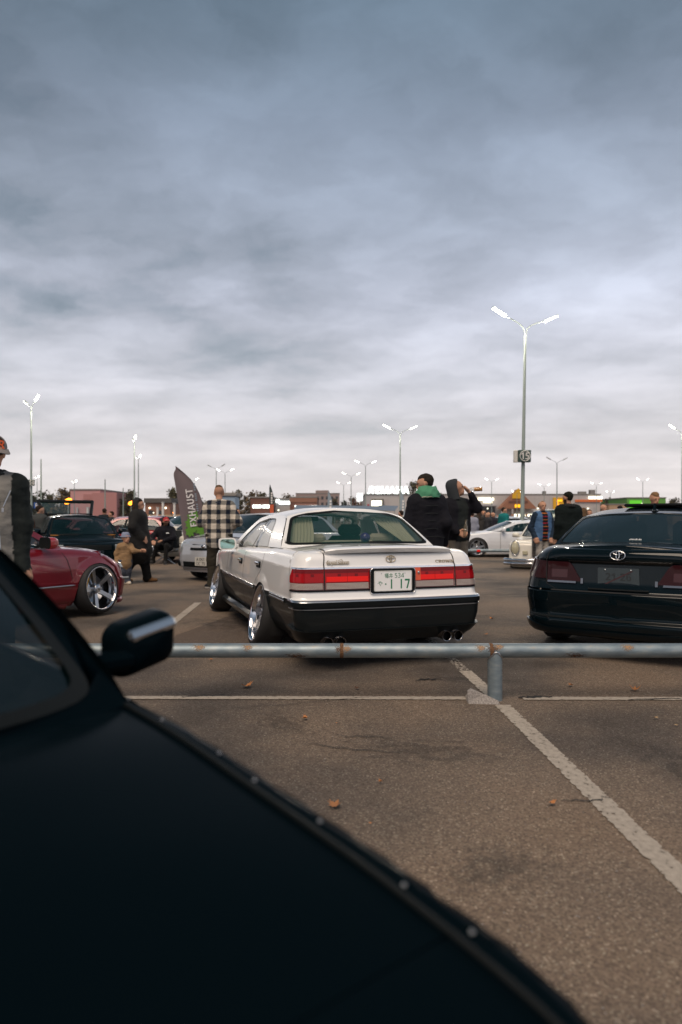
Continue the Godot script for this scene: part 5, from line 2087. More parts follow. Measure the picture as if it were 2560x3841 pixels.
func build_far():
	# big pale store with white roof letters
	var z := -200.0
	var s := building("store", "long pale grey store with white lit letters standing on its roof edge", Vector3(41.5, 0, z), 69.0, 8.6, 50.0, "wall_store")
	var word := "ЛЕМАНА ПРО"
	var lx := -33.7
	for ch in word:
		if ch != " ":
			var t := obj("roof_letter", text_mesh(ch, 3.0, 0.35, true), "sign_white", s)
			t.position = Vector3(lx + 0.95, 9.95, 0.35)
		lx += 2.0 if ch != "М" else 2.25
	part_box(s, "roof_letter_rail", Vector3(-23.0, 8.82, 0.2), Vector3(23.0, 0.18, 0.18), "wall_grime")
	part_box(s, "entrance_portal", Vector3(-31.5, 5.9, 0.5), Vector3(4.9, 3.0, 1.0), "wall_dark", 0.05)
	part_box(s, "lit_sign", Vector3(-31.4, 5.95, 1.1), Vector3(3.5, 1.9, 0.2), "sign_white_warm")
	for k in 3:
		part_box(s, "floodlight", Vector3(-33.0 + k * 1.5, 4.55, 1.2), Vector3(0.4, 0.4, 0.3), "head_glow")
	part_box(s, "lit_sign", Vector3(0.9, 7.35, 0.2), Vector3(4.6, 0.75, 0.3), "sign_white_warm")
	part_box(s, "lit_sign", Vector3(1.5, 6.55, 0.2), Vector3(2.5, 0.55, 0.3), "sign_white_warm")
	part_box(s, "canopy", Vector3(1.0, 5.5, 1.2), Vector3(5.6, 0.5, 2.4), "wall_store_grey", 0.05)
	part_box(s, "entrance_glass", Vector3(1.0, 2.6, 0.1), Vector3(5.2, 5.0, 0.2), "far_window")
	for q in [[10.6, 2.6], [14.2, 3.4], [22.0, 7.6]]:
		part_box(s, "lit_window", Vector3(q[0], 2.5, 0.1), Vector3(q[1], 0.9, 0.2), "sign_white_warm")
	for k in 16:
		part_box(s, "wall_panel_joint", Vector3(-32.0 + k * 4.3, 4.2, 0.03), Vector3(0.10, 8.2, 0.06), "wall_store_grey")
	for q in [[33.5, 9.9, 1.5], [30.5, 9.4, 2.2], [19.2, 9.5, 0.8], [-12.0, 9.0, 1.0], [-3.0, 9.1, 1.0], [-19.0, 9.6, 1.4]]:
		part_box(s, "roof_unit", Vector3(q[0], q[1] - 0.3, -4.0), Vector3(q[2], 1.3, 1.6), "wall_grime", 0.05)
	part_box(s, "yellow_panel", Vector3(23.0, 5.9, 0.3), Vector3(4.9, 3.9, 0.5), "panel_yellow", 0.04)
	for q in [[22.3, 6.9, 1.6, 0.5], [21.7, 6.0, 0.5, 2.2], [22.4, 5.6, 1.2, 0.45], [22.9, 4.7, 2.2, 0.9]]:
		part_box(s, "yellow_panel_light", Vector3(q[0], q[1], 0.62), Vector3(q[2], q[3], 0.12), "sign_yellow")
	part_box(s, "orange_band", Vector3(31.0, 6.85, 0.2), Vector3(7.9, 0.65, 0.4), "wall_orange")
	part_box(s, "lit_sign", Vector3(33.0, 7.75, 0.2), Vector3(3.9, 0.7, 0.3), "sign_white_warm")
	for k in 3:
		part_box(s, "drainpipe", Vector3(27.5 + k * 2.6, 3.5, 0.12), Vector3(0.35, 3.0, 0.2), "wall_store_grey")
	# brown gable front with a yellow peak
	var g := thing("gabled_entrance", "brown triangular shop entrance gable with yellow peak and yellow board", "building", Vector3(50.9, 0, z + 4.0))
	var st := ST()
	prism(st, PackedVector2Array([Vector2(-5.4, 4.5), Vector2(5.4, 4.5), Vector2(0.0, 10.1)]), -3.5)
	obj("gable", st, "roof_gable", g)
	st = ST()
	prism(st, PackedVector2Array([Vector2(-1.75, 7.4), Vector2(1.75, 7.4), Vector2(1.7, 8.5), Vector2(0.0, 10.4), Vector2(-1.7, 8.5)]), 0.25, Transform3D(Basis(), Vector3(0, 0, 0.02)))
	obj("peak_board", st, "panel_yellow", g)
	for q in [[-1.6, 6.45, 2.3], [0.6, 6.45, 1.6], [2.2, 6.45, 1.0]]:
		part_box(g, "gable_letters", Vector3(q[0], q[1], 0.08), Vector3(q[2], 0.6, 0.12), "wall_brown")
	part_box(g, "yellow_board", Vector3(0.3, 5.25, 0.1), Vector3(2.7, 1.15, 0.2), "panel_yellow")
	for q in [-1.05, -0.2, 0.65]:
		part_box(g, "board_light", Vector3(q + 0.35, 5.25, 0.24), Vector3(0.62, 0.75, 0.1), "sign_yellow")
	for x in [-4.6, -1.6, 1.6, 4.6]:
		part_box(g, "column", Vector3(x, 2.25, -0.3), Vector3(0.4, 4.5, 0.4), "wall_store")
	# neighbours to the right
	var gb := building("green_shop", "green fronted shop box behind the black saloon", Vector3(89.5, 0, -200), 11.4, 7.6, 20.0, "wall_green")
	part_box(gb, "lower_wall", Vector3(0, 2.0, 0.06), Vector3(11.5, 4.0, 0.1), "wall_tan")
	part_box(gb, "green_light_board", Vector3(-3.2, 5.9, 0.08), Vector3(3.6, 2.2, 0.12), "sign_green")
	var tb := building("tan_shop", "low tan shop building between dark trees and the green shop", Vector3(79.5, 0, -196), 5.0, 5.6, 12.0, "wall_tan")
	part_box(tb, "door", Vector3(-1.0, 1.3, 0.05), Vector3(1.2, 2.6, 0.1), "far_window")
	tb = building("orange_shop", "low orange tan shop building right of the green shop", Vector3(98.0, 0, -196), 5.5, 5.6, 12.0, "wall_tan")
	part_box(tb, "door", Vector3(0.5, 1.3, 0.05), Vector3(1.4, 2.6, 0.1), "far_window")
	# brown shops with white lit boards
	for q in [[-18.2, 5.3, "brown brick shop with a white lit name board beside the orange banner", 0], [-8.4, 6.4, "brown brick shop with one long bright white light box", 1]]:
		var b := building("brown_shop", q[2], Vector3(q[0] - 0.4, 0, -160), q[1], 6.4, 12.0, "wall_brown")
		if q[3] == 0:
			for k in 2:
				part_box(b, "lit_sign", Vector3(-1.1 + k * 2.3, 4.4, 0.1), Vector3(2.0, 0.75, 0.2), "sign_white")
			part_box(b, "awning", Vector3(0.4, 2.4, 0.6), Vector3(4.0, 0.5, 1.2), "sign_panel_pale", 0.05)
			part_box(b, "lit_sign", Vector3(0.5, 2.35, 1.25), Vector3(3.2, 0.45, 0.1), "sign_white_warm")
		else:
			part_box(b, "lit_sign", Vector3(0.6, 4.2, 0.15), Vector3(5.2, 0.95, 0.3), "sign_white")
			part_box(b, "upper_band", Vector3(0, 5.9, 0.06), Vector3(6.45, 1.0, 0.1), "wall_brick")
		for k in 3:
			part_box(b, "shop_window", Vector3(-1.8 + k * 1.8, 1.4, 0.06), Vector3(1.3, 2.2, 0.1), "far_window")
	var mid := building("grey_kiosk", "pale kiosk with a green edged lit board between the brown shops", Vector3(-13.7, 0, -165), 4.4, 6.2, 9.0, "wall_store_grey")
	part_box(mid, "lit_sign", Vector3(0.2, 5.4, 0.1), Vector3(3.0, 0.7, 0.2), "sign_white")
	part_box(mid, "round_light", Vector3(-1.6, 5.8, 0.2), Vector3(0.8, 0.8, 0.3), "sign_white")
	# apartment block far behind
	var ap := building("apartment_block", "distant pinkish apartment block rising behind the brown shops", Vector3(-11.0, 0, -320), 20.5, 13.6, 14.0, "wall_block")
	for j in 4:
		for k in 9:
			part_box(ap, "window", Vector3(-9.0 + k * 2.25, 3.2 + j * 2.8, 0.06), Vector3(1.1, 1.4, 0.12), "far_window")
	part_box(ap, "roof_house", Vector3(2.0, 14.5, -5.0), Vector3(6.0, 1.6, 4.0), "wall_block")
	# pylon sign and dark frame left of the store
	var py := thing("pylon_sign", "brown pylon with a white lit board left of the roof letters", "sign", Vector3(5.0, 0, -190))
	for x in [-1.7, -0.9, 0.4]:
		part_box(py, "post", Vector3(x, 3.5, 0), Vector3(0.22, 7.0, 0.22), "wall_brown")
	part_box(py, "lit_board", Vector3(0.25, 7.6, 0.1), Vector3(1.5, 2.1, 0.3), "sign_white")
	part_box(py, "board", Vector3(2.6, 6.0, 0.0), Vector3(1.8, 3.4, 0.3), "wall_store_grey")
	part_box(py, "red_mark", Vector3(2.6, 5.4, 0.2), Vector3(0.5, 0.5, 0.1), "cloth_red")
	# pale blue canopies in a row
	for q in [[-2.3, 11.6, "long pale blue market canopy behind the white saloon's roof"], [4.9, 2.6, "small slanted blue canopy at the right end of the long one"]]:
		var c := thing("canopy", q[2], "canopy", Vector3(q[0] + 1.4, 0, -96))
		st = ST()
		var pr := PackedVector2Array([Vector2(-q[1] * 0.5, 2.6), Vector2(q[1] * 0.5, 2.5), Vector2(q[1] * 0.5 + 0.5, 3.2), Vector2(-q[1] * 0.5 + 0.4, 3.3)])
		prism(st, pr, -2.0)
		obj("cloth_roof", st, "awning_blue", c)
		for x in [-0.5, 0.0, 0.5]:
			part_box(c, "post", Vector3(x * q[1] * 0.96, 1.3, -0.2), Vector3(0.08, 2.6, 0.08), "lamp_post_steel")
	# left: pink hall, brick house, blue hoarding, low fence
	var pk := building("pink_hall", "large pink windowless hall behind the dark hatchback", Vector3(-56.2, 0, -150), 6.6, 7.75, 18.0, "wall_pink")
	part_box(pk, "side_wing", Vector3(5.2, 3.55, -3.0), Vector3(5.4, 7.1, 12.0), "wall_pink_dark", 0.05)
	part_box(pk, "pale_panel", Vector3(1.2, 6.3, 0.05), Vector3(3.2, 1.2, 0.1), "wall_pink_dark")
	for q in [[-1.6, 0.8], [0.8, 0.8], [4.2, 0.7]]:
		part_box(pk, "pale_post", Vector3(q[0], 2.0, 0.4), Vector3(0.28, 4.0, 0.28), "sign_grey")
	var hs := building("brick_house", "small brick house with a dark flat roof left of the dark banner", Vector3(-33.3, 0, -124), 4.6, 4.3, 8.0, "wall_brick")
	part_box(hs, "roof", Vector3(0.1, 4.75, -3.8), Vector3(5.0, 0.85, 8.6), "wall_dark", 0.05)
	for x in [-1.2, 0.6]:
		part_box(hs, "window", Vector3(x, 2.4, 0.06), Vector3(0.8, 1.1, 0.1), "far_window")
	var fe := thing("fence", "low tan boundary fence running behind the left cars", "fence", Vector3(-32.0, 0, -112))
	for k in 9:
		part_box(fe, "panel", Vector3(-1.4 + k * 1.62, 1.25, 0), Vector3(1.56, 1.7, 0.08), "wall_tan", 0.01)
		part_box(fe, "post", Vector3(-2.2 + k * 1.62, 1.35, 0), Vector3(0.1, 2.2, 0.1), "wall_dark")
	for q in [[612, 1886, 105], [655, 1890, 104], [688, 1893, 103], [592, 1905, 106], [330, 1905, 106]]:
		var x: float = (q[0] - 1280.0) / 2560.0 * q[2]
		var hh: float = 1.2 + (1951.0 - q[1]) / 2560.0 * q[2]
		var pt := thing("bollard_light", ["tall pale post nearest the brick house", "second tall pale post, left of the dark banner", "third tall pale post beside the dark banner", "short pale post in front of the brick house", "pale post before the pink hall"][[612, 655, 688, 592, 330].find(q[0])], "post", Vector3(x, 0, -q[2]))
		part_box(pt, "shaft", Vector3(0, hh * 0.5, 0), Vector3(0.32, hh, 0.32), "sign_panel_pale", 0.05)
		part_box(pt, "cap", Vector3(0, hh + 0.06, 0), Vector3(0.42, 0.12, 0.42), "sign_grey", 0.03)
	var bh := building("blue_container", "pale blue site container behind the plaid shirt man", Vector3(-9.95, 0, -60), 1.3, 3.3, 2.4, "panel_blue")
	part_box(bh, "door", Vector3(0.1, 1.2, 0.03), Vector3(0.8, 2.1, 0.06), "awning_blue")
	# parking sign with a white arrow on blue
	var ps := thing("parking_sign", "blue square parking sign on a thin post at the far left", "sign", Vector3(-20.7, 0, -46.5))
	part_box(ps, "post", Vector3(0, 1.3, -0.04), Vector3(0.07, 2.6, 0.07), "lamp_post_steel")
	part_box(ps, "panel", Vector3(0, 2.2, 0), Vector3(0.46, 0.40, 0.03), "sign_blue", 0.005)
	st = ST()
	strokes(st, [[[-0.08, -0.12], [-0.08, 0.12], [0.06, 0.12], [0.10, 0.06], [0.06, 0.0], [-0.08, 0.0]]], 0.05, 0.01, Transform3D(Basis(), Vector3(0, 2.2, 0.016)))
	obj("letter", st, "sign_panel_pale", ps)
	# wall lamps along the shop fronts and small lights by the fence
	for k in 13:
		part_box(s, "wall_lamp", Vector3(-28.0 + k * 4.9, 4.6 + 0.5 * (k % 3), 0.25), Vector3(0.34, 0.34, 0.3), "sign_white_warm", 0.05)
	for k in 9:
		part_box(fe, "fence_lamp", Vector3(-2.0 + k * 1.62, 2.4, 0.05), Vector3(0.16, 0.16, 0.16), "sodium_light" if k % 3 == 1 else "sign_white_warm", 0.03)
	for q in [[tb, 5.0], [gb, 6.0], [pk, 5.2], [hs, 3.4], [mid, 3.6]]:
		for x in [-1.4, 1.5]:
			part_box(q[0], "wall_lamp", Vector3(x, q[1], 0.2), Vector3(0.3, 0.3, 0.3), "sign_white_warm", 0.05)
	build_trees()
	build_lamps()
	build_banners()

func tree_shape(sd: int, h: float, w: float, mode: int) -> Array:
	var rng := RandomNumberGenerator.new()
	rng.seed = sd
	var tr := ST()
	tube(tr, [Vector3(0, 0, 0), Vector3(0.05, h * 0.3, 0), Vector3(-0.05, h * 0.6, 0.05), Vector3(0, h * 0.9, 0)], [0.22, 0.16, 0.1, 0.03], 7)
	for k in 6:
		var y := h * rng.randf_range(0.28, 0.7)
		var a := rng.randf() * TAU
		tube(tr, [Vector3(0, y, 0), Vector3(cos(a) * w * 0.22, y + h * 0.10, sin(a) * w * 0.22), Vector3(cos(a) * w * 0.36, y + h * 0.2, sin(a) * w * 0.36)], [0.07, 0.045, 0.02], 5)
	var cr := ST()
	flat(cr)
	var clumps := []
	for k in 26:
		var t := rng.randf()
		var y := h * lerpf(0.26, 0.98, t)
		var rr := w * 0.5 * (sin(PI * lerpf(0.16, 0.97, t)) if mode == 0 else (1.05 - t))
		var a := rng.randf() * TAU
		var r := rr * sqrt(rng.randf())
		clumps.append([Vector3(cos(a) * r, y, sin(a) * r), w * rng.randf_range(0.09, 0.19), rng.randf_range(0.55, 1.45)])
	for c in clumps:
		for k in 70:
			var d := Vector3(rng.randfn(), rng.randfn(), rng.randfn()) * 0.55
			var p: Vector3 = c[0] + d * c[1]
			var s: float = rng.randf_range(0.16, 0.36)
			var u := Vector3(rng.randfn(), rng.randfn(), rng.randfn()).normalized()
			var v := u.cross(Vector3(rng.randfn(), rng.randfn(), rng.randfn())).normalized()
			var sh: float = c[2] * rng.randf_range(0.7, 1.3)
			cr.set_color(Color(sh * 0.9, sh * 0.9, sh * 0.85))
			tri(cr, p - u * s, p + v * s, p + u * s)
			tri(cr, p - u * s, p + u * s, p - v * s * 0.8)
	tr.generate_normals()
	cr.generate_normals()
	return [tr.commit(), cr.commit()]

func build_trees():
	var kinds := [tree_shape(1, 10.0, 7.0, 0), tree_shape(2, 10.0, 5.0, 1), tree_shape(3, 10.0, 8.0, 0), tree_shape(4, 10.0, 4.0, 1)]
	var lab := "tree seen far behind the parked cars, "
	var list := [
		[105, 1852, 150, 0, "leaves_dark", "dark tree behind the far left lamp post with the number sign"],
		[160, 1850, 170, 2, "leaves_green", "green tree right of the far left lamp post"],
		[188, 1862, 180, 0, "leaves_olive", "olive tree between the left lamp post and the raised tailgate"],
		[236, 1842, 160, 0, "leaves_autumn", "brown autumn tree just left of the pink hall"],
		[262, 1848, 190, 1, "leaves_autumn", "narrow autumn tree touching the pink hall's left corner"],
		[492, 1848, 150, 0, "leaves_olive", "tree right of the pink hall"],
		[515, 1872, 155, 1, "leaves_dark", "small dark conifer right of the pink hall"],
		[648, 1838, 170, 1, "leaves_olive", "tall thin tree right of the brick house"],
		[672, 1858, 180, 0, "leaves_olive", "olive tree behind the third pale post"],
		[705, 1878, 160, 2, "leaves_dark", "low dark tree left of the dark banner"],
		[740, 1872, 200, 2, "leaves_olive", "tree hidden partly by the dark banner"],
		[875, 1853, 190, 1, "leaves_autumn", "thin tree left of the brown shop"],
		[896, 1846, 200, 1, "leaves_olive", "pointed tree close to the brown shop's left side"],
		[950, 1852, 210, 2, "leaves_autumn", "tree rising over the first brown shop"],
		[985, 1856, 220, 0, "leaves_olive", "tree rising behind the black and orange banner"],
		[1080, 1862, 240, 2, "leaves_autumn", "tree behind the pale kiosk"],
		[1255, 1878, 210, 0, "leaves_olive", "low tree right of the apartment block"],
		[1292, 1882, 215, 1, "leaves_dark", "dark low tree between apartment block and store"],
		[1325, 1872, 230, 0, "leaves_autumn", "tree directly left of the store's lit pylon"],
		[1555, 1818, 270, 0, "leaves_olive", "treetop above the store roof letters"],
		[2280, 1876, 215, 0, "leaves_olive", "tree at the right end of the store"],
		[2240, 1874, 235, 2, "leaves_dark", "dark tree behind the store's right corner"],
		[2530, 1876, 230, 2, "leaves_olive", "tree behind the orange tan shop at the right edge"],
		[40, 1850, 200, 2, "leaves_green", "green tree at the left edge behind the cap man"]]
	for q in list:
		var x: float = (q[0] - 1280.0) / 2560.0 * q[2]
		var h: float = 1.2 + (1951.0 - q[1]) / 2560.0 * q[2]
		var t := thing("tree", q[5], "tree", Vector3(x, 0, -q[2]), q[0] * 0.7, "trees along the far edge")
		var sc := h / 9.9
		var a := obj("trunk", kinds[q[3]][0], "bark", t)
		var c := obj("crown", kinds[q[3]][1], q[4], t)
		a.scale = Vector3(sc * 1.1, sc, sc * 1.1)
		c.scale = Vector3(sc * 1.1, sc, sc * 1.1)
	# unbroken belt of scrub between the buildings
	var rng := RandomNumberGenerator.new()
	rng.seed = 77
	for side in [[-170.0, -52.0, -215.0], [-50.0, 9.0, -260.0], [76.0, 190.0, -245.0]]:
		var st := ST()
		flat(st)
		var x: float = side[0]
		while x < side[1]:
			x += 0.9
			var top := 4.2 + 1.6 * sin(x * 0.21) + 1.2 * sin(x * 0.55 + 1.0)
			for k in 26:
				var p := Vector3(x + rng.randf_range(-1, 1), top * pow(rng.randf(), 0.7), side[2] + rng.randf_range(-3, 3))
				var s := rng.randf_range(0.25, 0.6)
				var u := Vector3(rng.randfn(), rng.randfn(), rng.randfn()).normalized()
				var v := u.cross(Vector3(rng.randfn(), rng.randfn(), rng.randfn())).normalized()
				var sh := rng.randf_range(0.6, 1.4) * (0.8 + 0.3 * sin(x * 0.4))
				st.set_color(Color(sh, sh * 0.92, sh * 0.8))
				tri(st, p - u * s, p + v * s, p + u * s)
				tri(st, p - u * s, p + u * s, p - v * s)
		var o := obj("scrub", st, "leaves_olive")
		o.set_meta("kind", "stuff")
		tag(o, "belt of olive scrub and small trees along the horizon")

# a lamp post with two raised arms
func make_lamp_post(label: String, at: Vector3, h: float, turn: float, lit := true, lean := 0.0, bright := "street_light", arms := 2) -> Node3D:
	var t := thing("street_lamp", label, "street lamp", at, turn, "lamp posts of the car park")
	t.rotation.z = lean
	var st := ST()
	tube(st, [Vector3(0, 0, 0), Vector3(0, 1.2, 0), Vector3(0, 1.25, 0), Vector3(0, h - 1.25, 0)], [0.13, 0.12, 0.10, 0.055], 10)
	obj("pole", st, "lamp_post_steel", t)
	for s in ([-1.0, 1.0] if arms == 2 else [1.0]):
		st = ST()
		var pts := []
		for k in 8:
			var u := k / 7.0
			pts.append(Vector3(s * (0.02 + 0.98 * pow(u, 1.35)), h - 1.28 + 0.72 * pow(u, 0.5), 0))
		tube(st, pts, 0.024, 8)
		obj("arm", st, "lamp_post_steel", t)
		var d := Vector3(s, 0.46, 0).normalized()
		var b := Basis(d, Vector3(-d.y * s, absf(d.x), 0), Vector3(0, 0, s))
		st = ST()
		bx(st, Vector3(s * 1.0, h - 0.55, 0) + d * 0.42 + Vector3(0, 0.035, 0), Vector3(0.80, 0.04, 0.17), 0.015, b)
		var hd := obj("lamp_head", st, "lamp_post_steel", t)
		st = ST()
		bx(st, Vector3(s * 1.0, h - 0.55, 0) + d * 0.43 - Vector3(0, 0.03, 0), Vector3(0.76, 0.05, 0.15), 0.02, b)
		obj("lamp_glass", st, bright if lit else "sign_panel_pale", hd)
	return t

func lamp_lights(t: Node3D, h: float, e: float):
	for s in [-1.0, 1.0]:
		var l := OmniLight3D.new()
		l.name = "lamp_light"
		l.light_color = Color(1.0, 0.95, 0.86)
		l.light_energy = e
		l.light_size = 0.2
		l.omni_range = 120.0
		l.omni_attenuation = 2.0
		l.shadow_enabled = true
		t.add_child(l, true)
		l.position = Vector3(s * 1.42, h - 0.55, 0)

func number_sign(t: Node3D, y: float, digits: String, size: float, turn: float):
	var n := Node3D.new()
	n.name = "number_sign"
	t.add_child(n, true)
	n.position = Vector3(0.02, y, 0.0)
	n.rotation.y = turn - t.rotation.y
	part_box(n, "sign_box", Vector3(0, 0, 0.10), Vector3(size, size, 0.30), "sign_panel_dark", 0.01)
	part_box(n, "side_panel", Vector3(-size * 0.66, 0, -0.05), Vector3(size * 0.28, size, 0.24), "sign_panel_pale", 0.01)
	var st := ST()
	var ring := []
	for k in 33: ring.append(Vector3(cos(TAU * k / 32) * size * 0.42, sin(TAU * k / 32) * size * 0.42, 0.258))
	tube(st, ring, size * 0.035, 6, false)
	obj("sign_ring", st, "sign_panel_pale", n)
	var tx := obj("sign_digits", text_mesh(digits, size * 0.78, 0.015, true), "sign_panel_pale", n)
	tx.scale = Vector3(0.85, 1.0, 1)
	tx.position = Vector3(0, 0, 0.262)

func build_lamps():
	var P := func(px: float, z: float) -> float: return (px - 1280.0) / 2560.0 * z
	var t := make_lamp_post("tall lamp post with the number 15 sign right of the centre", Vector3(P.call(1958, 32), 0, -32), 11.2, 0.30, true, -0.019)
	number_sign(t, 4.19, "15", 0.56, 0.0)
	lamp_lights(t, 11.2, 14.0)
	t = make_lamp_post("lamp post with a number sign at the far left", Vector3(P.call(118, 53), 0, -53), 10.9, -0.85)
	number_sign(t, 4.1, "14", 0.46, 0.5)
	lamp_lights(t, 10.9, 14.0)
	var list := [
		[1502, 66, 10.6, 0.25, "lamp post rising left of the green collar man"],
		[505, 77, 10.8, -1.2, "tall lamp post right of the pink hall"],
		[520, 97, 10.6, -1.1, "second lamp post right of the pink hall, close behind the taller one"],
		[1372, 105, 10.6, 0.3, "lamp post above the left end of the roof letters"],
		[1318, 132, 10.6, 0.2, "smaller lamp post left of the roof letters"],
		[1290, 160, 10.4, 0.2, "faint small lamp post farther left of the roof letters"],
		[845, 122, 10.6, -0.3, "lamp post behind the plaid shirt man"],
		[720, 150, 10.6, -0.4, "lamp post beside the top of the dark banner"],
		[280, 120, 8.4, -1.0, "lamp post behind the raised tailgate"],
		[1845, 150, 10.6, 0.4, "lamp post left of the brown gable"],
		[1940, 190, 9.6, 0.3, "lamp post in front of the yellow gable peak"],
		[2042, 165, 10.2, 0.4, "lamp post between gable and yellow panel"],
		[2238, 170, 10.8, 0.4, "lamp post over the orange band"],
		[2290, 215, 10.6, 0.4, "distant lamp post right of the store"],
		[2412, 150, 10.6, 0.4, "lamp post behind the fair haired man"],
		[2560, 67, 10.7, 0.4, "lamp post at the right edge of the view"],
		[140, 130, 9.8, -1.0, "lamp post over the trees at the far left"]]
	for q in list:
		t = make_lamp_post(q[4], Vector3(P.call(q[0], q[1]), 0, -q[1]), q[2], q[3])
		if q[1] < 80:
			lamp_lights(t, q[2], 10.0)
	make_lamp_post("unlit lamp post right of the number 15 post", Vector3(P.call(2090, 98), 0, -98), 10.4, 0.3, false)
	make_lamp_post("unlit lamp post behind the plaid man's head", Vector3(P.call(812, 108), 0, -108), 10.2, -0.5, false)
	# flagless poles and sodium lamps
	for q in [[155, 1722, 60, "bare pole right of the far left lamp post"], [395, 1798, 70, "bare pole in front of the pink hall"], [463, 1830, 90, "thin bare pole at the pink hall's right corner"]]:
		var z: float = q[2]
		var h: float = 1.2 + (1951.0 - q[1]) / 2560.0 * z
		var p: Node3D = thing("pole", q[3], "pole", Vector3(P.call(q[0], z), 0, -z))
		var st := ST()
		tube(st, [Vector3(0, 0, 0), Vector3(0, h, 0)], [0.10, 0.05], 8)
		obj("shaft", st, "lamp_post_steel", p)
		part_box(p, "foot", Vector3(0, 0.05, 0), Vector3(0.35, 0.1, 0.35), "lamp_post_steel", 0.02)
	for q in [[256, 1880, 62, 0.30, "orange sodium lamp glowing above the raised tailgate"], [492, 1887, 80, 0.26, "small orange lamp left of the walking woman's head"], [102, 1903, 60, 0.16, "dim orange lamp behind the cap man's shoulder"]]:
		var z: float = q[2]
		var h: float = 1.2 + (1951.0 - q[1]) / 2560.0 * z
		var p := thing("sodium_lamp", q[4], "street lamp", Vector3(P.call(q[0], z), 0, -z))
		var st := ST()
		tube(st, [Vector3(0, 0, 0), Vector3(0, h - 0.1, -0.05)], [0.06, 0.04], 8)
		obj("pole", st, "lamp_post_steel", p)
		st = ST()
		sphere(st, Vector3(0, h, 0), Vector3(q[3] * 1.3, q[3] * 0.8, q[3]), 12, Basis(Vector3(0, 0, 1), 0.5))
		obj("lamp_glass", st, "sodium_light", p)

func feather(called: String, label: String, at: Vector3, h: float, w: float, turn: float, cloth: String, lean := 0.0) -> Node3D:
	var f := thing(called, label, "banner", at, turn, "feather banners")
	f.rotation.z = lean
	var st := ST()
	# mast bending over at the top
	var pts := []
	for k in 15:
		var t := k / 14.0
		var y := h * t
		pts.append(Vector3(-w * 0.86 * pow(maxf(0.0, (t - 0.55) / 0.45), 2.4) + w * 0.5, y if t < 0.9 else y - h * 0.02 * (t - 0.9) * 10.0, 0))
	tube(st, pts, 0.012, 6)
	obj("mast", st, "dark_plastic", f)
	st = ST()
	lathe(st, [[0.001, 0.06], [0.05, 0.06], [0.22, 0.02], [0.22, 0.0]], 16, Transform3D(Basis(), Vector3(w * 0.5, 0, 0)), [0.0, -0.1])
	obj("foot", st, "dark_plastic", f)
	var rows := []
	for j in 31:
		var t := lerpf(0.14, 1.0, j / 30.0)
		var right: float = -w * 0.86 * pow(maxf(0.0, (t - 0.55) / 0.45), 2.4) + w * 0.5
		var left := minf(right, lerpf(-w * 0.42, -w * 0.5, t))
		if t > 0.93: left = lerpf(left, right, pow((t - 0.93) / 0.07, 1.4))
		var row := PackedVector3Array()
		for k in 11:
			var u := k / 10.0
			row.append(Vector3(lerpf(left, right, u), h * t, 0.03 * sin(u * 5.0 + t * 7.0) * (1.0 - u) + 0.012))
		rows.append(row)
	st = ST()
	grid(st, rows, Vector3(0, h * 0.5, -3))
	obj("cloth", st, cloth, f)
	return f

func build_banners():
	var f := feather("feather_banner", "dark mauve feather banner with white vertical lettering and green splashes", Vector3(-3.40, 0, -16.4), 2.55, 0.58, 0.10, "banner_mauve", 0.14)
	# lettering reads upwards
	var t := obj("lettering", text_mesh("EXHAUST", 0.19, 0.006, true, "Droid Sans", 0), "banner_white", f)
	t.rotation.z = PI / 2
	t.scale = Vector3(1.12, 1.2, 1)
	t.position = Vector3(0.03, 1.50, 0.062)
	var sb := ST()
	for k in 14:
		if k % 5 != 4:
			bx(sb, Vector3(0.165, 1.42 + k * 0.05, 0.058), Vector3(0.045, 0.028, 0.004))
	obj("small_print", sb, "banner_grey_blue", f)
	var st := ST()
	for q in [[0.045, 1.26, 0.17], [0.05, 1.08, 0.16], [-0.07, 1.14, 0.12], [0.16, 1.18, 0.12], [-0.09, 0.95, 0.13], [0.17, 0.96, 0.14]]:
		var pl := PackedVector2Array()
		for k in 14:
			var a := TAU * k / 14.0
			var r: float = q[2] * (1.0 if k % 2 == 0 else 0.62)
			pl.append(Vector2(clampf(q[0] + cos(a) * r, -0.2, 0.235), q[1] + sin(a) * r * 1.2))
		prism(st, pl, 0.004 + 0.0004 * q[0], Transform3D(Basis(), Vector3(0, 0, 0.044)))
	obj("green_splash", st, "banner_green", f)
	f = feather("feather_banner", "black feather banner with an orange foot standing behind the white saloon", Vector3(-3.55, 0, -35.0), 3.05, 0.27, 0.0, "banner_black")
	st = ST()
	bx(st, Vector3(0.0, 1.72, 0.035), Vector3(0.20, 0.55, 0.01))
	obj("orange_block", st, "banner_orange", f)
	st = ST()
	for k in 5:
		bx(st, Vector3(0.0, 2.1 + k * 0.12, 0.035), Vector3(0.08, 0.09, 0.01))
	obj("white_mark", st, "banner_white", f)
	for q in [[-0.85, 47.0, 3.25, "pale blue grey feather banner over the white saloon's roof"], [4.15, 47.0, 3.2, "pale blue grey feather banner left of the green collar man"]]:
		f = feather("feather_banner", q[3], Vector3(q[0], 0, -q[1]), q[2], 0.36, 0.0, "banner_grey_blue", -0.04)
		st = ST()
		for k in 6:
			bx(st, Vector3(0.03, 1.5 + k * 0.2, 0.04), Vector3(0.12, 0.13, 0.01))
		obj("pale_mark", st, "banner_white", f)


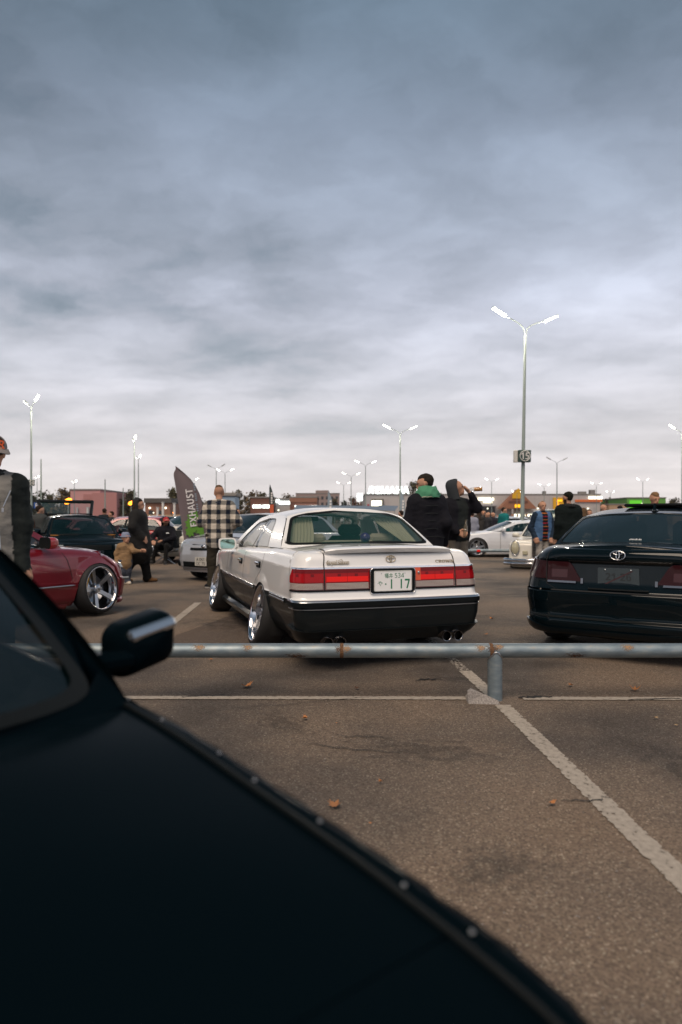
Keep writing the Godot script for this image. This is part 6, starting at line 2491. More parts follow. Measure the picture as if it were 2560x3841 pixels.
# ---------- the other parked cars ----------
func simple_car(called: String, label: String, fx: float, fz: float, yaw_deg: float, o: Dictionary) -> Dictionary:
	var L: float = o.get("L", 4.3)
	var W: float = o.get("W", 0.85)
	var H: float = o.get("H", 1.35)
	var hood: float = o.get("hood", 0.78)
	var belt: float = o.get("belt", 0.90)
	var nose: float = o.get("nose", 0.62)
	var hl: float = o.get("hood_len", 1.1)
	var tl: float = o.get("tail", 0.7)
	var clear: float = o.get("clear", 0.17)
	var body: String = o.get("paint", "silver_paint")
	var yaw := deg_to_rad(yaw_deg)
	var b := Basis(Vector3.UP, yaw)
	var at := Vector3(fx, 0, fz) - b * Vector3(0, 0, -L)
	var car := thing(called, label, "car", at, yaw, "parked cars at the meet")
	var tb: float = o.get("tail_h", belt - 0.02)
	var fa: float = -L + o.get("front_axle", 0.85)
	var ra: float = o.get("rear_axle", -0.80)
	var R: float = o.get("R", 0.30)
	var rf: float = o.get("front_round", 0.26)
	var bowf: float = o.get("front_bow", 0.14)
	var sp := {
		"levels": [
			[clear, W - 0.07, -0.10, -L + 0.09, rf, 0.22, rf, 0.05, bowf],
			[clear + 0.08, W - 0.02, -0.02, -L + 0.02, rf, 0.22, rf, 0.05, bowf],
			[0.40, W, 0.0, -L, rf, 0.22, rf, 0.05, bowf],
			[0.52, W, 0.0, -L + 0.01, rf, 0.22, rf, 0.05, bowf],
			[nose, W - 0.01, -0.03, -L + 0.05, rf, 0.24, rf, 0.05, bowf],
			[belt - 0.05, W - 0.035, -0.06, -L + 0.10, rf, 0.26, rf, 0.05, bowf],
			[belt + 0.1, W - 0.08, -0.10, -L + 0.12, rf, 0.26, rf, 0.05, bowf]],
		"top": [[-L - 0.05, nose - 0.04], [-L + 0.10, nose + 0.01], [-L + 0.35, lerpf(nose, hood, 0.55)], [-L + hl * 0.7, hood - 0.01], [-L + hl, hood + 0.03], [-L + hl + 0.5, belt - 0.02], [-L * 0.4, belt], [-tl, lerpf(belt, tb, 0.6)], [0.0, tb]],
		"taper": [[-L, 0.93], [fa, 0.985], [-L * 0.6, 1.0], [-L * 0.3, 1.0], [0.0, 0.96]],
		"arches": [[fa, R + 0.03, R - 0.02], [ra, R + 0.03, R - 0.02]],
		"shoulder": o.get("shoulder", 0.07), "crown": 0.04, "split": 0.34, "cabin": [-tl, -L + hl + 0.05]}
	car_shell(sp, car, o.get("lower", body), body, "interior_dark")
	var zt_f: float = -L + hl + o.get("screen", 0.75)
	var zt_r: float = -tl - o.get("rear_screen", 0.45)
	var yr := H - 0.06
	var cab := {"belt": W - 0.115, "rail": W - 0.115 - o.get("tumble", 0.16), "y0": belt, "y1": yr, "crown": 0.06, "roof_mat": o.get("roof", body),
		"outer": [[-L + hl - 0.05, hood + 0.02], [zt_f, yr - 0.02], [(zt_f + zt_r) * 0.5, yr + 0.01], [zt_r, yr - 0.02], [-tl + 0.02, belt + 0.005]],
		"inner": [[-L + hl + 0.28, belt + 0.01], [zt_f + 0.08, yr - 0.06], [(zt_f + zt_r) * 0.5, yr - 0.03], [zt_r - 0.05, yr - 0.06], [-tl - 0.22, belt + 0.015]],
		"top_front": [zt_f, yr - 0.02], "top_rear": [zt_r, yr - 0.02],
		"ws": [-L + hl, zt_f, 0.12, 0.01], "rg": [-tl, zt_r, 0.08, 0.01],
		"posts": [[-L * 0.45, -L * 0.45 + 0.06, 0.07, belt + 0.01, yr - 0.035]]}
	make_cabin(cab, car, body, o.get("glass", "tinted_glass"), o.get("front_glass", o.get("glass", "tinted_glass")), o.get("glass", "tinted_glass"))
	for z in [fa, ra]:
		for s in [-1.0, 1.0]:
			make_wheel(car, Vector3((W - 0.10) * s, R, z), s, R, R * 0.74, 0.20, o.get("rim", "six"), 0.03, 0.0, o.get("rim_mat", "satin_metal"))
	for s in [-1.0, 1.0]:
		var st := ST()
		var rows := []
		for j in 6:
			var t := j / 5.0
			var sc := pow(maxf(0.0, 1.0 - pow(t, 3.0)), 0.45)
			var row := PackedVector3Array()
			for q in rrect(0.20 * sc, 0.13 * sc, 0.045 * sc, 5):
				row.append(Vector3((W + 0.04 + q.x) * s, belt + 0.05 + q.y, -L + hl + 0.42 - 0.13 * t))
			row.append(row[0])
			rows.append(row)
		grid(st, rows, Vector3((W + 0.04) * s, belt + 0.05, -L + hl + 0.35))
		bx(st, Vector3((W - 0.07) * s, belt + 0.015, -L + hl + 0.38), Vector3(0.14, 0.05, 0.08), 0.015)
		obj("wing_mirror", st, body, car)
		st = ST()
		skin_patch(sp, st, span((W - 0.32) * s, (W - 0.02) * s, 8, func(x): return [tb - 0.25, tb - 0.12]), 0.006, 3, 0.01)
		obj("tail_lamp", st, "lamp_red", car)
		if o.get("lamps", "plain") == "plain":
			st = ST()
			rows = []
			for j in 5:
				var row := PackedVector3Array()
				for k in 7:
					row.append(skin_front(sp, lerpf(W - 0.36, W - 0.05, k / 6.0), lerpf(nose - 0.14, nose - 0.03, j / 4.0), 0.006, s))
				rows.append(row)
			grid(st, rows, Vector3(0, 0.5, -L * 0.6))
			obj("headlamp", st, "headlamp", car)
	for x in [-0.34, 0.34]:
		var st := ST()
		bx(st, Vector3(x, belt - 0.04, -L * 0.47), Vector3(0.46, 0.34, 0.14), 0.05)
		bx(st, Vector3(x, belt + 0.18, -L * 0.47), Vector3(0.24, 0.13, 0.09), 0.03)
		obj("front_seat", st, "interior_dark", car)
	return {"node": car, "sp": sp, "cab": cab, "L": L, "W": W}

func front_patch(c: Dictionary, called: String, x0: float, x1: float, y0: float, y1: float, off: float, m: String, nx := 10, ny := 4):
	var st := ST()
	var rows := []
	for j in ny + 1:
		var row := PackedVector3Array()
		for k in nx + 1:
			var x := lerpf(x0, x1, k / float(nx))
			row.append(skin_front(c.sp, absf(x), lerpf(y0, y1, j / float(ny)), off, signf(x) if x != 0.0 else 1.0))
		rows.append(row)
	grid(st, rows, Vector3(0, 0.5, -c.L * 0.6))
	return obj(called, st, m, c.node)

func front_plate(c: Dictionary, x: float, y: float, w: float, h: float, txt: Array, m := "plate_grey", ink := "dark_ink"):
	var n: Node3D = c.node
	var z: float = skin_front(c.sp, absf(x), y, 0.012).z
	var st := ST()
	prism(st, rrect(w, h, 0.012, 3), -0.012, Transform3D(Basis(), Vector3(x, y, z)))
	var p := obj("number_plate", st, m, n)
	for q in txt:
		var t := obj("plate_text", text_mesh(q[0], q[1], 0.002, false), ink, p)
		t.rotation.y = PI
		t.position = Vector3(x, y + q[2], z - 0.0145)

func build_mid_cars():
	# silver sporty hatchback facing the camera
	var c := simple_car("silver_hatchback", "pale silver hatchback facing the camera behind the plaid shirt man", -2.70, -13.2, 150.0, {"L": 4.3, "W": 0.86, "H": 1.36, "hood": 0.88, "belt": 0.93, "nose": 0.72, "hood_len": 0.95, "clear": 0.20, "paint": "silver_paint", "lamps": "none", "screen": 0.85, "tail": 0.35, "front_round": 0.34, "front_bow": 0.2})
	for s in [-1.0, 1.0]:
		var st := ST()
		var rows := []
		for j in 6:
			var row := PackedVector3Array()
			for k in 6:
				var t := j / 5.0
				var x := lerpf(0.60 + 0.02 * t, 0.80 - 0.10 * t, k / 5.0)
				row.append(skin_front(c.sp, x, lerpf(0.56, 0.80, t), 0.006, s))
			rows.append(row)
		grid(st, rows, Vector3(0, 0.5, -2.5))
		obj("headlamp", st, "headlamp", c.node)
		st = ST()
		sphere(st, skin_front(c.sp, 0.69, 0.345, 0.0, s), Vector3(0.055, 0.065, 0.03), 12)
		obj("fog_lamp", st, "black_trim", c.node)
	front_patch(c, "grille_slot", -0.34, 0.34, 0.715, 0.752, 0.007, "black_trim")
	front_patch(c, "grille_slot", -0.34, 0.34, 0.612, 0.66, 0.007, "black_trim")
	front_patch(c, "lower_grille", -0.54, 0.54, 0.28, 0.385, 0.006, "black_trim")
	front_patch(c, "front_lip", -0.72, 0.72, 0.19, 0.235, 0.02, "silver_paint", 16)
	front_plate(c, 0.0, 0.40, 0.29, 0.17, [["А 061", 0.085, 0.038], ["ОС 79", 0.085, -0.042]])
	var st2 := ST()
	sphere(st2, skin_front(c.sp, 0.0, 0.685, 0.012), Vector3(0.05, 0.035, 0.012), 12)
	obj("emblem", st2, "chrome", c.node)
	# low white coupe in profile
	c = simple_car("white_coupe", "low white coupe in profile beside the two drinking men", 3.55, -22.9, 90.0, {"L": 4.55, "W": 0.86, "H": 1.20, "hood": 0.80, "belt": 0.84, "nose": 0.62, "hood_len": 1.32, "clear": 0.14, "paint": "white_paint_cool", "screen": 0.82, "tail": 0.75, "rear_screen": 0.7, "R": 0.315, "rim": "six", "glass": "side_glass", "lamps": "plain", "front_axle": 0.86})
	for s in [-1.0, 1.0]:
		var st := ST()
		bx(st, Vector3(0.86 * s, 0.17, -2.25), Vector3(0.05, 0.12, 2.3), 0.02)
		obj("sill_skirt", st, "white_paint_cool", c.node)
		st = ST()
		bx(st, Vector3(0.862 * s, 0.5, -2.95), Vector3(0.004, 0.62, 0.008))
		obj("door_seam", st, "seam", c.node)
		st = ST()
		bx(st, Vector3(0.862 * s, 0.5, -1.75), Vector3(0.004, 0.62, 0.008))
		bx(st, Vector3(0.865 * s, 0.66, -1.9), Vector3(0.012, 0.03, 0.16), 0.004)
		obj("door_handle", st, "black_trim", c.node)
	# classic white saloon with upright grille
	c = simple_car("classic_white_saloon", "classic white saloon with tall chrome grille and stacked oval headlamps", 4.88, -16.5, 157.0, {"L": 4.7, "W": 0.88, "H": 1.40, "hood": 0.92, "belt": 0.95, "nose": 0.86, "hood_len": 1.45, "clear": 0.24, "paint": "warm_white_paint", "lamps": "none", "R": 0.32, "rim": "disc", "front_round": 0.10, "front_bow": 0.05, "shoulder": 0.10, "glass": "side_glass"})
	for s in [-1.0, 1.0]:
		var st := ST()
		lathe(st, [[0.001, 0.05], [0.075, 0.045], [0.095, 0.02], [0.095, 0.0]], 20, Transform3D(Basis(Vector3(1.0, 0, 0), Vector3(0, 0, -1), Vector3(0, 1.75, 0)), Vector3(0.66 * s, 0.715, -4.67)), [0.0, -0.1])
		var hd := obj("headlamp", st, "headlamp_warm", c.node)
		st = ST()
		var ring := []
		for k in 25: ring.append(Vector3(0.66 * s + cos(TAU * k / 24) * 0.10, 0.715 + sin(TAU * k / 24) * 0.175, -4.685))
		tube(st, ring, 0.014, 6, false)
		obj("headlamp_rim", st, "chrome", hd)
		st = ST()
		bx(st, Vector3(0.42 * s, 0.60, -4.70), Vector3(0.12, 0.10, 0.03), 0.02)
		obj("fog_lamp", st, "headlamp_warm", c.node)
	var st3 := ST()
	bx(st3, Vector3(0, 0.70, -4.735), Vector3(0.48, 0.52, 0.05), 0.02)
	var gr := obj("grille", st3, "dark_chrome", c.node)
	for k in 7:
		st3 = ST()
		bx(st3, Vector3(0, 0.49 + k * 0.07, -4.765), Vector3(0.44, 0.010, 0.012))
		obj("grille_bar", st3, "chrome", gr)
	for x in [-0.24, 0.0, 0.24]:
		st3 = ST()
		bx(st3, Vector3(x, 0.70, -4.77), Vector3(0.022, 0.54, 0.022), 0.006)
		obj("grille_post", st3, "chrome", gr)
	st3 = ST()
	bx(st3, Vector3(0, 0.965, -4.77), Vector3(0.52, 0.03, 0.05), 0.01)
	obj("grille_cap", st3, "chrome", gr)
	for y in [0.43, 0.345]:
		st3 = ST()
		tube(st3, [Vector3(-0.93, y, -4.45), Vector3(-0.90, y, -4.74), Vector3(-0.7, y, -4.84), Vector3(0.7, y, -4.84), Vector3(0.90, y, -4.74), Vector3(0.93, y, -4.45)], 0.042, 10)
		obj("bumper_bar", st3, "chrome", c.node)
	st3 = ST()
	prism(st3, rrect(0.46, 0.115, 0.01, 3), -0.01, Transform3D(Basis(), Vector3(0, 0.35, -4.89)))
	var pp := obj("number_plate", st3, "plate_grey", c.node)
	var tx := obj("plate_text", text_mesh("У 91", 0.10, 0.002, true), "dark_ink", pp)
	tx.rotation.y = PI
	tx.position = Vector3(0.10, 0.35, -4.902)
	c.node.position.y = -0.20
	for ch in c.node.get_children():
		if ch.name.begins_with("wheel") and not ch.name.begins_with("wheel_arch"):
			ch.position.y += 0.20
	# dark hatchback with its tailgate raised
	c = simple_car("dark_hatchback", "black hatchback facing the camera with its rear tailgate raised above the roof", -5.0, -13.6, 208.0, {"L": 4.0, "W": 0.85, "H": 1.33, "hood": 0.84, "belt": 0.90, "nose": 0.74, "hood_len": 1.05, "paint": "black_paint", "glass": "side_glass", "front_glass": "tinted_glass", "screen": 0.5, "tail": 0.25, "rear_screen": 0.25, "front_round": 0.12, "front_bow": 0.06})
	var tg := Node3D.new()
	tg.name = "tailgate"
	c.node.add_child(tg)
	var up := Basis(Vector3.RIGHT, deg_to_rad(-24))
	var st4 := ST()
	for q in [[Vector3(0, 0, 0.02), Vector3(1.05, 0.05, 0.06)], [Vector3(0, 0, 0.84), Vector3(1.36, 0.07, 0.10)]]:
		bx(st4, Vector3(0, 1.33, -0.42) + up * q[0], q[1], 0.02, up)
	for s in [-1.0, 1.0]:
		tube(st4, [Vector3(0, 1.33, -0.42) + up * Vector3(0.51 * s, 0, 0.0), Vector3(0, 1.33, -0.42) + up * Vector3(0.655 * s, 0, 0.86)], 0.04, 8)
	obj("tailgate_frame", st4, "black_trim", tg)
	st4 = ST()
	newgroup(st4)
	var hinge := Vector3(0, 1.33, -0.42)
	quad(st4, hinge + up * Vector3(-0.5, 0.0, 0.04), hinge + up * Vector3(0.5, 0.0, 0.04), hinge + up * Vector3(0.62, 0.0, 0.80), hinge + up * Vector3(-0.62, 0.0, 0.80), Vector3(0, -3, 0))
	obj("tailgate_glass", st4, "clear_glass", tg)
	for s in [-1.0, 1.0]:
		st4 = ST()
		tube(st4, [Vector3(0.56 * s, 0.98, -0.25), hinge + up * Vector3(0.60 * s, -0.02, 0.5)], 0.012, 6)
		obj("gas_strut", st4, "satin_metal", tg)
		st4 = ST()
		bx(st4, Vector3(0.50 * s, 0.885, -3.03), Vector3(0.30, 0.012, 0.02), 0.004)
		obj("amber_strip", st4, "amber", c.node)
	front_patch(c, "grille", -0.42, 0.42, 0.60, 0.70, 0.008, "black_trim")
	# the cars that are only partly seen
	c = simple_car("red_hatchback", "bright red hatchback with white blinds behind the black hatchback", -9.3, -23.2, 90.0, {"L": 3.9, "W": 0.82, "H": 1.33, "paint": "bright_red_paint", "belt": 0.86, "tail": 0.25, "glass": "side_glass"})
	for k in 8:
		var st := ST()
		bx(st, Vector3(0.66, 0.92 + k * 0.035, -1.5), Vector3(0.01, 0.012, 1.5))
		obj("blind_slat", st, "plate_white", c.node)
	c = simple_car("beige_saloon", "beige saloon with twin dark kidney grille behind the seated man", -7.65, -28.0, 152.0, {"L": 4.5, "W": 0.88, "H": 1.44, "hood": 0.96, "belt": 0.99, "nose": 0.86, "paint": "beige_paint", "hood_len": 1.25, "glass": "teal_glass", "front_round": 0.2})
	for s in [-1.0, 1.0]:
		front_patch(c, "kidney_grille", 0.05 * s, 0.30 * s, 0.60, 0.80, 0.010, "black_trim", 6)
	front_patch(c, "lower_grille", -0.5, 0.5, 0.30, 0.44, 0.008, "black_trim")
	c = simple_car("navy_estate", "dark blue car parked behind the beige saloon", -9.9, -36.0, 20.0, {"L": 4.3, "H": 1.42, "belt": 0.95, "paint": "navy_paint", "glass": "teal_glass"})
	var st5 := ST()
	for s in [-0.6, 0.62]:
		sphere(st5, skin(c.sp, s, 0.74, 0.012), Vector3(0.06, 0.06, 0.03), 8)
	obj("lit_tail_lamp", st5, "tail_glow", c.node)
	simple_car("dark_green_saloon", "dark green car parked left of the beige saloon's windscreen", -8.85, -33.5, 175.0, {"L": 4.4, "H": 1.40, "belt": 0.95, "paint": "green_paint", "glass": "teal_glass"})
	simple_car("pink_hatchback", "pinkish red car whose roof shows behind the red saloon's windscreen", -9.0, -18.8, 165.0, {"L": 4.1, "H": 1.28, "belt": 0.86, "paint": "pink_paint"})
	simple_car("blue_hatchback", "blue car whose roof shows behind the silver hatchback", -4.0, -27.0, 190.0, {"L": 4.1, "H": 1.43, "belt": 0.95, "paint": "navy_paint"})
	c = simple_car("cream_classic", "cream classic car with a round headlamp behind the camp chair", -4.62, -19.2, 165.0, {"L": 4.0, "W": 0.80, "H": 1.34, "hood": 0.86, "nose": 0.76, "belt": 0.90, "paint": "warm_white_paint", "lamps": "none", "rim": "disc"})
	for s in [-1.0, 1.0]:
		var st := ST()
		sphere(st, skin_front(c.sp, 0.60, 0.70, 0.0, s), Vector3(0.10, 0.10, 0.06), 14)
		obj("headlamp", st, "headlamp_warm", c.node)
	simple_car("white_estate", "white car whose roof shows behind the black hoodie man", 9.0, -26.0, 170.0, {"L": 4.4, "H": 1.22, "belt": 0.85, "paint": "white_paint_cool"})
	simple_car("grey_off_roader", "grey green off road car at the right beyond the long haired visitor", 9.6, -29.5, 175.0, {"L": 4.4, "W": 0.92, "H": 1.70, "hood": 1.02, "nose": 0.9, "belt": 1.10, "R": 0.36, "clear": 0.26, "paint": "green_paint", "glass": "teal_glass"})
	simple_car("silver_saloon", "silver car parked beyond the teal hooded man", 6.3, -35.0, 100.0, {"L": 4.4, "H": 1.38, "belt": 0.92, "paint": "silver_paint"})
	# second rail, before the white coupe
	var r := thing("guard_rail", "farther grey pipe rail running before the white coupe", "guard rail", Vector3.ZERO)
	for q in [[2.8, 5.2], [5.2, 9.6]]:
		var st := ST()
		tube(st, [Vector3(q[0], 0.33, -19.4), Vector3(q[1], 0.33, -19.4)], 0.05, 12, false)
		obj("pipe", st, "galvanised", r)
	for x in [2.85, 5.2, 9.5]:
		var st := ST()
		tube(st, [Vector3(x, 0, -19.4), Vector3(x, 0.31, -19.4)], 0.05, 12, false)
		obj("post", st, "galvanised", r)
	var st := ST()
	bx(st, Vector3(3.9, 0.33, -19.345), Vector3(0.10, 0.06, 0.012), 0.004)
	obj("red_reflector", st, "lamp_bright_red", r)


# ---------- people ----------
# a skin round tapered bones: [a, b, ra, rb, zone, depth factor]; meshed as surface nets
func bone_skin(st: SurfaceTool, bones: Array, cell: float, k: float, color: Callable, wrinkle := 0.0):
	var lo := Vector3.ONE * 99.0
	var hi := Vector3.ONE * -99.0
	for b in bones:
		var m: float = maxf(b[2], b[3]) + 0.035
		for p in [b[0], b[1]]:
			lo = lo.min(p - Vector3.ONE * m)
			hi = hi.max(p + Vector3.ONE * m)
	lo -= Vector3.ONE * cell * 2.0
	var n := Vector3i(((hi - lo) / cell).ceil()) + Vector3i.ONE * 3
	var nx := n.x
	var nxy := n.x * n.y
	var S := PackedFloat32Array()
	S.resize(nxy * n.z)
	var nz := FastNoiseLite.new()
	nz.seed = 3
	nz.frequency = 9.0
	nz.fractal_octaves = 2
	var margin := 3.2 / k
	for b in bones:
		var a: Vector3 = b[0]
		var c: Vector3 = b[1]
		var ra: float = b[2]
		var rb: float = b[3]
		var df: float = b[5] if b.size() > 5 else 1.0
		var m := maxf(ra, rb) + margin
		var i0 := Vector3i((a.min(c) - Vector3.ONE * m - lo) / cell).max(Vector3i.ZERO)
		var i1 := Vector3i((a.max(c) + Vector3.ONE * m - lo) / cell).min(n - Vector3i.ONE)
		var ba := c - a
		ba.z /= df
		var bb := maxf(ba.length_squared(), 1e-9)
		var dr := rb - ra
		for z in range(i0.z, i1.z + 1):
			var pz := (lo.z + z * cell - a.z) / df
			for y in range(i0.y, i1.y + 1):
				var py := lo.y + y * cell - a.y
				var at := z * nxy + y * nx
				var q := pz * pz + py * py
				var dot0 := pz * ba.z + py * ba.y
				for x in range(i0.x, i1.x + 1):
					var px := lo.x + x * cell - a.x
					var t := clampf((px * ba.x + dot0) / bb, 0.0, 1.0)
					var ex := px - ba.x * t
					var ey := py - ba.y * t
					var ez := pz - ba.z * t
					var d := sqrt(ex * ex + ey * ey + ez * ez) - ra - dr * t
					if d < margin:
						S[at + x] += exp(-k * d)
	if wrinkle > 0.0:
		for z in n.z:
			for y in n.y:
				var at := z * nxy + y * nx
				for x in n.x:
					var v := S[at + x]
					if v > 0.2 and v < 6.0:
						S[at + x] = v * (1.0 + wrinkle * nz.get_noise_3d(lo.x + x * cell, (lo.y + y * cell) * 2.1, lo.z + z * cell))
	# one vertex in each crossed cell
	var ids := {}
	var pts := PackedVector3Array()
	var cols := PackedColorArray()
	var offs := [0, 1, nx, nx + 1, nxy, nxy + 1, nxy + nx, nxy + nx + 1]
	var edges := [[0, 1], [2, 3], [4, 5], [6, 7], [0, 2], [1, 3], [4, 6], [5, 7], [0, 4], [1, 5], [2, 6], [3, 7]]
	for z in n.z - 1:
		for y in n.y - 1:
			var at := z * nxy + y * nx
			var pv := -1
			for x in n.x - 1:
				var i := at + x
				var c0 := S[i] > 1.0
				if c0 == (S[i + 1] > 1.0) and c0 == (S[i + nx] > 1.0) and c0 == (S[i + nx + 1] > 1.0) and c0 == (S[i + nxy] > 1.0) and c0 == (S[i + nxy + 1] > 1.0) and c0 == (S[i + nxy + nx] > 1.0) and c0 == (S[i + nxy + nx + 1] > 1.0):
					continue
				var v := []
				for o in offs:
					v.append(log(maxf(S[i + o], 0.002)))
				var p := Vector3.ZERO
				var cnt := 0
				for e in edges:
					var va: float = v[e[0]]
					var vb: float = v[e[1]]
					if (va > 0.0) != (vb > 0.0):
						var t := va / (va - vb)
						p += Vector3(e[0] & 1, (e[0] >> 1) & 1, e[0] >> 2).lerp(Vector3(e[1] & 1, (e[1] >> 1) & 1, e[1] >> 2), t)
						cnt += 1
				p = lo + (Vector3(x, y, z) + p / cnt) * cell
				ids[i] = pts.size()
				pts.append(p)
				var best := 9.0
				var zone := 0
				for b in bones:
					var df: float = b[5] if b.size() > 5 else 1.0
					var ba: Vector3 = b[1] - b[0]
					var pa: Vector3 = p - b[0]
					ba.z /= df
					pa.z /= df
					var t := clampf(pa.dot(ba) / maxf(ba.length_squared(), 1e-9), 0, 1)
					var d: float = (pa - ba * t).length() - lerpf(b[2], b[3], t)
					if d < best:
						best = d
						zone = b[4]
				cols.append(color.call(zone, p))
	newgroup(st)
	for i in ids:
		var s0 := S[i] > 1.0
		for e in [[1, nx, nxy], [nx, nxy, 1], [nxy, 1, nx]]:
			if s0 == (S[i + e[0]] > 1.0):
				continue
			var q := [i, i - e[1], i - e[1] - e[2], i - e[2]]
			if not (ids.has(q[1]) and ids.has(q[2]) and ids.has(q[3])):
				continue
			var o := [0, 1, 2, 0, 2, 3] if not s0 else [0, 2, 1, 0, 3, 2]
			for m in o:
				var id: int = ids[q[m]]
				st.set_color(cols[id])
				st.add_vertex(pts[id])

func hand_bones(w: Vector3, dir: Vector3, nrm: Vector3, thumb_side: Vector3, curl: float, s := 1.0, zone := 3) -> Array:
	# palm from the wrist along dir; fingers curl towards nrm; the thumb leaves the palm on thumb_side
	var o := []
	var palm := w + dir * 0.085 * s
	for q in [-0.028, -0.009, 0.010, 0.028]:
		o.append([w + thumb_side * q * 0.6 * s, palm + thumb_side * q * s, 0.015 * s, 0.0125 * s, zone])
	var lens := [0.055, 0.070, 0.078, 0.070]
	var k := 0
	for q in [-0.031, -0.0105, 0.0105, 0.031]:
		var p: Vector3 = palm + thumb_side * q * s
		var d := dir
		var r := 0.0092 * s
		for j in 3:
			d = (d * cos(curl) + nrm * sin(curl)).normalized()
			var np: Vector3 = p + d * lens[k] * s * [0.45, 0.32, 0.25][j]
			o.append([p, np, r, r * 0.9, zone])
			p = np
			r *= 0.92
			# turn the plane of the curl with the finger
		k += 1
	var t0 := w + dir * 0.03 * s + thumb_side * 0.028 * s
	var t1 := t0 + (dir * 0.6 + thumb_side * 0.55 + nrm * 0.45).normalized() * 0.042 * s
	var t2 := t1 + (dir * 0.55 + nrm * 0.9).normalized() * 0.034 * s
	o.append([t0, t1, 0.013 * s, 0.0105 * s, zone])
	o.append([t1, t2, 0.0102 * s, 0.0088 * s, zone])
	return o

const SKIN := Color(0.46, 0.255, 0.175)

func person(label: String, at: Vector3, o: Dictionary) -> Node3D:
	var root := thing("person", label, "person", at, 0.0, o.get("group", "visitors of the car meet"))
	var H: float = o.get("h", 1.75)
	var s := H / 1.75
	var yaw := deg_to_rad(o.get("yaw", 0.0))
	var B := Basis(Vector3.UP, yaw)
	var lean: Vector3 = B * Vector3(o.get("lean_side", 0.0), 0, -o.get("lean", 0.0))
	var J := func(x: float, y: float, z: float) -> Vector3:
		return B * Vector3(x, y, z) * s + lean * clampf((y - 0.9) / 0.7, 0.0, 1.0) * s
	var bulk: float = o.get("bulk", 1.0)
	var fine: bool = o.get("fine", true)
	var sit: bool = o.get("sit", false)
	var hip_y: float = o.get("hip_y", 0.93)
	var sh_y: float = hip_y + 0.50
	var bones := []
	# zones: 0 top, 1 trousers, 2 shoes, 3 skin, 4 sleeves
	var pel: Vector3 = J.call(0, hip_y, 0)
	var wst: Vector3 = J.call(0, hip_y + 0.16, -0.01)
	var chs: Vector3 = J.call(0, hip_y + 0.38, -0.01)
	var nck: Vector3 = J.call(0, sh_y + 0.055, 0.0)
	var hem: float = o.get("hem", 0.04)
	var dep := 0.72
	for sd in [-1.0, 1.0]:
		bones.append([J.call(0.075 * sd, hip_y - hem, 0.0), J.call(0.075 * sd, hip_y + 0.16, -0.01), 0.115 * s * bulk, 0.112 * s * bulk, 0])
		bones.append([J.call(0.075 * sd, hip_y + 0.16, -0.01), J.call(0.090 * sd, hip_y + 0.40, -0.01), 0.115 * s * bulk, 0.118 * s * bulk, 0])
		bones.append([J.call(0.085 * sd, sh_y - 0.06, 0.0), J.call(0.16 * sd, sh_y - 0.03, 0.0), 0.10 * s * bulk, 0.072 * s * bulk, 0])
		bones.append([nck - Vector3(0, 0.03, 0) * s, J.call(0.11 * sd, sh_y - 0.005, 0.0), 0.062 * s, 0.058 * s * bulk, 0])
	# legs, as knee, ankle, toe for the left (-) and right (+)
	var lk := 0
	for sd in [-1.0, 1.0]:
		var L: Array = o.get("legs", [null, null])
		var hp: Vector3 = J.call(0.088 * sd, hip_y - 0.03, 0.0)
		var kn: Vector3 = J.call(0.10 * sd, hip_y * 0.53, -0.02)
		var an: Vector3 = J.call(0.105 * sd, 0.085, 0.02)
		var toe: Vector3 = J.call(0.125 * sd, 0.035, -0.15)
		if L[lk] != null:
			kn = L[lk][0]; an = L[lk][1]; toe = L[lk][2]
		var lw: float = o.get("leg_w", 1.0)
		bones.append([hp, kn, 0.092 * s * lw, 0.068 * s * lw, 1])
		bones.append([kn, an, 0.067 * s * lw, 0.050 * s * lw, 1])
		bones.append([an + Vector3(0, -0.045, 0) * s, toe, 0.044 * s, 0.036 * s, 2])
		bones.append([an + Vector3(0, -0.03, 0) * s, an + Vector3(0, -0.048, 0) * s - (toe - an) * 0.25, 0.045 * s, 0.042 * s, 2])
		lk += 1
	if o.has("skirt"):
		var hm: float = o.skirt
		bones.append([J.call(0, hip_y, 0), J.call(0, hip_y - hm, 0.0), 0.17 * s * bulk, 0.20 * s * bulk, 0])
	# arms
	lk = 0
	for sd in [-1.0, 1.0]:
		var A: Array = o.get("arms", [null, null])
		var sh: Vector3 = J.call(0.185 * sd, sh_y - 0.035, 0.0)
		var el: Vector3 = J.call(0.235 * sd, sh_y - 0.31, 0.03)
		var wr: Vector3 = J.call(0.245 * sd, sh_y - 0.56, -0.04)
		var hd: Vector3 = wr + (wr - el).normalized() * 0.01 * s
		if A[lk] != null:
			el = A[lk][0]; wr = A[lk][1]
			hd = wr
		var sw: float = o.get("sleeve", 1.0)
		bones.append([sh, el, 0.066 * s * sw, 0.055 * s * sw, 4])
		bones.append([el, wr, 0.054 * s * sw, 0.040 * s * sw, 4])
		var hh: Array = o.get("hands", [null, null])
		if hh[lk] == null:
			var d := (wr - el).normalized()
			bones.append([wr, wr + d * 0.05 * s, 0.027 * s, 0.03 * s, 3])
			var side := d.cross(Vector3.FORWARD if absf(d.z) < 0.8 else Vector3.UP).normalized()
			for q in 4:
				var f := wr + d * 0.085 * s + side * (q - 1.5) * 0.018 * s
				bones.append([f, f + (d * 0.8 - Vector3(0, 0.3, 0)).normalized() * 0.055 * s, 0.0105 * s, 0.009 * s, 3])
			bones.append([wr + d * 0.03 * s + side * 0.03 * s, wr + d * 0.075 * s + side * 0.05 * s, 0.012 * s, 0.010 * s, 3])
		lk += 1
	var top: Color = o.get("top", Color(0.02, 0.02, 0.02))
	var slv: Color = o.get("slv", top)
	var bot: Color = o.get("bottom", Color(0.02, 0.02, 0.025))
	var shoe: Color = o.get("shoe", Color(0.03, 0.03, 0.03))
	var sole: Color = o.get("sole", shoe)
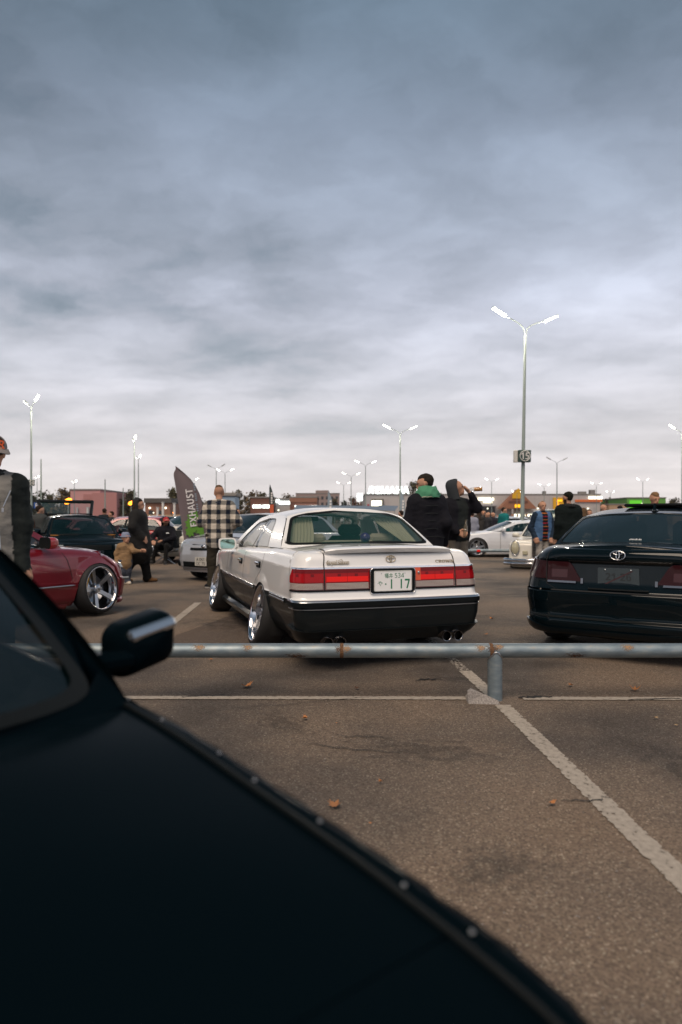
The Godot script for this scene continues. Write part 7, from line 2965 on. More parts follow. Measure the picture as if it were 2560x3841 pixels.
	var skin_c: Color = o.get("skin", SKIN)
	var pat: String = o.get("pattern", "")
	var inv := B.inverse()
	var paint_zone := func(zone: int, p: Vector3) -> Color:
		if zone == 3: return skin_c
		if zone == 2: return sole if p.y < 0.028 * s else shoe
		if zone == 1: return bot
		var c: Color = slv if zone == 4 else top
		if pat == "plaid":
			var q := inv * p
			var u := fposmod(q.x / 0.165 + 0.22, 1.0)
			var v := fposmod(p.y / 0.165 + 0.1, 1.0)
			var dk := (0.5 if u < 0.46 else 0.0) + (0.5 if v < 0.46 else 0.0)
			return Color(0.58, 0.52, 0.44).lerp(Color(0.010, 0.015, 0.025), dk * 1.5 if dk < 0.9 else 1.0) if dk > 0.0 else Color(0.58, 0.52, 0.44)
		if pat == "vest":
			var q := inv * p
			if zone == 4: return slv
			if absf(q.x) < 0.075 * s and q.z < 0.0:
				var v := fposmod(p.y / 0.075, 1.0)
				if v < 0.24: return Color(0.42, 0.13, 0.03) if fposmod(p.y / 0.15, 1.0) < 0.5 else Color(0.28, 0.015, 0.03)
				return Color(0.008, 0.01, 0.014)
			return Color(0.065, 0.13, 0.25)
		if pat == "open":
			var q := inv * p
			if zone == 0 and absf(q.x + 0.01) < (o.get("inner_w", 0.085) + 0.02 * (1.3 - p.y)) * s and q.z < 0.02: return o.get("inner", Color(0.05, 0.055, 0.06))
		return c
	var st := ST()
	bone_skin(st, bones, o.get("cell", 0.016 if fine else 0.026), 42.0 if fine else 34.0, paint_zone, 0.30)
	var hq: Array = o.get("hands", [null, null])
	for q in hq:
		if q != null:
			bone_skin(st, hand_bones(q[0], q[1], q[2], q[3], q[4], q[5] if q.size() > 5 else s), 0.0055, 130.0, func(_z, _p): return skin_c)
	# head
	var hy := deg_to_rad(o.get("head_yaw", o.get("yaw", 0.0)))
	var HB := Basis(Vector3.UP, hy) * Basis(Vector3.RIGHT, deg_to_rad(o.get("head_pitch", 0.0)))
	var hs: float = o.get("head", 1.0) * s
	var hc := nck + Vector3(0, 0.045, 0) * s + HB * Vector3(0, 0.105, -0.02) * hs
	var P := func(x: float, y: float, z: float) -> Vector3: return hc + HB * Vector3(x, y, z) * hs
	var hb := [
		[P.call(0, 0.035, 0.022), P.call(0, 0.03, -0.012), 0.083 * hs, 0.080 * hs, 3],
		[P.call(0, -0.01, -0.03), P.call(0, -0.065, -0.048), 0.066 * hs, 0.045 * hs, 3],
		[P.call(0, -0.085, -0.062), P.call(0, -0.09, -0.066), 0.026 * hs, 0.024 * hs, 3],
		[P.call(0, 0.012, -0.088), P.call(0, -0.026, -0.107), 0.010 * hs, 0.0135 * hs, 3],
		[P.call(-0.03, 0.022, -0.078), P.call(0.03, 0.022, -0.078), 0.014 * hs, 0.014 * hs, 3],
		[P.call(-0.014, -0.060, -0.090), P.call(0.014, -0.060, -0.090), 0.010 * hs, 0.010 * hs, 3],
		[P.call(-0.076, 0.0, 0.012), P.call(-0.078, -0.03, 0.008), 0.012 * hs, 0.008 * hs, 3],
		[P.call(0.076, 0.0, 0.012), P.call(0.078, -0.03, 0.008), 0.012 * hs, 0.008 * hs, 3],
		[nck - Vector3(0, 0.03, 0) * s, P.call(0, -0.05, 0.012), 0.054 * s, 0.052 * hs, 3]]
	var hinv := HB.inverse()
	var beard: bool = o.get("beard", false)
	var hair_c: Color = o.get("hair", Color(0.02, 0.014, 0.01))
	var face := func(_z: int, p: Vector3) -> Color:
		var q := hinv * (p - hc) / hs
		if q.z < -0.055 and absf(absf(q.x) - 0.031) < 0.014 and absf(q.y - 0.004) < 0.007: return Color(0.03, 0.02, 0.018)
		if q.z < -0.05 and absf(absf(q.x) - 0.031) < 0.020 and absf(q.y - 0.026) < 0.006: return skin_c.lerp(hair_c, 0.75)
		if q.z < -0.065 and absf(q.x) < 0.024 and absf(q.y + 0.060) < 0.007: return skin_c * Color(0.75, 0.5, 0.5)
		if beard and q.y < -0.03 and q.z < 0.02 and not (absf(q.x) < 0.02 and q.y > -0.066): return skin_c.lerp(hair_c, 0.85)
		if beard and q.y < -0.042 and q.z < 0.02: return skin_c.lerp(hair_c, 0.8)
		if o.get("shaved", false) and (q.y > 0.055 or q.z > 0.03) and q.y > -0.04: return skin_c.lerp(hair_c, 0.30)
		return skin_c
	bone_skin(st, hb, 0.0085 if fine else 0.016, 95.0 if fine else 60.0, face)
	obj("body", st, "clothed_body", root)
	# hair
	var style: String = o.get("style", "short")
	if style != "none":
		var hbz := [[P.call(0, 0.052, 0.024), P.call(0, 0.052, -0.016), 0.082 * hs, 0.074 * hs, 0], [P.call(0, 0.005, 0.044), P.call(0, 0.03, 0.04), 0.062 * hs, 0.072 * hs, 0]]
		if style == "long":
			for q in [[0.0, 0.075], [-0.055, 0.05], [0.055, 0.05]]:
				hbz.append([P.call(q[0], 0.0, q[1]), P.call(q[0] * 1.3, -0.30, q[1] + 0.05), 0.055 * hs, 0.05 * hs, 0])
		elif style == "top":
			hbz = [[P.call(0, 0.075, 0.015), P.call(0, 0.085, -0.030), 0.070 * hs, 0.062 * hs, 0]]
		elif style == "ring":
			hbz = [[P.call(-0.055, 0.01, 0.035), P.call(0.055, 0.01, 0.035), 0.052 * hs, 0.052 * hs, 0], [P.call(0, 0.05, 0.045), P.call(0, 0.075, 0.0), 0.060 * hs, 0.052 * hs, 0]]
		var sh := ST()
		bone_skin(sh, hbz, 0.009 if fine else 0.016, 80.0, func(_z, _p): return hair_c, 0.5)
		obj("hair", sh, "clothed_body", root)
	root.set_meta("_head", hc)
	var info := {"hc": hc, "HB": HB, "hs": hs, "B": B, "s": s, "nck": nck, "sh_y": sh_y}
	infos[root] = info
	root.remove_meta("_head")
	return root

var infos := {}

func hood_up(root: Node3D, c: Color):
	var i: Dictionary = infos[root]
	var st := ST()
	var P := func(x: float, y: float, z: float) -> Vector3: return i.hc + i.HB * Vector3(x, y, z) * i.hs
	var rows := []
	# open bowl round the head, wrapping down to the neck
	for j in 9:
		var t := j / 8.0
		var row := PackedVector3Array()
		for k in 21:
			var a := lerpf(-1.0, 1.0, k / 20.0) * lerpf(1.80, PI, pow(t, 1.6))
			var r := lerpf(0.112, 0.012, pow(t, 2.2))
			var y := 0.02 + 0.118 * sin(t * PI * 0.5) if t > 0.0 else 0.02
			row.append(P.call(sin(a) * r, y + 0.014 * cos(a * 3.0) * (1.0 - t), 0.018 + cos(a) * r * 1.05))
		rows.append(row)
	var low := []
	for j in 5:
		var t := j / 4.0
		var row := PackedVector3Array()
		for k in 21:
			var a := lerpf(-1.80, 1.80, k / 20.0)
			var r := lerpf(0.118, 0.112, t)
			var pt: Vector3 = P.call(sin(a) * r * 1.02, lerpf(-0.15, 0.02, t), 0.018 + cos(a) * r * lerpf(1.0, 1.05, t))
			row.append(pt)
		low.append(row)
	low.pop_back()
	grid(st, low + rows, i.hc)
	var m := mk("hood_%d" % infos.size(), c.linear_to_srgb(), 0.9)
	obj("hood", st, m, root)

func collar(root: Node3D, c: Color, r0: float, r1: float, up: float, name := "hood_collar"):
	# a soft roll of cloth round the neck
	var i: Dictionary = infos[root]
	var st := ST()
	var rows := []
	for j in 8:
		var t := j / 7.0
		var row := PackedVector3Array()
		for k in 29:
			var a := TAU * (k % 28) / 28.0
			var r := lerpf(r0, r1, t) + 0.022 * sin(t * PI) + 0.010 * sin(a * 4.0 + t * 9.0) + 0.005 * sin(a * 9.0 - t * 7.0)
			row.append(i.nck + i.B * Vector3(sin(a) * r, -0.05 + up * t + 0.02 * cos(a) * (1.0 - t) + 0.006 * sin(a * 3.0 + 4.0 * t), cos(a) * r * 0.9 + 0.012))
		rows.append(row)
	grid(st, rows, i.nck)
	var m := mk("collar_%d" % infos.size(), c.linear_to_srgb(), 0.95)
	m.normal_enabled = true
	m.normal_texture = mats["clothed_body"].normal_texture
	m.normal_scale = 0.5
	m.uv1_triplanar = true
	m.uv1_scale = Vector3.ONE * 8.0
	obj(name, st, m, root)

func cap_on(root: Node3D, mat: String, brim_mat: String, knit := false):
	var i: Dictionary = infos[root]
	var st := ST()
	var P := func(x: float, y: float, z: float) -> Vector3: return i.hc + i.HB * Vector3(x, y, z) * i.hs
	var rows := []
	for j in 9:
		var t := j / 8.0
		var row := PackedVector3Array()
		for k in 25:
			var a := TAU * (k % 24) / 24.0
			var r := 0.102 * cos(t * PI * 0.49) if not knit else 0.104 * sqrt(maxf(0.0, 1.0 - t * t * 0.98))
			row.append(P.call(sin(a) * r * 0.92, (0.035 if not knit else 0.02) + (0.098 if not knit else 0.115) * sin(t * PI * 0.5), 0.008 + cos(a) * r))
		rows.append(row)
	grid(st, rows, i.hc)
	if knit:
		for j in 2:
			pass
		var rim := []
		for k in 25:
			var a := TAU * (k % 24) / 24.0
			rim.append(P.call(sin(a) * 0.098, 0.028, 0.008 + cos(a) * 0.106))
		tube(st, rim, 0.017 * i.hs, 8, false)
	var cap := obj("cap" if not knit else "beanie", st, mat, root)
	if not knit:
		st = ST()
		var br := []
		for j in 6:
			var t := j / 5.0
			var row := PackedVector3Array()
			for k in 13:
				var a := lerpf(-1.15, 1.15, k / 12.0)
				var e := cos(a) 
				row.append(P.call(sin(a) * 0.096, 0.038 - 0.014 * t * e - 0.02 * absf(sin(a)) * t, -0.02 - cos(a) * 0.078 - 0.085 * t * sqrt(maxf(e, 0.0))))
			br.append(row)
		var lowr := []
		for r in br:
			var row := PackedVector3Array()
			for p in r: row.append(p - i.HB * Vector3(0, 0.006, 0))
			lowr.append(row)
		grid(st, br, i.hc - Vector3(0, 1, 0))
		grid(st, lowr, i.hc + Vector3(0, 1, 0))
		obj("brim", st, brim_mat, cap)

func bottle(label: String, at: Vector3, dir: Vector3, glass: String, fill: String):
	var b := thing("glass_bottle", label, "bottle", at)
	b.basis = Basis(Quaternion(Vector3.UP, dir.normalized()))
	var st := ST()
	lathe(st, [[0.0, 0.0], [0.028, 0.0], [0.031, 0.008], [0.031, 0.12], [0.026, 0.15], [0.0135, 0.185], [0.0125, 0.225], [0.0145, 0.228], [0.0145, 0.238], [0.011, 0.24]], 18, Transform3D(), [0.0, 0.1])
	obj("glass", st, glass, b)
	st = ST()
	lathe(st, [[0.0, 0.006], [0.0275, 0.006], [0.0275, 0.115], [0.0, 0.115]], 16, Transform3D(), [0.0, 0.06])
	obj("drink", st, fill, b)

func build_people():
	var black := Color(0.0085, 0.011, 0.012)
	# --- the two by the white saloon
	var a := person("man in black quilted jacket and green hood collar, seen from behind with glasses", Vector3(1.135, 0, -9.0), {
		"h": 1.80, "yaw": 22.0, "head_yaw": 74.0, "head_pitch": -4.0, "bulk": 1.20, "sleeve": 1.28, "hem": 0.10, "top": black, "bottom": Color(0.03, 0.03, 0.035), "hair": Color(0.022, 0.016, 0.013),
		"arms": [[Vector3(-0.255, 1.15, 0.06), Vector3(-0.20, 0.90, -0.10)], [Vector3(0.25, 1.16, 0.03), Vector3(0.24, 0.92, -0.14)]]})
	collar(a, Color(0.065, 0.24, 0.135), 0.165, 0.108, 0.17)
	collar(a, Color(0.36, 0.31, 0.26), 0.15, 0.135, 0.03, "lining")
	var i: Dictionary = infos[a]
	var st := ST()
	for s in [-1.0, 1.0]:
		var ring := []
		for k in 17:
			var t := TAU * k / 16.0
			ring.append(i.hc + i.HB * Vector3(0.032 * s + cos(t) * 0.024, 0.004 + sin(t) * 0.019, -0.098) * i.hs)
		tube(st, ring, 0.0028, 5, false)
		tube(st, [i.hc + i.HB * Vector3(0.055 * s, 0.006, -0.096) * i.hs, i.hc + i.HB * Vector3(0.083 * s, 0.004, 0.01) * i.hs], 0.0028, 5)
	tube(st, [i.hc + i.HB * Vector3(-0.009, 0.008, -0.10) * i.hs, i.hc + i.HB * Vector3(0.009, 0.008, -0.10) * i.hs], 0.0025, 5)
	obj("glasses", st, "dark_plastic", a)
	# quilting seams across the back
	st = ST()
	for y in [0.98, 1.08, 1.18, 1.28, 1.38]:
		var pts := []
		for k in 13:
			var u := lerpf(-0.20, 0.20, k / 12.0)
			pts.append(i.B * Vector3(u, y + 0.01 * cos(u * 14.0), 0.158 - 1.5 * u * u + 0.012 * sin(y * 9.0)))
		tube(st, pts, 0.004, 5)
	obj("quilt_seams", st, "cloth_black", a)
	var bx0 := Vector3(1.62, 0, -9.6)
	var b := person("man in dark open jacket and hood drinking from a raised bottle", bx0, {
		"h": 1.76, "yaw": 208.0, "head_yaw": 268.0, "head_pitch": 14.0, "bulk": 1.10, "sleeve": 1.18, "hem": -0.06, "top": black, "slv": black, "pattern": "open", "inner": Color(0.018, 0.021, 0.023), "bottom": Color(0.17, 0.15, 0.125), "style": "none", "leg_w": 1.05,
		"arms": [[Vector3(0.285, 1.37, 0.05), Vector3(0.185, 1.555, 0.13)], [Vector3(-0.13, 1.12, 0.13), Vector3(-0.02, 1.035, 0.22)]],
		"hands": [[Vector3(0.185, 1.555, 0.13), Vector3(-0.62, 0.75, 0.1), Vector3(-0.35, 0.2, 0.9), Vector3(-0.5, 0.5, -0.5), 0.75], [Vector3(-0.02, 1.035, 0.22), Vector3(0.85, -0.35, 0.35), Vector3(0.2, 0.2, 0.95), Vector3(0.25, 0.95, -0.1), 0.72]]})
	hood_up(b, Color(0.022, 0.027, 0.032))
	bottle("bottle with amber drink tilted to the mouth of the hooded man", bx0 + Vector3(0.335, 1.630, 0.165), Vector3(-0.97, -0.03, -0.15), "bottle_glass", "bottle_amber")
	bottle("clear glass bottle held upright at the hooded man's waist", bx0 + Vector3(0.075, 0.965, 0.285), Vector3(0.05, 1.0, 0.0), "bottle_glass", "bottle_glass")
	# --- plaid shirt
	var c := person("man in black and cream plaid shirt seen from behind, looking down", Vector3(-2.14, 0, -12.0), {
		"h": 1.80, "yaw": 4.0, "head_yaw": 20.0, "head_pitch": -12.0, "bulk": 1.24, "sleeve": 1.3, "hem": 0.12, "lean": 0.02, "pattern": "plaid", "cell": 0.0135, "bottom": Color(0.032, 0.028, 0.021), "shoe": Color(0.012, 0.013, 0.016), "sole": Color(0.55, 0.52, 0.48), "style": "top", "shaved": true, "hair": Color(0.10, 0.065, 0.04), "leg_w": 1.42,
		"arms": [[Vector3(-0.32, 1.16, 0.05), Vector3(-0.16, 1.10, -0.22)], [Vector3(0.335, 1.17, 0.05), Vector3(0.20, 1.08, -0.22)]],
		"legs": [[Vector3(-0.12, 0.50, -0.03), Vector3(-0.13, 0.085, 0.0), Vector3(-0.22, 0.035, 0.03)], [Vector3(0.14, 0.50, -0.03), Vector3(0.16, 0.085, 0.02), Vector3(0.22, 0.035, -0.14)]]})
	collar(c, Color(0.03, 0.04, 0.06), 0.10, 0.082, 0.045, "shirt_collar")
	# --- woman and child
	var d := person("woman in long black padded coat and hood walking to the right in brown boots", Vector3(-3.93, 0, -13.2), {
		"h": 1.61, "yaw": -84.0, "head_yaw": -84.0, "head_pitch": 2.0, "bulk": 1.52, "sleeve": 1.6, "hem": 0.06, "skirt": 0.24, "top": Color(0.018, 0.018, 0.017), "bottom": Color(0.006, 0.006, 0.007), "shoe": Color(0.16, 0.08, 0.035), "sole": Color(0.10, 0.05, 0.025), "style": "long", "hair": Color(0.030, 0.019, 0.013), "leg_w": 1.6,
		"legs": [[Vector3(0.10, 0.46, -0.06), Vector3(0.17, 0.085, -0.06), Vector3(0.34, 0.04, -0.05)], [Vector3(-0.08, 0.46, 0.08), Vector3(-0.24, 0.10, 0.08), Vector3(-0.10, 0.04, 0.09)]],
		"arms": [[Vector3(0.02, 1.08, -0.27), Vector3(0.10, 0.88, -0.22)], [Vector3(-0.02, 1.08, 0.27), Vector3(0.12, 0.88, 0.20)]]})
	hood_up(d, Color(0.010, 0.010, 0.010))
	var e := person("small child in tan coat and blue grey knitted hat reaching for the woman", Vector3(-4.03, 0, -12.75), {
		"h": 0.98, "yaw": -150.0, "head_yaw": -132.0, "head": 1.45, "bulk": 0.92, "sleeve": 1.2, "hem": 0.06, "skirt": 0.10, "top": Color(0.25, 0.16, 0.085), "bottom": Color(0.055, 0.065, 0.085), "shoe": Color(0.52, 0.46, 0.38), "leg_w": 1.2, "style": "none", "cell": 0.011, "hip_y": 0.80,
		"arms": [[Vector3(0.17, 0.63, 0.06), Vector3(0.285, 0.62, 0.03)], [Vector3(-0.155, 0.58, 0.03), Vector3(-0.145, 0.43, 0.06)]],
		"hands": [[Vector3(0.285, 0.62, 0.03), Vector3(0.96, 0.2, -0.1), Vector3(0, -0.6, 0.6), Vector3(-0.1, 0.9, 0.3), 0.35, 0.72], null]})
	cap_on(e, "cloth_blue_grey", "", true)
	collar(e, Color(0.20, 0.13, 0.07), 0.085, 0.075, 0.05, "coat_collar")
	# --- man with the cap at the left edge
	var f := person("man in black leather jacket, grey shirt and grey cap at the left edge", Vector3(-2.665, 0, -5.2), {
		"h": 1.84, "yaw": 190.0, "head_yaw": 222.0, "head_pitch": -12.0, "bulk": 0.96, "sleeve": 1.02, "hem": 0.10, "arms": [[Vector3(0.235, 1.16, -0.03), Vector3(0.25, 0.84, 0.02)], null], "pattern": "open", "inner_w": 0.155, "inner": Color(0.21, 0.20, 0.185), "top": Color(0.012, 0.016, 0.017), "bottom": Color(0.02, 0.02, 0.025), "beard": false, "cell": 0.0135, "hair": Color(0.03, 0.02, 0.014)})
	cap_on(f, "cap_grey", "cap_grey")
	collar(f, Color(0.014, 0.018, 0.019), 0.115, 0.098, 0.075, "jacket_collar")
	i = infos[f]
	var lt := obj("cap_letter", text_mesh("R", 0.085, 0.004, true), "cloth_orange", f)
	lt.transform = Transform3D(i.HB * Basis(Vector3.UP, PI - 0.30), i.hc + i.HB * Vector3(-0.028, 0.075, -0.094))
	lt = obj("shirt_letters", text_mesh("OU", 0.075, 0.003, true), "dark_ink", f)
	lt.transform = Transform3D(Basis(Vector3.UP, 0.30), Vector3(0.075, 1.335, 0.140))
	st = ST()
	tube(st, [Vector3(0.165, 1.30, 0.145), Vector3(0.205, 1.42, 0.12)], 0.006, 6)
	bx(st, Vector3(0.160, 1.275, 0.148), Vector3(0.018, 0.035, 0.008), 0.003)
	tube(st, [Vector3(0.125, 1.25, 0.15), Vector3(0.15, 0.98, 0.16)], 0.005, 6)
	obj("zip", st, "satin_metal", f)
	var k := person("person in a black cap glimpsed behind the leather jacket man", Vector3(-5.02, 0, -10.6), {
		"h": 1.72, "yaw": 250.0, "head_yaw": 262.0, "fine": false, "top": Color(0.03, 0.04, 0.045), "bottom": Color(0.02, 0.02, 0.03)})
	cap_on(k, "cloth_black", "cloth_black")
	# --- hoodie, vest and fair haired men at the right
	var g := person("man in black hooded top and jeans standing with his back turned", Vector3(4.60, 0, -13.8), {
		"h": 1.76, "yaw": 10.0, "head_yaw": 30.0, "bulk": 1.26, "sleeve": 1.38, "hem": 0.10, "top": Color(0.007, 0.008, 0.009), "bottom": Color(0.085, 0.12, 0.15), "hair": Color(0.010, 0.008, 0.007), "beard": true})
	collar(g, Color(0.007, 0.008, 0.009), 0.15, 0.105, 0.09, "lowered_hood")
	var v := person("fair haired man in blue padded vest over dark striped jumper, hands in pockets", Vector3(4.60, 0, -15.6), {
		"h": 1.63, "yaw": 196.0, "head_yaw": 188.0, "bulk": 1.10, "sleeve": 1.2, "hem": 0.06, "pattern": "vest", "slv": Color(0.012, 0.025, 0.045), "bottom": Color(0.30, 0.28, 0.255), "style": "ring", "hair": Color(0.19, 0.115, 0.055), "cell": 0.014,
		"arms": [[Vector3(0.26, 1.03, 0.0), Vector3(0.20, 0.82, 0.09)], [Vector3(-0.27, 1.03, 0.0), Vector3(-0.20, 0.82, 0.09)]]})
	person("fair haired man whose head shows above the black saloon's roof", Vector3(5.95, 0, -13.0), {
		"h": 1.72, "yaw": 186.0, "head_yaw": 186.0, "head_pitch": -12.0, "top": Color(0.03, 0.035, 0.04), "style": "top", "shaved": true, "hair": Color(0.20, 0.12, 0.06)})
	# --- seated man and his chair
	var sx := Vector3(-4.86, 0, -18.9)
	var q := person("bearded man in black hoodie and red cap sitting in a camp chair", sx, {
		"h": 1.75, "yaw": 206.0, "head_yaw": 214.0, "sit": true, "hip_y": 0.46, "bulk": 1.12, "sleeve": 1.3, "top": black, "bottom": Color(0.008, 0.008, 0.01), "beard": true, "hair": Color(0.05, 0.03, 0.02), "style": "none", "shoe": Color(0.03, 0.03, 0.03), "sole": Color(0.5, 0.48, 0.45), "lean": -0.05,
		"legs": [[Vector3(0.14, 0.50, 0.42), Vector3(0.12, 0.09, 0.50), Vector3(0.14, 0.04, 0.66)], [Vector3(-0.12, 0.52, 0.42), Vector3(-0.26, 0.10, 0.36), Vector3(-0.34, 0.04, 0.50)]],
		"arms": [[Vector3(0.26, 0.72, 0.12), Vector3(0.02, 0.64, 0.30)], [Vector3(-0.34, 0.72, 0.16), Vector3(-0.24, 0.62, 0.38)]],
		"hands": [[Vector3(0.02, 0.64, 0.30), Vector3(-0.8, -0.1, 0.55), Vector3(0, -1, 0.2), Vector3(-0.3, 0.2, 0.9), 0.4], null]})
	cap_on(q, "cloth_red", "cloth_red")
	hood_up(q, Color(0.008, 0.009, 0.010))
	st = ST()
	bx(st, Vector3(0.10, 0.845, 0.165), Vector3(0.075, 0.03, 0.01), 0.003, Basis(Vector3.UP, 0.3))
	obj("chest_print", st, "plate_white", q)
	var ch := thing("camp_chair", "folding camp chair with dark cloth seat and thin crossed legs", "chair", sx)
	st = ST()
	bx(st, Vector3(0.03, 0.345, 0.06), Vector3(0.60, 0.035, 0.50), 0.012, Basis(Vector3.UP, 0.4))
	obj("seat", st, "cloth_black", ch)
	st = ST()
	bx(st, Vector3(0.08, 0.67, -0.24), Vector3(0.64, 0.50, 0.03), 0.012, Basis(Vector3.UP, 0.4) * Basis(Vector3.RIGHT, -0.18))
	obj("backrest", st, "cloth_black", ch)
	for l in [[-0.30, 0.30, 0.30, -0.22], [0.32, 0.26, -0.24, -0.30], [-0.30, 0.32, 0.30, 0.30], [0.34, 0.28, -0.28, 0.34]]:
		st = ST()
		tube(st, [Vector3(l[0], 0.0, l[1]), Vector3(l[2], 0.40, l[3])], 0.011, 6)
		obj("leg", st, "satin_metal", ch)
	for s in [-1.0, 1.0]:
		st = ST()
		bx(st, Vector3(0.32 * s + 0.03, 0.56, 0.02), Vector3(0.07, 0.02, 0.46), 0.008, Basis(Vector3.UP, 0.4))
		obj("arm_rest", st, "cloth_black", ch)
	# --- visitors in the middle distance
	var P := func(px: float, z: float) -> float: return (px - 1280.0) / 2560.0 * z
	var far := [
		[1796, 1909, 27.0, {"yaw": 20.0, "style": "long", "hair": Color(0.045, 0.028, 0.02), "top": Color(0.05, 0.045, 0.04), "bulk": 1.1}, "woman with very long brown hair seen from behind beyond the drinking man"],
		[1815, 1913, 27.4, {"yaw": 150.0, "top": Color(0.02, 0.025, 0.03), "bulk": 1.1}, "dark haired man beside the long haired woman"],
		[1833, 1925, 26.4, {"yaw": 60.0, "style": "none", "top": Color(0.03, 0.03, 0.035), "bulk": 1.2}, "bald man in dark coat left of the teal hooded man"],
		[1849, 1922, 28.0, {"yaw": 200.0, "style": "ring", "top": Color(0.02, 0.022, 0.03), "bulk": 1.15}, "man in dark jacket directly left of the teal hooded man"],
		[1890, 1904, 26.0, {"yaw": -70.0, "head_yaw": -80.0, "top": Color(0.01, 0.15, 0.15), "bulk": 1.25, "sleeve": 1.3, "bottom": Color(0.25, 0.12, 0.06)}, "man in bright teal hooded jacket facing right"],
		[1772, 1922, 25.0, {"yaw": 10.0, "top": Color(0.24, 0.25, 0.30), "bulk": 1.2, "bottom": Color(0.02, 0.03, 0.05)}, "person in pale grey hoodie partly behind the drinking man"],
		[1534, 1916, 20.0, {"yaw": 170.0, "hair": Color(0.06, 0.03, 0.02), "top": Color(0.045, 0.05, 0.035), "style": "long", "bulk": 1.25}, "brown haired person in olive coat left of the green collar man"],
		[1506, 1926, 22.0, {"yaw": 30.0, "top": Color(0.03, 0.035, 0.04)}, "dark haired person just over the white saloon's roof edge"],
		[148, 1898, 16.2, {"yaw": -30.0, "top": Color(0.045, 0.048, 0.05), "bulk": 1.3, "h": 1.54}, "person in dark grey jacket behind the red saloon's windscreen"],
		[118, 1948, 15.0, {"yaw": 30.0, "style": "long", "hair": Color(0.06, 0.03, 0.02), "top": Color(0.02, 0.02, 0.022), "h": 1.22}, "stooping brown haired person beside the grey jacketed one"],
		[888, 1908, 26.0, {"yaw": -80.0, "top": Color(0.02, 0.07, 0.13), "hair": Color(0.01, 0.008, 0.008), "h": 1.63}, "dark haired man in blue behind the silver hatchback's roof"],
		[393, 1908, 24.0, {"yaw": 10.0, "top": Color(0.015, 0.018, 0.022), "bulk": 1.2, "h": 1.60}, "person in dark hood standing behind the red hatchback"],
		[420, 1920, 23.9, {"yaw": 80.0, "top": Color(0.03, 0.03, 0.033), "h": 1.50}, "shorter person beside the dark hooded one behind the red hatchback"],
		[2190, 1906, 21.0, {"yaw": 20.0, "style": "long", "hair": Color(0.10, 0.06, 0.035), "top": Color(0.05, 0.03, 0.025), "h": 1.57}, "long fair haired visitor left of the black saloon's roof"],
		[2212, 1912, 21.3, {"yaw": 160.0, "top": Color(0.012, 0.014, 0.016), "hair": Color(0.10, 0.06, 0.035), "h": 1.52}, "visitor in dark top close right of the long fair haired one"],
		[2263, 1893, 22.0, {"yaw": 200.0, "style": "none", "top": Color(0.02, 0.02, 0.02), "h": 1.70}, "bald man above the black saloon's roof edge"],
		[2326, 1898, 20.0, {"yaw": 10.0, "top": Color(0.03, 0.03, 0.03), "hair": Color(0.012, 0.010, 0.009), "h": 1.61}, "dark haired person above the middle of the black saloon's roof"],
		[600, 1938, 34.0, {"yaw": 160.0, "top": Color(0.30, 0.28, 0.24)}, "person in pale top behind the dark green car"],
		[1165, 1936, 60.0, {"yaw": 20.0, "top": Color(0.02, 0.02, 0.03)}, "far visitor seen through the white saloon's rear window"]]
	for w in far:
		var z: float = w[2]
		var opt: Dictionary = w[3]
		opt.fine = false
		if not opt.has("h"):
			opt.h = clampf(1.2 + (1951.0 - w[1]) / 2560.0 * z, 1.5, 1.86)
		person(w[4], Vector3(P.call(w[0], z), 0, -z), opt)
	# far crowd before the store, copies of two figures
	var m0 := person("far visitor in dark clothes before the store, leftmost of the row", Vector3(P.call(1905, 62), 0, -62.0), {"fine": false, "yaw": 30.0, "top": Color(0.02, 0.022, 0.025), "bulk": 1.15, "cell": 0.04})
	var m1 := person("far visitor in brown jacket before the store, second of the row", Vector3(P.call(1922, 60), 0, -60.0), {"fine": false, "yaw": 170.0, "top": Color(0.07, 0.05, 0.045), "bulk": 1.2, "cell": 0.04, "hair": Color(0.05, 0.03, 0.02)})
	var names := ["third", "fourth", "fifth", "sixth", "seventh", "eighth", "ninth"]
	var n := 0
	for w in [[1942, 66], [1958, 71], [1976, 58], [1990, 68], [2006, 63], [1868, 74], [2108, 60]]:
		var cpy := copy_of(m0 if n % 2 == 0 else m1, "person", ["far visitor left of the number 15 post, close to it", "far visitor directly behind the number 15 post", "far visitor right of the number 15 post, nearest one", "far visitor in brown jacket under the brown gable's right half", "far visitor just left of the vest man", "far visitor beyond the teal hooded man's back", "far visitor in brown seen right of the vest man"][n])
		cpy.position = Vector3(P.call(w[0], w[1]), 0, -float(w[1]))
		cpy.rotation.y = n * 1.1
		n += 1


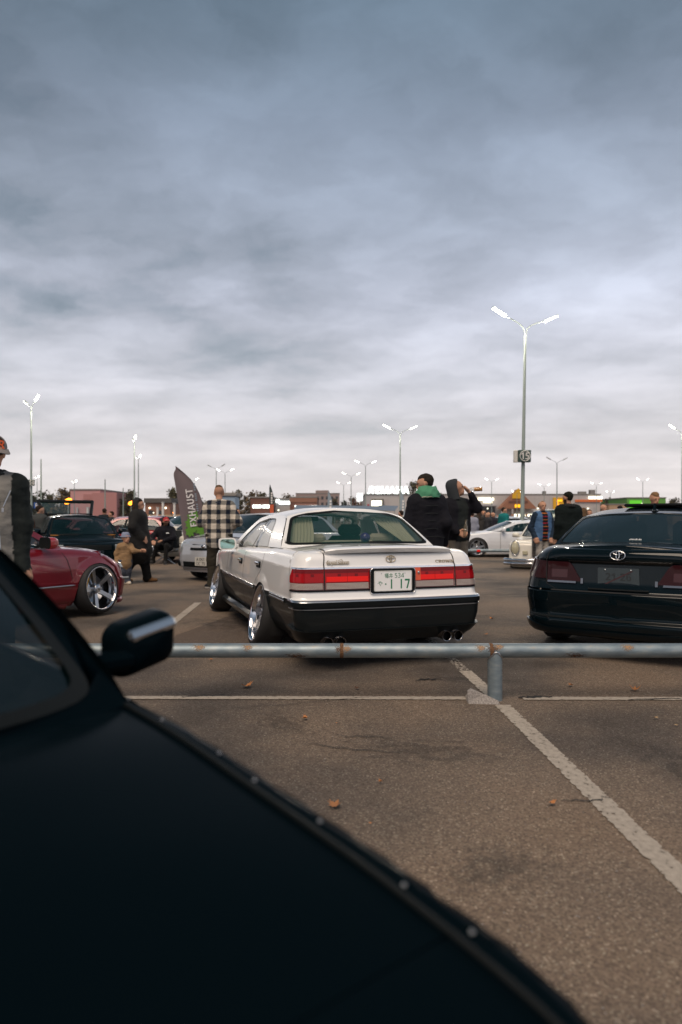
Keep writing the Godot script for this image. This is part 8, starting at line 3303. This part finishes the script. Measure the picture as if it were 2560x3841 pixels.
# ---------- leaves and other small things on the asphalt ----------
func leaf_mesh(sd: int, size: float, curl: float) -> ArrayMesh:
	var rng := RandomNumberGenerator.new()
	rng.seed = sd
	# a maple leaf outline: five pointed lobes and a stalk
	var base := [[0.0, -0.42], [0.10, -0.30], [0.36, -0.40], [0.30, -0.22], [0.56, -0.12], [0.44, 0.0], [0.60, 0.24], [0.34, 0.22], [0.30, 0.34], [0.16, 0.26], [0.12, 0.46], [0.0, 0.72]]
	var poly := []
	for p in base:
		poly.append(Vector2(p[0] * rng.randf_range(0.8, 1.15), p[1] * rng.randf_range(0.85, 1.1)))
	for k in range(base.size() - 2, 0, -1): poly.append(Vector2(-base[k][0] * rng.randf_range(0.8, 1.15), base[k][1] * rng.randf_range(0.85, 1.1)))
	var st := ST()
	newgroup(st)
	var lift := func(p: Vector2) -> Vector3:
		var r := p.length()
		return Vector3(p.x, curl * (p.x * p.x * 1.3 + 0.55 * maxf(0.0, p.y) * p.y) + 0.05 * sin(p.x * 9.0 + sd) * r, p.y) * size
	var cen: Vector3 = lift.call(Vector2(0, 0.0))
	for k in poly.size():
		var p: Vector2 = poly[k]
		var q: Vector2 = poly[(k + 1) % poly.size()]
		var mp := p * 0.5
		var mq := q * 0.5
		tri(st, cen, lift.call(mp), lift.call(mq), Vector3(0, -9, 0))
		quad(st, lift.call(mp), lift.call(p), lift.call(q), lift.call(mq), Vector3(0, -9, 0))
	st.generate_normals()
	return st.commit()

func build_small_things():
	var list := [
		[925, 2581, 0.075, "leaf_orange", 0.9, "curled orange maple leaf between the rail and the long row line"],
		[1340, 2588, 0.035, "leaf_dark", 0.8, "small dark leaf just beyond the long row line"],
		[1145, 2702, 0.038, "leaf_orange", 1.0, "small orange leaf in the middle of the near asphalt"],
		[1262, 2720, 0.014, "leaf_orange", 0.4, "tiny orange leaf scrap right of the small orange leaf"],
		[1256, 3032, 0.055, "leaf_brown", 0.7, "large brown maple leaf beside the dark bonnet's edge"],
		[1428, 2943, 0.022, "leaf_orange", 1.2, "narrow orange leaf standing on edge above the large brown leaf"],
		[2070, 3024, 0.034, "leaf_orange", 0.7, "orange leaf left of the near bay line"],
		[2383, 2593, 0.06, "leaf_orange", 0.9, "orange brown maple leaf at the right on the row line"],
		[2142, 2577, 0.04, "leaf_brown", 0.8, "brown leaf right of the rail post beyond the row line"],
		[2460, 2700, 0.028, "leaf_pale", 0.5, "pale leaf at the right side of the asphalt"],
		[2537, 2728, 0.02, "leaf_pale", 0.4, "little pale leaf at the right edge"],
		[1845, 2325, 0.06, "leaf_orange", 0.6, "orange leaf on the open ground between the two saloons"],
		[1822, 2384, 0.055, "leaf_brown", 0.4, "flat brown leaf right of the exhaust tips"],
		[1390, 3100, 0.012, "leaf_orange", 0.4, "tiny orange scrap below the large brown leaf"],
		[793, 2480, 0.04, "leaf_brown", 0.5, "small brown leaf under the rail near the mirror"],
		[430, 2302, 0.06, "leaf_dark", 0.5, "dark leaf on the ground right of the red saloon's wheel"],
		[1560, 3830, 0.014, "leaf_pale", 0.3, "pale scrap at the bottom edge of the asphalt"]]
	var n := 0
	for q in list:
		var z: float = 1.2 * 2560.0 / (q[1] - 1951.0)
		var x: float = (q[0] - 1280.0) / 2560.0 * z
		var l := obj("fallen_leaf", leaf_mesh(n + 3, q[2], q[4]), q[3])
		tag(l, q[5], "leaf", "fallen maple leaves")
		l.position = Vector3(x, 0.014, -z)
		l.rotation.y = n * 2.1 + 0.6
		n += 1
	# scattered grit and crumbs, nothing one would count
	var rng := RandomNumberGenerator.new()
	rng.seed = 8
	var st := ST()
	flat(st)
	for k in 1500:
		var z := 1.5 + 7.0 * pow(rng.randf(), 1.6)
		var x := rng.randf_range(-0.62, 0.62) * z
		var r := rng.randf_range(0.0015, 0.0045)
		var c := Vector3(x, r * 0.4 + (0.005 if z > 5.5 else 0.002), -z)
		var t := rng.randf() * TAU
		var u := Vector3(cos(t), 0, sin(t)) * r
		var w := Vector3(-sin(t), 0, cos(t)) * r * 0.7
		var top := c + Vector3(0, r * 0.9, 0)
		for f in [[u, w], [w, -u], [-u, -w], [-w, u]]:
			tri(st, top, c + f[0], c + f[1], c - Vector3(0, 1, 0))
	var g := obj("grit", st, "concrete")
	g.set_meta("kind", "stuff")
	tag(g, "loose grit scattered over the near asphalt")
